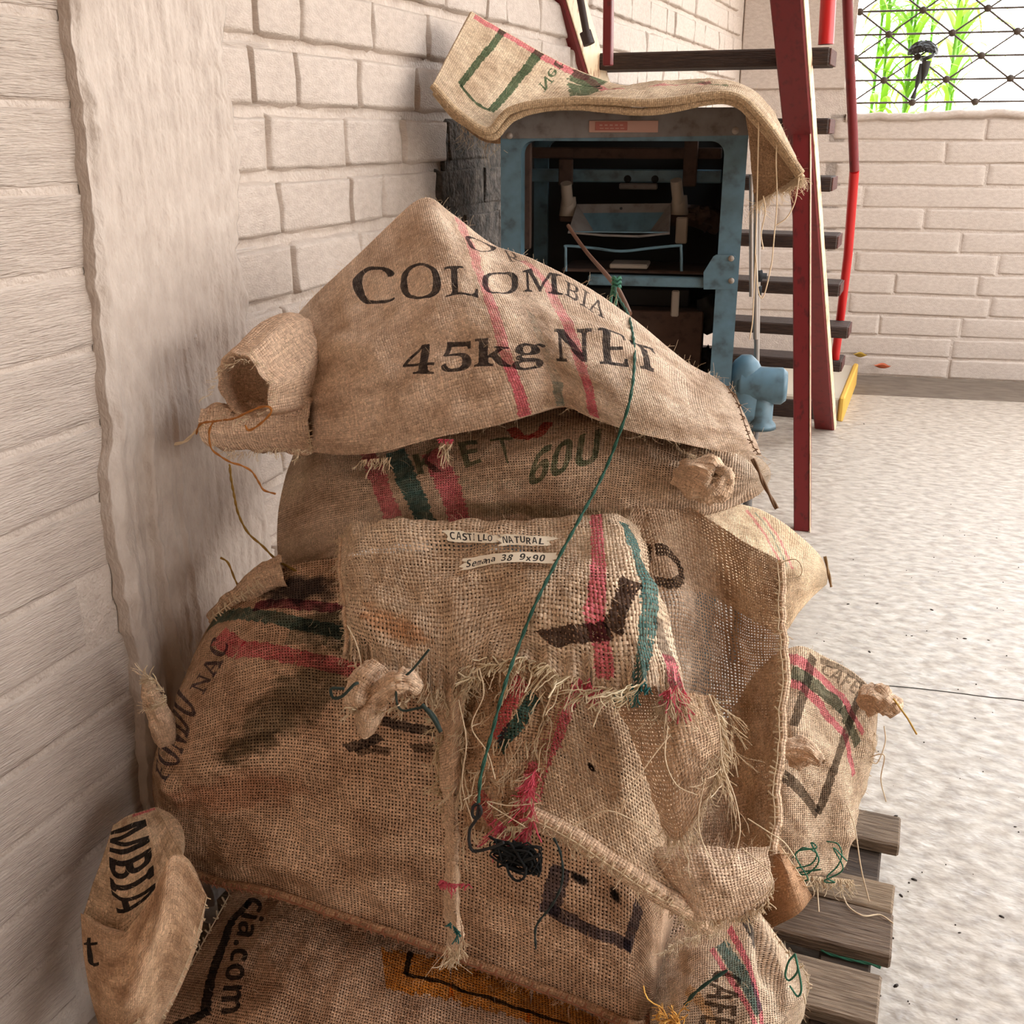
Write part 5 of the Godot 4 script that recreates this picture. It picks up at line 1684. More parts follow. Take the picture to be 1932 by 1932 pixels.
	g = fine(net(6, [0.082, 0.322, -1.04, 0.141, 0.325, -1.02, 0.205, 0.352, -1, 0.251, 0.421, -1.02, 0.27, 0.472, -1.06, 0.305, 0.391, -1.08, 0.086, 0.271, -1.03, 0.17, 0.306, -0.983, 0.241, 0.343, -0.958, 0.277, 0.393, -0.976, 0.29, 0.426, -1.018, 0.295, 0.339, -1.065, 0.095, 0.222, -1.02, 0.188, 0.271, -0.962, 0.256, 0.311, -0.936, 0.285, 0.345, -0.951, 0.293, 0.363, -0.992, 0.279, 0.285, -1.05, 0.108, 0.174, -1.01, 0.185, 0.209, -0.963, 0.242, 0.243, -0.943, 0.264, 0.261, -0.956, 0.271, 0.273, -0.988, 0.258, 0.229, -1.035, 0.126, 0.127, -1, 0.169, 0.124, -0.98, 0.207, 0.143, -0.97, 0.221, 0.144, -0.98, 0.23, 0.155, -1, 0.231, 0.168, -1.02]), 60, 70, 0.004, [], 25)
	part("lower_fold", pillow(g, Vector3(0.02, 0.0, -0.08)), jute("dense", 0.005, Color(0.95, 0.86, 0.75), im), t)
	fuzz(g, 200, 0.02, 209, hair, t)
	stitches("seam", edge_of(g, "right"), 0.010, 0.006, 0.001, yarn, t)
	fray("frayed_edge", rope([Vector3(0.25, 0.258, -0.96), Vector3(0.26, 0.243, -0.95), Vector3(0.264, 0.216, -0.95)], 4), 60, Vector3(0.4, -0.4, 0.5), 0.03, 0.0008, 341, yarn, t)
	# --- sack in front on the right
	im = blank(768, 512, 111, 0.16)
	stripe(im, [Vector2(0.351, 0.069), Vector2(0.461, 0.316), Vector2(0.521, 0.527), Vector2(0.547, 0.684)], 22, PINK, 0.9, 0.25)
	stripe(im, [Vector2(0.271, 0.193), Vector2(0.361, 0.364), Vector2(0.454, 0.545), Vector2(0.511, 0.692)], 18, PINK, 0.85, 0.3)
	stripe(im, [Vector2(0.313, 0.156), Vector2(0.421, 0.360), Vector2(0.527, 0.588)], 44, TEAL, 0.8, 0.4)
	stripe(im, [Vector2(0.429, 0.031), Vector2(0.478, 0.117), Vector2(0.510, 0.186)], 36, INK, 0.8, 0.4)
	lettering(im, "CAFE", "Droid Sans", true, [Vector2(0.427, 0.368), Vector2(0.382, 0.649), Vector2(0.208, 0.588), Vector2(0.288, 0.304)], Color(0.24, 0.19, 0.16), 0.9, 0.35)
	stripe(im, [Vector2(0.167, 0.386), Vector2(0.235, 0.492), Vector2(0.283, 0.617)], 30, Color(1.0, 0.72, 0.3), 0.5, 0.5)
	m = jute("mid", 0.0038, Color(1.0, 0.96, 0.88), im)
	t = thing("burlap_sack", Vector3(1.122, 0.269, -1.15), "burlap sack with pink and teal stripes at the lower right front of the pile", "sack", "filled burlap sacks on the pallet")
	var folds := [[[Vector2(0.498, 0.056), Vector2(0.594, 0.382)], 0.06, -0.014], [[Vector2(0.569, 0.038), Vector2(0.775, 0.511)], 0.06, 0.010], [[Vector2(0.674, 0.549), Vector2(0.893, 0.507)], 0.06, 0.010], [[Vector2(0.235, 0.097), Vector2(0.307, 0.499)], 0.1, 0.008]]
	g = fine(net(7, [0.951, 0.305, -1.3, 1.002, 0.341, -1.34, 1.055, 0.357, -1.36, 1.093, 0.389, -1.36, 1.134, 0.366, -1.34, 1.165, 0.348, -1.32, 1.189, 0.344, -1.3, 0.964, 0.289, -1.25, 1.022, 0.344, -1.25, 1.073, 0.367, -1.257, 1.111, 0.395, -1.26, 1.145, 0.38, -1.257, 1.171, 0.366, -1.26, 1.189, 0.346, -1.285, 0.978, 0.277, -1.2, 1.038, 0.341, -1.175, 1.089, 0.368, -1.173, 1.126, 0.391, -1.18, 1.155, 0.383, -1.193, 1.176, 0.373, -1.215, 1.19, 0.347, -1.27, 0.991, 0.269, -1.15, 1.051, 0.324, -1.12, 1.1, 0.349, -1.117, 1.137, 0.365, -1.13, 1.162, 0.364, -1.157, 1.18, 0.363, -1.19, 1.19, 0.349, -1.255, 1.004, 0.264, -1.1, 1.062, 0.294, -1.08, 1.11, 0.314, -1.08, 1.147, 0.322, -1.1, 1.168, 0.326, -1.14, 1.183, 0.339, -1.18, 1.191, 0.351, -1.24]), 70, 60, 0.006, flat_folds(folds), 26)
	part("body", pillow(g, Vector3(-0.02, -0.12, -0.13), 0.8), m, t)
	fuzz(g, 300, 0.025, 210, hair, t)
	fray("frayed_edge", rope([Vector3(0.993, 0.429, -1.17), Vector3(1.029, 0.451, -1.19), Vector3(1.07, 0.465, -1.2)], 6), 90, Vector3(0, 0.3, 0.7), 0.022, 0.0006, 342, yarn, t)
	fray("yellow_fray", rope([Vector3(1.025, 0.464, -1.02), Vector3(1.058, 0.468, -1.02)], 4), 26, Vector3(0.0, 1, 0.3), 0.06, 0.0012, 343, plain(Color(0.83, 0.6, 0.26), 0.8), t, 0.5)
	stitches("seam", rope([Vector3(1.139, 0.45, -1.24), Vector3(1.162, 0.451, -1.21), Vector3(1.186, 0.438, -1.2), Vector3(1.193, 0.416, -1.19), Vector3(1.185, 0.404, -1.17)], 14), 0.010, 0.004, 0.0010, yarn, t)


func rear_sacks() -> void:
	# --- sack with the black frame, half off the pallet
	var im := blank(1280, 768, 112, 0.12)
	var gr := Color(0.36, 0.34, 0.32)
	stripe(im, [Vector2(0.468, 0.043), Vector2(0.584, 0.096), Vector2(0.702, 0.153), Vector2(0.803, 0.288)], 34, PINK, 0.85, 0.3)
	stripe(im, [Vector2(0.488, 0.114), Vector2(0.586, 0.161), Vector2(0.692, 0.201), Vector2(0.776, 0.355)], 50, Color(0.35, 0.42, 0.38), 0.85, 0.3)
	stripe(im, [Vector2(0.470, 0.151), Vector2(0.599, 0.225), Vector2(0.709, 0.321), Vector2(0.773, 0.520)], 30, PINK, 0.85, 0.3)
	stripe(im, [Vector2(0.571, 0.027), Vector2(0.534, 0.208), Vector2(0.499, 0.350)], 40, gr, 0.85, 0.3)
	stripe(im, [Vector2(0.798, 0.008), Vector2(0.724, 0.276), Vector2(0.681, 0.457), Vector2(0.616, 0.717)], 38, gr, 0.85, 0.3)
	stripe(im, [Vector2(0.465, 0.554), Vector2(0.545, 0.631), Vector2(0.617, 0.721)], 42, gr, 0.9, 0.3)
	stripe(im, [Vector2(0.600, 0.027), Vector2(0.691, 0.018), Vector2(0.779, 0.014)], 22, gr, 0.7, 0.5)
	lettering(im, "CAFE", "Droid Sans", true, [Vector2(0.618, 0.034), Vector2(0.782, 0.020), Vector2(0.747, 0.101), Vector2(0.601, 0.082)], gr, 0.7, 0.5)
	var m := jute("mid", 0.0038, Color(1.0, 0.95, 0.86), im)
	var t := thing("burlap_sack", Vector3(1.143, 0.087, -1.85), "burlap sack with a dark square frame and pink lines, right of the draped sack", "sack", "filled burlap sacks on the pallet")
	var folds := [[[Vector2(0.468, 0.361), Vector2(0.642, 0.481)], 0.07, 0.014], [[Vector2(0.450, 0.497), Vector2(0.643, 0.505)], 0.05, -0.012], [[Vector2(0.716, 0.619), Vector2(0.776, 0.907)], 0.06, 0.010], [[Vector2(0.648, 0.628), Vector2(0.681, 0.926)], 0.06, -0.008]]
	var g := fine(net(9, [0.671, 0.085, -1.98, 0.787, 0.143, -2, 0.9, 0.237, -2, 0.992, 0.453, -1.99, 1.063, 0.513, -2.02, 1.126, 0.491, -2.04, 1.186, 0.464, -2.04, 1.229, 0.434, -2.02, 1.239, 0.389, -2, 0.687, 0.073, -1.93, 0.808, 0.142, -1.914, 0.921, 0.228, -1.899, 1.014, 0.4, -1.882, 1.081, 0.446, -1.903, 1.14, 0.43, -1.924, 1.195, 0.408, -1.939, 1.231, 0.39, -1.949, 1.239, 0.358, -1.98, 0.702, 0.062, -1.88, 0.826, 0.134, -1.843, 0.938, 0.211, -1.82, 1.032, 0.341, -1.797, 1.097, 0.375, -1.81, 1.151, 0.364, -1.832, 1.202, 0.348, -1.86, 1.23, 0.34, -1.893, 1.236, 0.326, -1.96, 0.717, 0.053, -1.83, 0.84, 0.113, -1.794, 0.95, 0.177, -1.769, 1.045, 0.264, -1.747, 1.109, 0.287, -1.753, 1.161, 0.283, -1.774, 1.208, 0.273, -1.809, 1.226, 0.277, -1.859, 1.232, 0.294, -1.94, 0.733, 0.047, -1.78, 0.85, 0.082, -1.76, 0.959, 0.128, -1.74, 1.057, 0.171, -1.72, 1.12, 0.184, -1.72, 1.171, 0.187, -1.74, 1.212, 0.184, -1.78, 1.219, 0.204, -1.84, 1.226, 0.262, -1.92]), 120, 80, 0.007, flat_folds(folds), 27)
	part("body", pillow(g, Vector3(-0.02, -0.10, -0.14), 0.8), m, t)
	fuzz(g, 300, 0.025, 211, hair, t)
	var s := Shape.new()
	ear(s, [Vector3(1.218, 0.449, -1.97), Vector3(1.239, 0.466, -1.95), Vector3(1.26, 0.456, -1.94), Vector3(1.271, 0.446, -1.935)], [0.03, 0.024, 0.022, 0.012], 41)
	part("knotted_corner", s, curl_mat(), t)
	s = Shape.new()
	ear(s, [Vector3(1.105, 0.445, -1.73), Vector3(1.134, 0.461, -1.71), Vector3(1.156, 0.453, -1.7)], [0.03, 0.016, 0.009], 42)
	part("knotted_corner", s, curl_mat(), t)
	fray("frayed_edge", rope([Vector3(1.235, 0.404, -1.93), Vector3(1.232, 0.349, -1.92), Vector3(1.214, 0.297, -1.9), Vector3(1.21, 0.231, -1.85)], 8), 120, Vector3(0.5, -0.4, 0.4), 0.026, 0.0006, 344, yarn, t)
	fray("frayed_edge", rope([Vector3(1.13, 0.207, -1.7), Vector3(1.186, 0.21, -1.71), Vector3(1.232, 0.203, -1.73)], 6), 120, Vector3(0.3, -0.7, 0.4), 0.04, 0.0009, 345, yarn, t)
	part("stitched_corner", pillow(fine(net(3, [1.053, 0.349, -1.6, 1.098, 0.397, -1.53, 1.117, 0.391, -1.52, 1.063, 0.289, -1.587, 1.119, 0.394, -1.472, 1.137, 0.376, -1.503, 1.073, 0.229, -1.573, 1.136, 0.366, -1.449, 1.155, 0.362, -1.487, 1.082, 0.168, -1.56, 1.151, 0.311, -1.46, 1.174, 0.348, -1.47]), 24, 30, 0.008, [], 20), Vector3(-0.02, -0.03, -0.05)), jute("dense", 0.0042, Color(0.80, 0.68, 0.56)), t)
	stitches("seam", rope([Vector3(1.115, 0.408, -1.5), Vector3(1.141, 0.382, -1.49), Vector3(1.16, 0.364, -1.48), Vector3(1.171, 0.345, -1.475)], 8), 0.010, 0.007, 0.0012, yarn, t)
	# --- sack lying behind, under the green-lettered one
	im = blank(900, 512, 113, 0.1)
	stripe(im, [Vector2(0.526, 0.039), Vector2(0.602, 0.204), Vector2(0.650, 0.395), Vector2(0.663, 0.630)], 12, PINK, 0.6, 0.4)
	stripe(im, [Vector2(0.599, 0.055), Vector2(0.670, 0.188), Vector2(0.711, 0.454)], 12, PINK, 0.6, 0.4)
	stripe(im, [Vector2(0.563, 0.040), Vector2(0.637, 0.185), Vector2(0.683, 0.432)], 8, TEAL, 0.5, 0.5)
	m = jute("dense", 0.0038, Color(1.0, 0.95, 0.84), im)
	t = thing("burlap_sack", Vector3(0.994, 0.424, -2.1), "plain pale burlap sack with faint pink lines, tapering out behind the pile towards the floor", "sack", "filled burlap sacks on the pallet")
	g = fine(net(9, [0.464, 0.626, -2.15, 0.581, 0.69, -2.18, 0.71, 0.712, -2.2, 0.829, 0.728, -2.2, 0.9, 0.734, -2.22, 0.964, 0.722, -2.22, 1.037, 0.685, -2.2, 1.084, 0.653, -2.18, 1.105, 0.626, -2.15, 0.475, 0.608, -2.122, 0.604, 0.673, -2.105, 0.735, 0.699, -2.102, 0.851, 0.716, -2.096, 0.928, 0.71, -2.108, 0.988, 0.694, -2.116, 1.047, 0.675, -2.115, 1.086, 0.652, -2.125, 1.105, 0.622, -2.147, 0.485, 0.591, -2.095, 0.622, 0.65, -2.051, 0.754, 0.679, -2.033, 0.867, 0.695, -2.023, 0.95, 0.678, -2.03, 1.008, 0.658, -2.043, 1.055, 0.657, -2.058, 1.087, 0.644, -2.091, 1.105, 0.618, -2.145, 0.495, 0.574, -2.068, 0.63, 0.616, -2.025, 0.763, 0.644, -2.002, 0.874, 0.659, -1.996, 0.966, 0.629, -1.998, 1.023, 0.605, -2.016, 1.06, 0.623, -2.04, 1.086, 0.624, -2.085, 1.105, 0.613, -2.142, 0.505, 0.558, -2.04, 0.633, 0.574, -2.02, 0.766, 0.597, -2, 0.877, 0.609, -2, 0.977, 0.566, -2, 1.035, 0.538, -2.02, 1.062, 0.577, -2.05, 1.084, 0.595, -2.1, 1.105, 0.609, -2.14]), 100, 50, 0.006, [], 28)
	part("body", pillow(g, Vector3(-0.03, -0.12, -0.18), 0.8), m, t)
	fuzz(g, 250, 0.02, 212, hair, t)
	s = Shape.new()
	twine(s, [Vector3(1.097, 0.682, -2.11), Vector3(1.106, 0.658, -2.1), Vector3(1.117, 0.625, -2.09)], 0.0035, 20)
	part("tail", s, plain(Color(0.5, 0.38, 0.24), 0.9), t, "", "twisted twine end")


func machine_sack() -> void:
	var im := blank(1024, 512, 114, 0.16)
	stripe(im, [Vector2(0.109, 0.002), Vector2(0.086, 0.387), Vector2(0.074, 0.755)], 20, GREEN, 0.92, 0.2)
	stripe(im, [Vector2(0.074, 0.755), Vector2(0.137, 0.782), Vector2(0.189, 0.754)], 14, GREEN, 0.92, 0.2)
	stripe(im, [Vector2(0.189, 0.754), Vector2(0.190, 0.333), Vector2(0.200, 0.000)], 20, GREEN, 0.92, 0.2)
	stripe(im, [Vector2(0.013, 0.029), Vector2(0.096, 0.022), Vector2(0.180, 0.017), Vector2(0.254, 0.028), Vector2(0.313, 0.044)], 30, PINK, 0.85, 0.3)
	stripe(im, [Vector2(0.313, 0.044), Vector2(0.507, 0.409), Vector2(0.575, 0.290), Vector2(0.663, 0.194)], 22, PINK, 0.7, 0.4)
	lettering(im, "Net", "Droid Serif", true, [Vector2(0.261, 0.315), Vector2(0.260, 0.002), Vector2(0.237, 0.000), Vector2(0.237, 0.276)], GREEN, 0.9, 0.25)
	stripe(im, [Vector2(0.312, 0.000), Vector2(0.316, 0.122), Vector2(0.443, 0.659)], 70, GREEN, 0.85, 0.25)
	stripe(im, [Vector2(0.591, 0.241), Vector2(0.648, 0.190), Vector2(0.720, 0.396)], 20, GREEN, 0.6, 0.5)
	var m := jute("dense", 0.0054, Color(0.90, 0.87, 0.79), im)
	var t := thing("burlap_sack", Vector3(0.521, 1.558, -2.55), "empty folded burlap sack with a green bracket mark laid over the machine top", "sack")
	var g := fine(net(9, [0.106, 1.778, -2.62, 0.152, 1.738, -2.75, 0.252, 1.674, -2.88, 0.393, 1.62, -2.95, 0.487, 1.629, -2.98, 0.614, 1.633, -2.98, 0.716, 1.618, -2.96, 0.806, 1.562, -2.85, 0.896, 1.453, -2.7, 0.101, 1.734, -2.57, 0.154, 1.679, -2.668, 0.242, 1.616, -2.777, 0.363, 1.596, -2.823, 0.464, 1.614, -2.85, 0.612, 1.615, -2.85, 0.729, 1.608, -2.835, 0.818, 1.553, -2.748, 0.909, 1.444, -2.63, 0.097, 1.691, -2.52, 0.156, 1.627, -2.585, 0.235, 1.569, -2.667, 0.334, 1.578, -2.695, 0.445, 1.599, -2.72, 0.611, 1.598, -2.72, 0.744, 1.598, -2.71, 0.83, 1.545, -2.645, 0.922, 1.436, -2.56, 0.094, 1.648, -2.47, 0.157, 1.582, -2.502, 0.231, 1.533, -2.547, 0.308, 1.564, -2.568, 0.431, 1.585, -2.59, 0.613, 1.581, -2.59, 0.759, 1.589, -2.585, 0.843, 1.537, -2.542, 0.935, 1.428, -2.49, 0.091, 1.607, -2.42, 0.159, 1.544, -2.42, 0.231, 1.508, -2.42, 0.284, 1.554, -2.44, 0.421, 1.572, -2.46, 0.618, 1.566, -2.46, 0.775, 1.58, -2.46, 0.855, 1.53, -2.44, 0.947, 1.421, -2.42]), 120, 50, 0.006, [], 29)
	part("upper_layer", slab_cloth(g, 0.006), m, t)
	fuzz(g, 400, 0.025, 213, hair, t)
	var hem := edge_of(g, "bottom")
	var s := Shape.new()
	var h2 := []
	var h3 := []
	for k in hem.size():
		h2.append(hem[k] + Vector3(0, -0.004, 0.002))
		h3.append(hem[k] + Vector3(0, -0.018 - 0.004 * sin(k * 0.2), -0.012))
	s.tube(h2, 0.009, 8)
	s.tube(h3, 0.009, 8)
	var hm := jute("dense", 0.0045, Color(0.86, 0.81, 0.70))
	part("hem", s, hm, t)
	fray("frayed_edge", h2, 420, Vector3(0, 0.1, 0.9), 0.012, 0.0006, 346, yarn, t)
	var dk := jute("dense", 0.0054, Color(0.72, 0.64, 0.54))
	g = fine(net(4, [0.092, 1.572, -2.5, 0.14, 1.542, -2.5, 0.195, 1.514, -2.5, 0.243, 1.541, -2.5, 0.095, 1.557, -2.517, 0.142, 1.529, -2.501, 0.195, 1.502, -2.494, 0.24, 1.519, -2.5, 0.098, 1.542, -2.533, 0.137, 1.516, -2.517, 0.189, 1.49, -2.504, 0.237, 1.496, -2.5, 0.101, 1.527, -2.55, 0.125, 1.502, -2.55, 0.176, 1.478, -2.53, 0.233, 1.474, -2.5]), 20, 20, 0.004, [], 30)
	part("under_layer", slab_cloth(g, 0.004), dk, t)
	fray("frayed_edge", edge_of(g, "bottom"), 40, Vector3(0, -1, 0.2), 0.06, 0.0005, 347, yarn, t)
	g = fine(net(4, [0.803, 1.565, -2.5, 0.85, 1.527, -2.48, 0.902, 1.468, -2.46, 0.939, 1.414, -2.45, 0.812, 1.494, -2.527, 0.856, 1.474, -2.477, 0.906, 1.442, -2.451, 0.936, 1.412, -2.453, 0.821, 1.421, -2.553, 0.86, 1.42, -2.491, 0.907, 1.416, -2.457, 0.933, 1.41, -2.457, 0.831, 1.344, -2.58, 0.862, 1.363, -2.52, 0.906, 1.388, -2.48, 0.93, 1.408, -2.46]), 40, 30, 0.012, [], 33)
	part("hanging_end", slab_cloth(g, 0.005), dk, t)
	fray("frayed_edge", edge_of(g, "bottom"), 240, Vector3(0.1, -0.6, 0.5), 0.05, 0.0007, 348, yarn, t)
	fray("frayed_edge", edge_of(g, "right"), 120, Vector3(0.5, -0.6, 0.3), 0.05, 0.0006, 349, yarn, t)
	for l in [
		[Vector3(0.89, 1.495, -2.43), Vector3(0.892, 1.447, -2.42), Vector3(0.901, 1.36, -2.42), Vector3(0.901, 1.283, -2.42), Vector3(0.9, 1.226, -2.42), Vector3(0.888, 1.156, -2.42), Vector3(0.875, 1.173, -2.42), Vector3(0.863, 1.246, -2.43)],
		[Vector3(0.846, 1.532, -2.44), Vector3(0.851, 1.468, -2.43), Vector3(0.858, 1.337, -2.43), Vector3(0.864, 1.2, -2.43), Vector3(0.867, 1.106, -2.43), Vector3(0.864, 1.058, -2.43)],
		[Vector3(0.943, 1.41, -2.42), Vector3(0.939, 1.361, -2.42), Vector3(0.925, 1.328, -2.42), Vector3(0.904, 1.311, -2.42)],
		[Vector3(0.868, 1.37, -2.44), Vector3(0.875, 1.336, -2.44), Vector3(0.87, 1.291, -2.44), Vector3(0.877, 1.257, -2.44)],
	]:
		s = Shape.new()
		s.tube(rope(l, 40), 0.0014, 5)
		part("loose_thread", s, yarn, t)


func plate(s: Shape, pts: Array, thick: float) -> void:
	# a sheet of metal with four (or three) corners
	var nn: Vector3 = (pts[1] - pts[0]).cross(pts[2] - pts[0]).normalized() * thick
	var low := []
	for p in pts:
		low.append(p - nn)
	s.flat(pts, nn)
	s.flat(low, -nn)
	var c := Vector3.ZERO
	for p in pts:
		c += p / pts.size()
	for i in pts.size():
		var j := (i + 1) % pts.size()
		s.flat([pts[i], pts[j], low[j], low[i]], (pts[i] + pts[j]) * 0.5 - c)


func bolt(m: Node3D, at: Vector3, r: float, mat: Material, dir := Vector3(0, 0, 1)) -> void:
	var s := Shape.new()
	var b := Basis(Quaternion(Vector3.UP, dir))
	s.lathe([Vector2(r * 1.2, 0), Vector2(r * 1.15, r * 0.3), Vector2(r * 0.7, r * 0.75), Vector2(0, r * 0.9)], at, b, 12)
	part("bolt", s, mat, m)


func arch(x0: float, x1: float, top: float, ix0: float, ix1: float, itop: float, r: float, ir: float) -> PackedVector2Array:
	var p := PackedVector2Array()
	p.append(Vector2(x0, 0))
	for k in 7:
		var a := PI - PI * 0.5 * k / 6.0
		p.append(Vector2(x0 + r + r * cos(a), top - r + r * sin(a)))
	for k in 7:
		var a := PI * 0.5 - PI * 0.5 * k / 6.0
		p.append(Vector2(x1 - r + r * cos(a), top - r + r * sin(a)))
	p.append(Vector2(x1, 0))
	p.append(Vector2(ix1, 0))
	for k in 7:
		var a := PI * 0.5 * k / 6.0
		p.append(Vector2(ix1 - ir + ir * cos(a), itop - ir + ir * sin(a)))
	for k in 7:
		var a := PI * 0.5 + PI * 0.5 * k / 6.0
		p.append(Vector2(ix0 + ir + ir * cos(a), itop - ir + ir * sin(a)))
	p.append(Vector2(ix0, 0))
	return p


func build_machine() -> void:
	var wear := noise_tex(512, 0.012, 61, Color(0.62, 0.56, 0.52), Color(1, 1, 1), 0, 6, Color(0.9, 0.88, 0.86), 0.4)
	var blue := plain(Color(0.33, 0.45, 0.51), 0.5, 0.0)
	blue.albedo_texture = wear
	tri(blue, Vector3(2.5, 2.5, 2.5))
	var dusty := plain(Color(0.44, 0.42, 0.41), 0.75)
	dusty.albedo_texture = wear
	tri(dusty, Vector3(2.5, 2.5, 2.5))
	var rust := plain(Color(0.28, 0.2, 0.16), 0.85)
	rust.albedo_texture = wear
	tri(rust, Vector3(4, 4, 4))
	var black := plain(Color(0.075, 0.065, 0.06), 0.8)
	var steel := plain(Color(0.55, 0.5, 0.46), 0.5, 0.3)
	var cast := plain(Color(0.52, 0.47, 0.42), 0.7)
	var m := thing("machine", Vector3(0.523, 0, -2.55), "old blue-grey steel machine with open front and inner tray, under a folded sack", "machine")
	m.set_meta("local", true)
	m.rotation.y = deg_to_rad(10.0)
	var tl := Vector3(-0.298, 1.554, 0)
	var tr := Vector3(0.282, 1.554, 0)
	var il := Vector3(-0.248, 1.481, 0)
	var ir := Vector3(0.23, 1.484, 0)
	var s := Shape.new()
	s.prism(arch(tl.x, tr.x, tl.y, il.x, ir.x, il.y, 0.028, 0.03), 0.05, Vector3.ZERO)
	part("front_frame", s, blue, m)
	s = Shape.new()
	s.prism(arch(tl.x, tr.x, tl.y, il.x, ir.x, il.y, 0.028, 0.03), 0.04, Vector3(0, 0, -0.40))
	part("rear_frame", s, blue, m)
	# sheet cover bent over the top edge
	var cover := PackedVector2Array()
	for p in [Vector3(-0.295, 1.486, 0), Vector3(-0.284, 1.53, 0), Vector3(-0.271, 1.548, 0), Vector3(-0.246, 1.553, 0), Vector3(-0.002, 1.554, 0), Vector3(0.251, 1.554, 0), Vector3(0.277, 1.548, 0), Vector3(0.286, 1.494, 0), Vector3(0, 1.489, 0)]:
		cover.append(Vector2(p.x, p.y))
	s = Shape.new()
	s.prism(cover, 0.006, Vector3(0, 0, 0.006))
	var cp := part("top_cover", s, dusty, m)
	for q in [Vector3(-0.275, 1.493, 0.006), Vector3(0.252, 1.504, 0.006), Vector3(-0.28, 1.526, 0.006)]:
		bolt(cp, q, 0.007, steel)
	s = Shape.new()
	s.box(Vector3((tl.x + tr.x) * 0.5, tl.y - 0.006, -0.22), Vector3(tr.x - tl.x - 0.02, 0.012, 0.42), 0.004)
	part("top_sheet", s, dusty, m)
	# worn enamel plate
	var lp := Vector3(-0.085, 1.526, 0.008)
	var lq := Vector3(0.076, 1.5, 0.008)
	s = Shape.new()
	s.box((lp + lq) * 0.5, Vector3(lq.x - lp.x, lp.y - lq.y, 0.003), 0.001)
	var lm := plain(Color(0.62, 0.47, 0.41), 0.6)
	var pl := part("name_plate", s, lm, m, "", "faded enamel plate, its print worn away")
	s = Shape.new()
	var red := plain(Color(0.55, 0.30, 0.25), 0.7)
	s.box(lerp(lp, lq, 0.5) + Vector3(-0.028, 0.001, 0.002), Vector3(0.075, 0.019, 0.002), 0.0006)
	part("worn_field", s, red, pl)
	s = Shape.new()
	for k in 5:
		s.box(lerp(lp, lq, 0.5) + Vector3(-0.052 + k * 0.012, 0.003, 0.003), Vector3(0.007, 0.003, 0.001), 0.0002)
		s.box(lerp(lp, lq, 0.5) + Vector3(-0.050 + k * 0.012, -0.004, 0.003), Vector3(0.009, 0.002, 0.001), 0.0002)
	part("worn_print", s, lm, pl)
	# sides and inside
	s = Shape.new()
	s.box(Vector3(tr.x - 0.008, 0.9, -0.225), Vector3(0.006, 1.16, 0.36), 0.002)
	part("side_panel", s, blue, m)
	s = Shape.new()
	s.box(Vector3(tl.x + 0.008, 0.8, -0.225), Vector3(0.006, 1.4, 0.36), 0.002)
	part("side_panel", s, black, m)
	s = Shape.new()
	for e in [[Vector3(0.295, 1.407, -0.02), Vector3(0.316, 1.126, -0.02), 0.005], [Vector3(0.299, 1.488, -0.05), Vector3(0.335, 1.018, -0.05), 0.006], [Vector3(0.314, 1.404, -0.1), Vector3(0.345, 0.928, -0.1), 0.007]]:
		s.tube([e[0], e[1]], e[2], 8)
	part("side_rod", s, steel, m)
	s = Shape.new()
	s.lathe([Vector2(0.0, 0.0), Vector2(0.016, 0.0), Vector2(0.016, 0.018), Vector2(0.008, 0.02), Vector2(0.008, 0.03), Vector2(0, 0.03)], Vector3(0.322, 1.166, -0.1), Basis(Vector3(0, 0, 1), Vector3(1, 0, 0), Vector3(0, 1, 0)), 6)
	s.lathe([Vector2(0.0, 0.0), Vector2(0.012, 0.0), Vector2(0.012, 0.022), Vector2(0, 0.022)], Vector3(0.32, 1.13, -0.1), Basis(Vector3(0, 0, 1), Vector3(1, 0, 0), Vector3(0, 1, 0)), 12)
	part("nut", s, black, m)
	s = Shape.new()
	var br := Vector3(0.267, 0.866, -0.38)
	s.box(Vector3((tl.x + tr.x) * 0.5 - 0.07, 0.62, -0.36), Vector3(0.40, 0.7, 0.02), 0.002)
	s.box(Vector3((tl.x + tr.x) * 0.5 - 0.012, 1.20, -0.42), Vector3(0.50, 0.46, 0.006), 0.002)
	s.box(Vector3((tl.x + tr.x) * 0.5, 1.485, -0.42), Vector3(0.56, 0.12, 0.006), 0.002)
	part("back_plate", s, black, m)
	# dark beams across the inside
	var bar := func(px0: Vector3, px1: Vector3, dep: float, mat: Material, called: String) -> MeshInstance3D:
		var q := Shape.new()
		q.box((px0 + px1) * 0.5 + Vector3(0, 0, -dep * 0.5), Vector3(absf(px1.x - px0.x), absf(px1.y - px0.y), dep), 0.003)
		return part(called, q, mat, m)
	bar.call(Vector3(-0.284, 1.464, -0.22), Vector3(0.223, 1.437, -0.22), 0.03, rust, "cross_bar")
	var cb = bar.call(Vector3(-0.291, 1.41, -0.26), Vector3(0.226, 1.377, -0.26), 0.02, blue, "cross_bar")
	bolt(cb, Vector3(-0.015, 1.386, -0.258), 0.008, black)
	bolt(cb, Vector3(0.056, 1.386, -0.258), 0.008, black)
	bar.call(Vector3(-0.035, 1.376, -0.24), Vector3(0.064, 1.361, -0.24), 0.02, dusty, "bracket")
	bar.call(Vector3(-0.188, 1.436, -0.2), Vector3(-0.151, 1.371, -0.2), 0.012, rust, "hanger")
	bar.call(Vector3(0.129, 1.485, -0.2), Vector3(0.164, 1.371, -0.2), 0.012, rust, "hanger")
	bar.call(Vector3(-0.257, 1.478, -0.05), Vector3(-0.233, 1.224, -0.05), 0.02, rust, "guide_rail")
	bar.call(Vector3(0.122, 1.302, -0.12), Vector3(0.151, 1.238, -0.12), 0.012, cast, "strut")
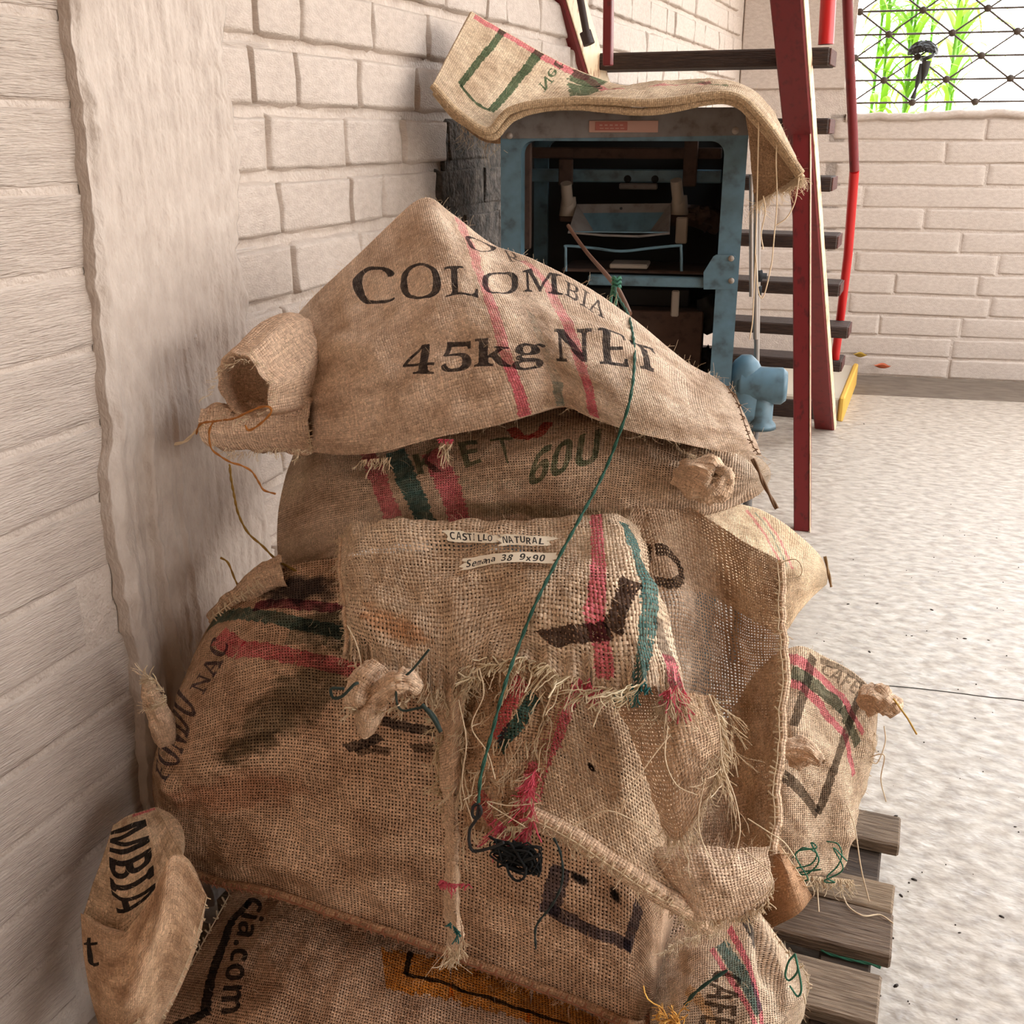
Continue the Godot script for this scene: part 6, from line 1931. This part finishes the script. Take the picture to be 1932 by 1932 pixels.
	# pegs
	for e in [[Vector3(-0.159, 1.379, -0.14), Vector3(-0.156, 1.31, -0.17)], [Vector3(0.116, 1.389, -0.14), Vector3(0.126, 1.317, -0.17)]]:
		s = Shape.new()
		s.tube([e[0], e[1]], 0.0145, 14)
		s.tube([e[1] + Vector3(0, 0.035, 0), e[1] + Vector3(0, -0.012, 0)], [0.018, 0.024], 14)
		part("peg", s, cast, m)
		s = Shape.new()
		s.box(e[1] + Vector3(0.01, -0.018, -0.01), Vector3(0.07, 0.018, 0.03), 0.005)
		part("peg_foot", s, rust, m)
	# chute tray
	s = Shape.new()
	var b0 := Vector3(-0.135, 1.326, -0.17)
	var b1 := Vector3(0.106, 1.331, -0.17)
	var c0 := Vector3(-0.084, 1.262, -0.12)
	var c1 := Vector3(0.06, 1.265, -0.12)
	var f0 := Vector3(-0.14, 1.266, -0.06)
	var f1 := Vector3(0.111, 1.268, -0.06)
	plate(s, [b0, b1, b1 + Vector3(-0.006, -0.022, 0.008), b0 + Vector3(0.006, -0.022, 0.008)], 0.003)
	plate(s, [b0, c0, f0], 0.003)
	plate(s, [b1, f1, c1], 0.003)
	s.tube([f0, f0.lerp(f1, 0.35) + Vector3(0, -0.006, 0.004), f0.lerp(f1, 0.7) + Vector3(0, -0.008, 0.004), f1], 0.003, 6)
	var ty := part("tray", s, dusty, m)
	s = Shape.new()
	plate(s, [b0 + Vector3(0.006, -0.022, 0.008), b1 + Vector3(-0.006, -0.022, 0.008), c1, c0], 0.003)
	plate(s, [c0, c1, f1, f0], 0.003)
	part("tray_floor", s, blue, ty)
	bolt(ty, Vector3(-0.02, 1.317, -0.165), 0.004, black)
	# bent wire
	s = Shape.new()
	s.tube(rope([Vector3(-0.141, 1.173, -0.04), Vector3(-0.142, 1.227, -0.04), Vector3(-0.139, 1.235, -0.04), Vector3(-0.073, 1.231, -0.04), Vector3(-0.005, 1.225, -0.04), Vector3(0.07, 1.234, -0.04), Vector3(0.136, 1.241, -0.04), Vector3(0.141, 1.235, -0.04), Vector3(0.145, 1.18, -0.04)], 40), 0.0036, 8)
	part("wire_handle", s, blue, m)
	# shelf, crossbar and gusset
	bar.call(Vector3(-0.161, 1.173, -0.1), Vector3(0.201, 1.165, -0.1), 0.2, rust, "shelf")
	bar.call(Vector3(-0.037, 1.189, -0.08), Vector3(0.059, 1.178, -0.08), 0.1, cast, "shelf_lump")
	bar.call(Vector3(-0.08, 1.17, 0), Vector3(0.255, 1.146, 0), 0.03, blue, "lower_bar")
	var gp := PackedVector2Array()
	for q in [Vector3(0.199, 1.184, 0), Vector3(0.22, 1.222, 0), Vector3(0.227, 1.226, 0), Vector3(0.268, 1.226, 0), Vector3(0.272, 1.222, 0), Vector3(0.275, 1.146, 0), Vector3(0.202, 1.144, 0)]:
		gp.append(Vector2(q.x, q.y))
	s = Shape.new()
	s.prism(gp, 0.005, Vector3(0, 0, 0.008))
	var gu := part("gusset", s, blue, m)
	bolt(gu, Vector3(0.262, 1.218, 0.008), 0.006, cast)
	bolt(gu, Vector3(0.266, 1.166, 0.008), 0.006, cast)
	bar.call(Vector3(0.123, 1.13, -0.06), Vector3(0.142, 1.065, -0.06), 0.01, cast, "strut")
	bar.call(Vector3(-0.04, 1.066, -0.14), Vector3(0.203, 0.828, -0.14), 0.2, rust, "hopper")
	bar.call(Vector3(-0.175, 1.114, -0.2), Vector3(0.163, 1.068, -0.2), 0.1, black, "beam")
	# lumpy gear case seen against the light
	s = Shape.new()
	ear(s, [Vector3(0.202, 1.097, -0.2), Vector3(0.218, 1.056, -0.2), Vector3(0.214, 1.028, -0.2), Vector3(0.201, 1.007, -0.2)], [0.02, 0.034, 0.03, 0.015], 51)
	part("gear_case", s, black, m)
	s = Shape.new()
	ear(s, [Vector3(0.185, 0.914, -0.2), Vector3(0.212, 0.93, -0.2), Vector3(0.234, 0.916, -0.2)], [0.03, 0.035, 0.03], 52)
	part("gear_case", s, black, m)
	s = Shape.new()
	ear(s, [Vector3(0.028, 1.298, -0.3), Vector3(0.188, 1.291, -0.28), Vector3(0.231, 1.265, -0.28)], [0.02, 0.03, 0.02], 53)
	part("lint", s, rust, m)
	s = Shape.new()
	ear(s, [Vector3(0.149, 1.309, -0.2), Vector3(0.176, 1.303, -0.2), Vector3(0.202, 1.31, -0.2)], [0.015, 0.02, 0.012], 54)
	part("lint", s, rust, m)
	# motor at the right foot
	s = Shape.new()
	var mb := Vector3(0.327, 0.877, -0.05)
	s.lathe([Vector2(0.0, -0.075), Vector2(0.036, -0.075), Vector2(0.052, -0.05), Vector2(0.055, 0.0), Vector2(0.05, 0.05), Vector2(0.03, 0.085), Vector2(0.014, 0.1), Vector2(0, 0.1)], mb + Vector3(-0.01, -0.0, 0), Basis.IDENTITY, 24)
	s.lathe([Vector2(0.0, -0.06), Vector2(0.04, -0.06), Vector2(0.046, -0.05), Vector2(0.046, 0.05), Vector2(0.036, 0.062), Vector2(0, 0.064)], mb + Vector3(0.03, 0.028, 0.01), Basis(Vector3(0, -1, 0), Vector3(1, 0, 0), Vector3(0, 0, 1)), 24)
	s.lathe([Vector2(0.0, -0.072), Vector2(0.045, -0.07), Vector2(0.043, -0.06), Vector2(0.034, -0.05), Vector2(0.034, 0.03), Vector2(0, 0.04)], mb + Vector3(0.03, -0.01, 0.012), Basis.IDENTITY, 24)
	part("motor", s, blue, m)
	s = Shape.new()
	s.tube([mb + Vector3(0.022, -0.06, 0.0), mb + Vector3(0.016, -0.75, 0.0)], 0.012, 10)
	part("leg", s, dusty, m)


func build_pallet() -> void:
	var t := thing("pallet", Vector3(0.72, 0, -1.5), "weathered grey-brown wooden slat pallet under the sacks", "pallet")
	var tone := [Color(0.55, 0.46, 0.37), Color(0.62, 0.52, 0.41), Color(0.50, 0.41, 0.33), Color(0.60, 0.51, 0.42)]
	var rows := [[-2.03, 0.105, 1.312], [-1.825, 0.085, 1.309], [-1.70, 0.12, 1.311], [-1.545, 0.12, 1.298], [-1.39, 0.1, 1.3], [-1.24, 0.1, 1.305]]
	for k in rows.size():
		var r: Array = rows[k]
		var s := Shape.new()
		s.box(Vector3((0.1 + r[2]) * 0.5, 0.106, r[0]), Vector3(r[2] - 0.1, 0.03, r[1]), 0.004, Basis(Vector3.UP, [0.01, -0.02, 0.015, -0.01, 0.0, 0.01, -0.01, 0.0][k]))
		var c: Color = tone[k % 4]
		part("slat", s, wood_mat(c, 70 + k % 3), t)
	var dark := wood_mat(Color(0.34, 0.27, 0.21), 73)
	for x in [0.16, 0.7, 1.235]:
		var s := Shape.new()
		s.box(Vector3(x, 0.045, -1.64), Vector3(0.09, 0.09, 0.88), 0.004)
		part("bearer", s, dark, t)


func build_small_things() -> void:
	# --- green twine tying the pile to the machine
	var gm := plain(Color(0.07, 0.27, 0.2), 0.75)
	var s := Shape.new()
	twine(s, [Vector3(0.721, 1.247, -1.8), Vector3(0.738, 1.237, -1.76), Vector3(0.78, 1.222, -1.675), Vector3(0.824, 1.203, -1.548), Vector3(0.846, 1.183, -1.472), Vector3(0.856, 1.152, -1.421), Vector3(0.85, 1.114, -1.405), Vector3(0.831, 1.047, -1.385), Vector3(0.817, 0.995, -1.31), Vector3(0.802, 0.951, -1.264), Vector3(0.795, 0.914, -1.2), Vector3(0.787, 0.878, -1.173), Vector3(0.787, 0.842, -1.115), Vector3(0.785, 0.794, -1.075), Vector3(0.781, 0.746, -1.045), Vector3(0.781, 0.71, -1.035)], 0.0026, 160)
	solo("twine", s, gm, Vector3(0.781, 0.71, -1.035), "taut green twine running down the front of the sack pile", "twine")
	var knotted := Shape.new()
	knotted.tube(rope([Vector3(0.705, 1.255, -1.86), Vector3(0.703, 1.237, -1.85), Vector3(0.708, 1.218, -1.82), Vector3(0.721, 1.205, -1.79), Vector3(0.725, 1.231, -1.8), Vector3(0.717, 1.249, -1.84), Vector3(0.703, 1.252, -1.86)], 30), 0.003, 6)
	for k in 5:
		var c := Vector3(0.715, 1.245, -1.83) + Vector3(0, 0.014 - 0.007 * k, 0)
		var ring := []
		for a in 13:
			ring.append(c + Vector3(cos(a * TAU / 12) * 0.007, 0.002 * sin(a * 2.0), sin(a * TAU / 12) * 0.007))
		knotted.tube(ring, 0.0028, 5)
	solo("twine", knotted, plain(Color(0.14, 0.36, 0.27), 0.7), Vector3(0.716, 1.228, -1.82), "green twine knot wound round the brown cord by the machine", "twine")
	s = Shape.new()
	s.tube(rope([Vector3(0.419, 1.294, -2.45), Vector3(0.446, 1.273, -2.42), Vector3(0.517, 1.246, -2.3), Vector3(0.648, 1.241, -2), Vector3(0.717, 1.241, -1.83), Vector3(0.75, 1.229, -1.76), Vector3(0.774, 1.219, -1.705)], 40), 0.0045, 8)
	solo("cord", s, plain(Color(0.42, 0.29, 0.22), 0.6), Vector3(0.776, 1.22, -1.7), "brown cord slanting from the machine tray to the top sack", "cord")
	# --- black wire loop and tangle at the twine's end
	var bk := plain(Color(0.06, 0.05, 0.05), 0.6)
	s = Shape.new()
	s.tube(rope([Vector3(0.781, 0.709, -1.035), Vector3(0.776, 0.706, -1.03), Vector3(0.775, 0.694, -1.03), Vector3(0.781, 0.69, -1.03), Vector3(0.787, 0.701, -1.03), Vector3(0.784, 0.71, -1.03), Vector3(0.78, 0.689, -1.03), Vector3(0.771, 0.671, -1.03), Vector3(0.77, 0.651, -1.03), Vector3(0.775, 0.64, -1.03), Vector3(0.789, 0.645, -1.03), Vector3(0.804, 0.654, -1.03), Vector3(0.817, 0.664, -1.03)], 60), 0.0021, 7)
	solo("wire", s, bk, Vector3(0.775, 0.64, -1.03), "black wire loop tied to the lower end of the green twine", "wire")
	s = Shape.new()
	rng.seed = 9
	var c0 := Vector3(0.829, 0.64, -1.045)
	for k in 9:
		var pts := []
		var q := c0
		for i in 14:
			q = c0 + Vector3(rng.randf_range(-1, 1) * 0.034, rng.randf_range(-1, 1) * 0.022, rng.randf_range(-0.2, 1) * 0.012)
			pts.append(q)
		s.tube(rope(pts, 60), 0.0014, 4)
	s.tube(rope([Vector3(0.82, 0.633, -1.03), Vector3(0.825, 0.618, -1.03), Vector3(0.835, 0.611, -1.03), Vector3(0.845, 0.62, -1.03), Vector3(0.847, 0.636, -1.03)], 20), 0.0017, 6)
	s.tube(rope([Vector3(0.845, 0.644, -1.03), Vector3(0.863, 0.663, -1.02), Vector3(0.868, 0.668, -1.02)], 8), 0.0017, 6)
	solo("thread_tangle", s, plain(Color(0.035, 0.04, 0.035), 0.9), c0, "black tangle of thread on the front of the widest sack", "thread")
	s = Shape.new()
	twine(s, [Vector3(0.876, 0.673, -1.05), Vector3(0.886, 0.66, -1.045), Vector3(0.892, 0.638, -1.04), Vector3(0.891, 0.613, -1.035), Vector3(0.881, 0.586, -1.03), Vector3(0.866, 0.56, -1.03), Vector3(0.86, 0.542, -1.03), Vector3(0.861, 0.513, -1.03)], 0.0018, 50)
	solo("twine", s, plain(Color(0.08, 0.13, 0.11), 0.7), Vector3(0.881, 0.594, -1.03), "thin dark green twine hanging across the square printed on the widest sack", "twine")
	var scrap := plain(Color(0.13, 0.18, 0.15), 0.8)
	s = Shape.new()
	s.tube(rope([Vector3(0.564, 0.799, -1.09), Vector3(0.547, 0.798, -1.085), Vector3(0.549, 0.785, -1.085), Vector3(0.566, 0.793, -1.08), Vector3(0.582, 0.811, -1.085), Vector3(0.586, 0.812, -1.09)], 24), 0.0022, 6)
	solo("twine", s, scrap, Vector3(0.559, 0.796, -1.085), "small flat dark green loop beside the knotted scraps below the flap", "twine")
	s = Shape.new()
	s.tube(rope([Vector3(0.677, 0.864, -1.12), Vector3(0.658, 0.837, -1.11), Vector3(0.641, 0.817, -1.1), Vector3(0.642, 0.798, -1.09), Vector3(0.651, 0.784, -1.09), Vector3(0.682, 0.795, -1.09), Vector3(0.697, 0.786, -1.09), Vector3(0.706, 0.766, -1.09)], 40), 0.0016, 6)
	s.tube(rope([Vector3(0.682, 0.802, -1.085), Vector3(0.698, 0.791, -1.08), Vector3(0.71, 0.771, -1.08)], 10), 0.0028, 6)
	solo("twine", s, scrap, Vector3(0.644, 0.799, -1.09), "long dark green twine curving from the flap past the knotted scraps", "twine")
	# --- yellow and orange twine at the mouth of the top sack
	var oc := plain(Color(0.66, 0.40, 0.14), 0.7)
	s = Shape.new()
	twine(s, [Vector3(0.105, 1.021, -1.42), Vector3(0.123, 1.042, -1.41), Vector3(0.155, 1.052, -1.4), Vector3(0.205, 1.064, -1.39), Vector3(0.235, 1.078, -1.385), Vector3(0.261, 1.089, -1.385), Vector3(0.279, 1.091, -1.385), Vector3(0.28, 1.081, -1.385), Vector3(0.258, 1.061, -1.385), Vector3(0.237, 1.049, -1.385), Vector3(0.23, 1.057, -1.385)], 0.0022, 60)
	twine(s, [Vector3(0.157, 1.052, -1.4), Vector3(0.147, 1.033, -1.4), Vector3(0.148, 1.006, -1.4), Vector3(0.164, 0.994, -1.4), Vector3(0.185, 0.985, -1.4), Vector3(0.201, 0.98, -1.405), Vector3(0.217, 0.97, -1.41), Vector3(0.215, 0.945, -1.43), Vector3(0.217, 0.928, -1.44), Vector3(0.226, 0.916, -1.46)], 0.002, 60)
	solo("twine", s, oc, Vector3(0.154, 1.048, -1.4), "orange-brown twine hanging from the open mouth of the peaked sack", "twine")
	s = Shape.new()
	twine(s, [Vector3(0.182, 0.98, -1.4), Vector3(0.167, 0.952, -1.42), Vector3(0.148, 0.906, -1.45), Vector3(0.131, 0.86, -1.48), Vector3(0.133, 0.818, -1.5), Vector3(0.162, 0.796, -1.5), Vector3(0.19, 0.773, -1.5), Vector3(0.237, 0.762, -1.49)], 0.0024, 60)
	twine(s, [Vector3(0.091, 0.774, -1.47), Vector3(0.11, 0.769, -1.465), Vector3(0.124, 0.744, -1.46), Vector3(0.137, 0.722, -1.455), Vector3(0.136, 0.703, -1.45), Vector3(0.133, 0.686, -1.44)], 0.0022, 30)
	solo("twine", s, plain(Color(0.60, 0.45, 0.16), 0.7), Vector3(0.131, 0.86, -1.48), "mustard yellow twine dangling between wall and sacks on the left", "twine")
	s = Shape.new()
	twine(s, [Vector3(0.05, 0.994, -1.43), Vector3(0.077, 1.004, -1.425), Vector3(0.103, 1.024, -1.42), Vector3(0.131, 1.043, -1.41)], 0.003, 20)
	solo("twine", s, yarn, Vector3(0.081, 1.006, -1.42), "frayed pale jute twine end sticking out left of the sack mouth", "twine")
	# --- green twine about the pallet
	var gt := plain(Color(0.16, 0.40, 0.30), 0.7)
	s = Shape.new()
	s.tube(rope([Vector3(1.125, 0.273, -1.66), Vector3(1.141, 0.305, -1.65), Vector3(1.165, 0.3, -1.65), Vector3(1.158, 0.275, -1.65), Vector3(1.132, 0.257, -1.65), Vector3(1.151, 0.258, -1.64), Vector3(1.171, 0.292, -1.64), Vector3(1.154, 0.319, -1.65), Vector3(1.164, 0.318, -1.64), Vector3(1.13, 0.297, -1.64), Vector3(1.157, 0.256, -1.63), Vector3(1.124, 0.25, -1.64), Vector3(1.176, 0.284, -1.63)], 60), 0.0014, 6)
	s.tube(rope([Vector3(1.179, 0.308, -1.68), Vector3(1.198, 0.315, -1.67), Vector3(1.207, 0.295, -1.67), Vector3(1.202, 0.268, -1.67), Vector3(1.187, 0.248, -1.66), Vector3(1.201, 0.241, -1.66), Vector3(1.183, 0.239, -1.66), Vector3(1.212, 0.272, -1.66), Vector3(1.192, 0.312, -1.66), Vector3(1.217, 0.291, -1.66)], 60), 0.0013, 6)
	solo("twine", s, gt, Vector3(1.148, 0.284, -1.65), "curled green twine at the foot of the square-framed sack", "twine")
	s = Shape.new()
	s.tube(rope([Vector3(1.171, 0.479, -1.18), Vector3(1.164, 0.468, -1.175), Vector3(1.162, 0.45, -1.17), Vector3(1.168, 0.443, -1.17), Vector3(1.177, 0.463, -1.17), Vector3(1.171, 0.488, -1.17), Vector3(1.184, 0.448, -1.16), Vector3(1.181, 0.43, -1.16), Vector3(1.17, 0.443, -1.16)], 40), 0.0014, 6)
	solo("twine", s, gt, Vector3(1.174, 0.454, -1.17), "curled green twine on the end of the lower right striped sack", "twine")
	s = Shape.new()
	var gl := rope([Vector3(1.183, 0.1, -1.652), Vector3(1.203, 0.096, -1.646), Vector3(1.24, 0.096, -1.644), Vector3(1.276, 0.098, -1.644), Vector3(1.296, 0.1, -1.639)], 30)
	twine(s, gl, 0.0028, 40)
	solo("twine", s, gt, Vector3(1.24, 0.09, -1.651), "short straight green twine lying in the gap between pallet slats", "twine")
	s = Shape.new()
	twine(s, [Vector3(1.053, 0.471, -1.05), Vector3(1.064, 0.497, -1.045), Vector3(1.082, 0.519, -1.05), Vector3(1.1, 0.533, -1.06)], 0.0024, 24)
	solo("twine", s, plain(Color(0.07, 0.20, 0.15), 0.7), Vector3(1.064, 0.488, -1.05), "dark green twine end lying across the lower right striped sack", "twine")
	s = Shape.new()
	s.tube(rope([Vector3(1.251, 0.419, -1.93), Vector3(1.257, 0.39, -1.92), Vector3(1.247, 0.347, -1.91), Vector3(1.232, 0.355, -1.91), Vector3(1.258, 0.373, -1.9), Vector3(1.258, 0.319, -1.9), Vector3(1.273, 0.272, -1.9)], 40), 0.0012, 5)
	s.tube(rope([Vector3(1.204, 0.311, -1.8), Vector3(1.222, 0.282, -1.78), Vector3(1.243, 0.215, -1.75), Vector3(1.265, 0.125, -1.781)], 24), 0.0012, 5)
	s.tube(rope([Vector3(1.166, 0.188, -1.74), Vector3(1.173, 0.15, -1.729), Vector3(1.179, 0.13, -1.71)], 12), 0.0014, 5)
	s.tube(rope([Vector3(1.217, 0.125, -1.778), Vector3(1.231, 0.125, -1.749), Vector3(1.258, 0.125, -1.735), Vector3(1.286, 0.125, -1.749), Vector3(1.31, 0.125, -1.734)], 24), 0.0016, 5)
	solo("jute_thread", s, yarn, Vector3(1.227, 0.13, -1.76), "loose pale jute threads trailing over the pallet slats", "thread", "", "stuff")
	s = Shape.new()
	s.tube([Vector3(1.261, 0.481, -1.93), Vector3(1.29, 0.461, -1.9), Vector3(1.309, 0.442, -1.88)], 0.002, 6)
	solo("straw", s, plain(Color(0.72, 0.55, 0.22), 0.7), Vector3(1.29, 0.461, -1.9), "stiff yellow straw poking from the knotted corner of the square-framed sack", "straw")
	# --- crumbs and leaves on the floor
	rng.seed = 12
	var crumb := Shape.new()
	for q in [Vector3(1.369, 0, -3.508), Vector3(1.139, 0, -3.732), Vector3(1.105, 0, -3.455), Vector3(1.031, 0, -3.189), Vector3(1.298, 0, -3.773), Vector3(1.597, 0, -4.312), Vector3(1.196, 0, -3.495), Vector3(1.09, 0, -3.874), Vector3(1.469, 0, -3.318), Vector3(1.447, 0, -3.31), Vector3(1.564, 0, -2.325), Vector3(1.489, 0, -2.81), Vector3(1.538, 0, -3.333), Vector3(1.319, 0, -6.867), Vector3(1.628, 0, -6.766), Vector3(0.99, 0, -5.931), Vector3(1.8, 0, -6.014), Vector3(1.307, 0, -2.269), Vector3(1.329, 0, -1.984), Vector3(1.353, 0, -2.047), Vector3(1.522, 0, -1.991), Vector3(1.442, 0, -1.911), Vector3(1.058, 0, -3.139), Vector3(1.195, 0, -3.115), Vector3(1.313, 0, -3.278), Vector3(1.33, 0, -1.718)]:
		var c: Vector3 = q
		var r := rng.randf_range(0.0018, 0.0045)
		var b := Basis(Vector3.UP, rng.randf() * TAU)
		crumb.lathe([Vector2(0, -r * 0.3), Vector2(r, 0.0), Vector2(r * 0.8, r * 0.6), Vector2(0, r * 0.9)], c, b * Basis.from_scale(Vector3(1.6, 0.8, 0.8)), 7)
	for k in 260:
		var c := Vector3(rng.randf_range(1.25, 2.6), 0.0, rng.randf_range(-5.0, -1.0))
		var r := rng.randf_range(0.0008, 0.0025)
		crumb.lathe([Vector2(r, 0.0), Vector2(r * 0.7, r), Vector2(0, r * 1.2)], c, Basis.IDENTITY, 5)
	solo("floor_crumbs", crumb, plain(Color(0.2, 0.155, 0.12), 0.9), Vector3(1.6, 0, -2.5), "dark crumbs and stray beans scattered over the concrete floor", "crumbs", "", "stuff")
	leaf_litter(Vector3(1.012, 0.058, -7.166), Color(0.72, 0.36, 0.22), 0.055, "curled orange dead leaf on the floor against the back wall")
	leaf_litter(Vector3(0.868, 0.121, -7.164), Color(0.66, 0.52, 0.18), 0.045, "yellow dead leaf caught beside the stair at the back wall")
	# --- rag of dead leaf caught in the grille
	s = Shape.new()
	var u := Vector3(0.988, 0, -0.156)
	var n := Vector3(0.156, 0, 0.988)
	var at := Vector3(1.026, 1.959, -7.32)
	var g := []
	wob.seed = 3
	wob.frequency = 1.0
	for j in 15:
		var row := []
		for i in 19:
			var a := (i / 18.0 - 0.5) * 3.6
			var d := j / 14.0
			var r := 0.004 + 0.088 * d
			var p := at + u * sin(a) * r * 0.95 + Vector3.UP * (cos(a) * r * 0.75 - 0.01) + n * (0.06 - 0.06 * d * d + 0.02 * wob.get_noise_2d(i * 0.4, j * 0.3))
			row.append(p)
		g.append(row)
	add_sheet(s, g, false, false)
	var pieces := [[Vector3(0.234, 1.638, -1), Vector3(0.234, 1.638, -1)]]
	s.tube([Vector3(1.024, 1.888, -7.29), Vector3(1.02, 1.799, -7.289), Vector3(1.011, 1.746, -7.288), Vector3(1, 1.693, -7.286)], [0.012, 0.02, 0.008, 0.018], 6)
	s.tube([Vector3(1.052, 1.902, -7.294), Vector3(1.049, 1.829, -7.294), Vector3(1.038, 1.776, -7.292)], [0.03, 0.022, 0.004], 6)
	s.tube([Vector3(1.054, 1.931, -7.304), Vector3(1.062, 1.911, -7.306)], [0.05, 0.03], 8)
	solo("dead_leaf", s, plain(Color(0.13, 0.10, 0.07), 0.6), at, "dark withered leaf with hanging shreds caught in the window grille", "leaf")
	build_plants()


func leaf_litter(at: Vector3, c: Color, size: float, label: String) -> void:
	var s := Shape.new()
	var g := []
	for j in 7:
		var row := []
		for i in 13:
			var x := i / 12.0 * 2.0 - 1.0
			var w := (1.0 - x * x) * 0.5
			var y := (j / 6.0 * 2.0 - 1.0) * w
			row.append(at + Vector3(x * size, 0.008 + 0.02 * x * x + 0.03 * y * y * 4.0, y * size))
		g.append(row)
	var m := plain(c, 0.7)
	s = slab_cloth(g, 0.001)
	solo("dead_leaf", s, m, at, label, "leaf")


func build_plants() -> void:
	# tall grassy leaves outside the opening
	var fresh := [Color(0.50, 0.70, 0.16), Color(0.62, 0.78, 0.26), Color(0.38, 0.6, 0.12)]
	var leafm := []
	for c in fresh:
		var m := plain(c, 0.5)
		m.backlight_enabled = true
		m.backlight = Color(0.4, 0.5, 0.12)
		leafm.append(m)
	rng.seed = 21
	var b0 := Vector3(0, 0, -7.067)
	var u := Vector3(0.988, 0, -0.156)
	var n := Vector3(0.156, 0, 0.988)
	var base: Vector3 = b0 + u * 1.14 + n * -1.2
	base.y = 0.0
	var t := thing("cane_plant", base, "leafy bright green cane clump outside, behind the left part of the grille", "plant")
	for st in 7:
		var s := Shape.new()
		var foot := base + u * rng.randf_range(-0.28, 0.28) + n * rng.randf_range(-0.3, 0.3)
		var tipp := foot + Vector3(rng.randf_range(-0.12, 0.12), 2.9, rng.randf_range(-0.1, 0.1))
		s.tube([foot, foot.lerp(tipp, 0.5), tipp], [0.016, 0.014, 0.006], 7)
		part("stem", s, leafm[2], t)
		for l in 38:
			var h := rng.randf_range(0.42, 1.0)
			var p := foot.lerp(tipp, h)
			var a := rng.randf() * TAU
			var d := Vector3(cos(a), rng.randf_range(0.6, 2.6), sin(a)).normalized()
			leaf_blade(t, p, d, rng.randf_range(0.35, 0.6), rng.randf_range(0.016, 0.03), leafm[rng.randi_range(0, 2)])
	# pale wall across the yard
	var s := Shape.new()
	s.box(Vector3(3.5, -0.15, -12.5), Vector3(16, 0.2, 9.0), 0.01)
	structure("ground_outside", s, plain(Color(0.75, 0.72, 0.66), 0.9), Vector3(3.5, 0, -12.5), "pale paved yard outside the opening")


func leaf_blade(t: Node3D, p: Vector3, d: Vector3, l: float, w: float, m: Material) -> void:
	var s := Shape.new()
	var side := d.cross(Vector3.UP).normalized()
	var g := []
	for j in 3:
		g.append([])
	var q := p
	for i in 10:
		var x := i / 9.0
		var ww := w * pow(1.0 - x, 0.6) * minf(1.0, 0.3 + x * 5.0)
		g[0].append(q - side * ww)
		g[1].append(q - d.cross(side).normalized() * ww * 0.35)
		g[2].append(q + side * ww)
		q += d * l / 9.0
		d = (d + Vector3(0, -0.24, 0)).normalized()
	add_sheet(s, g, false, false)
	part("leaf", s, m, t)
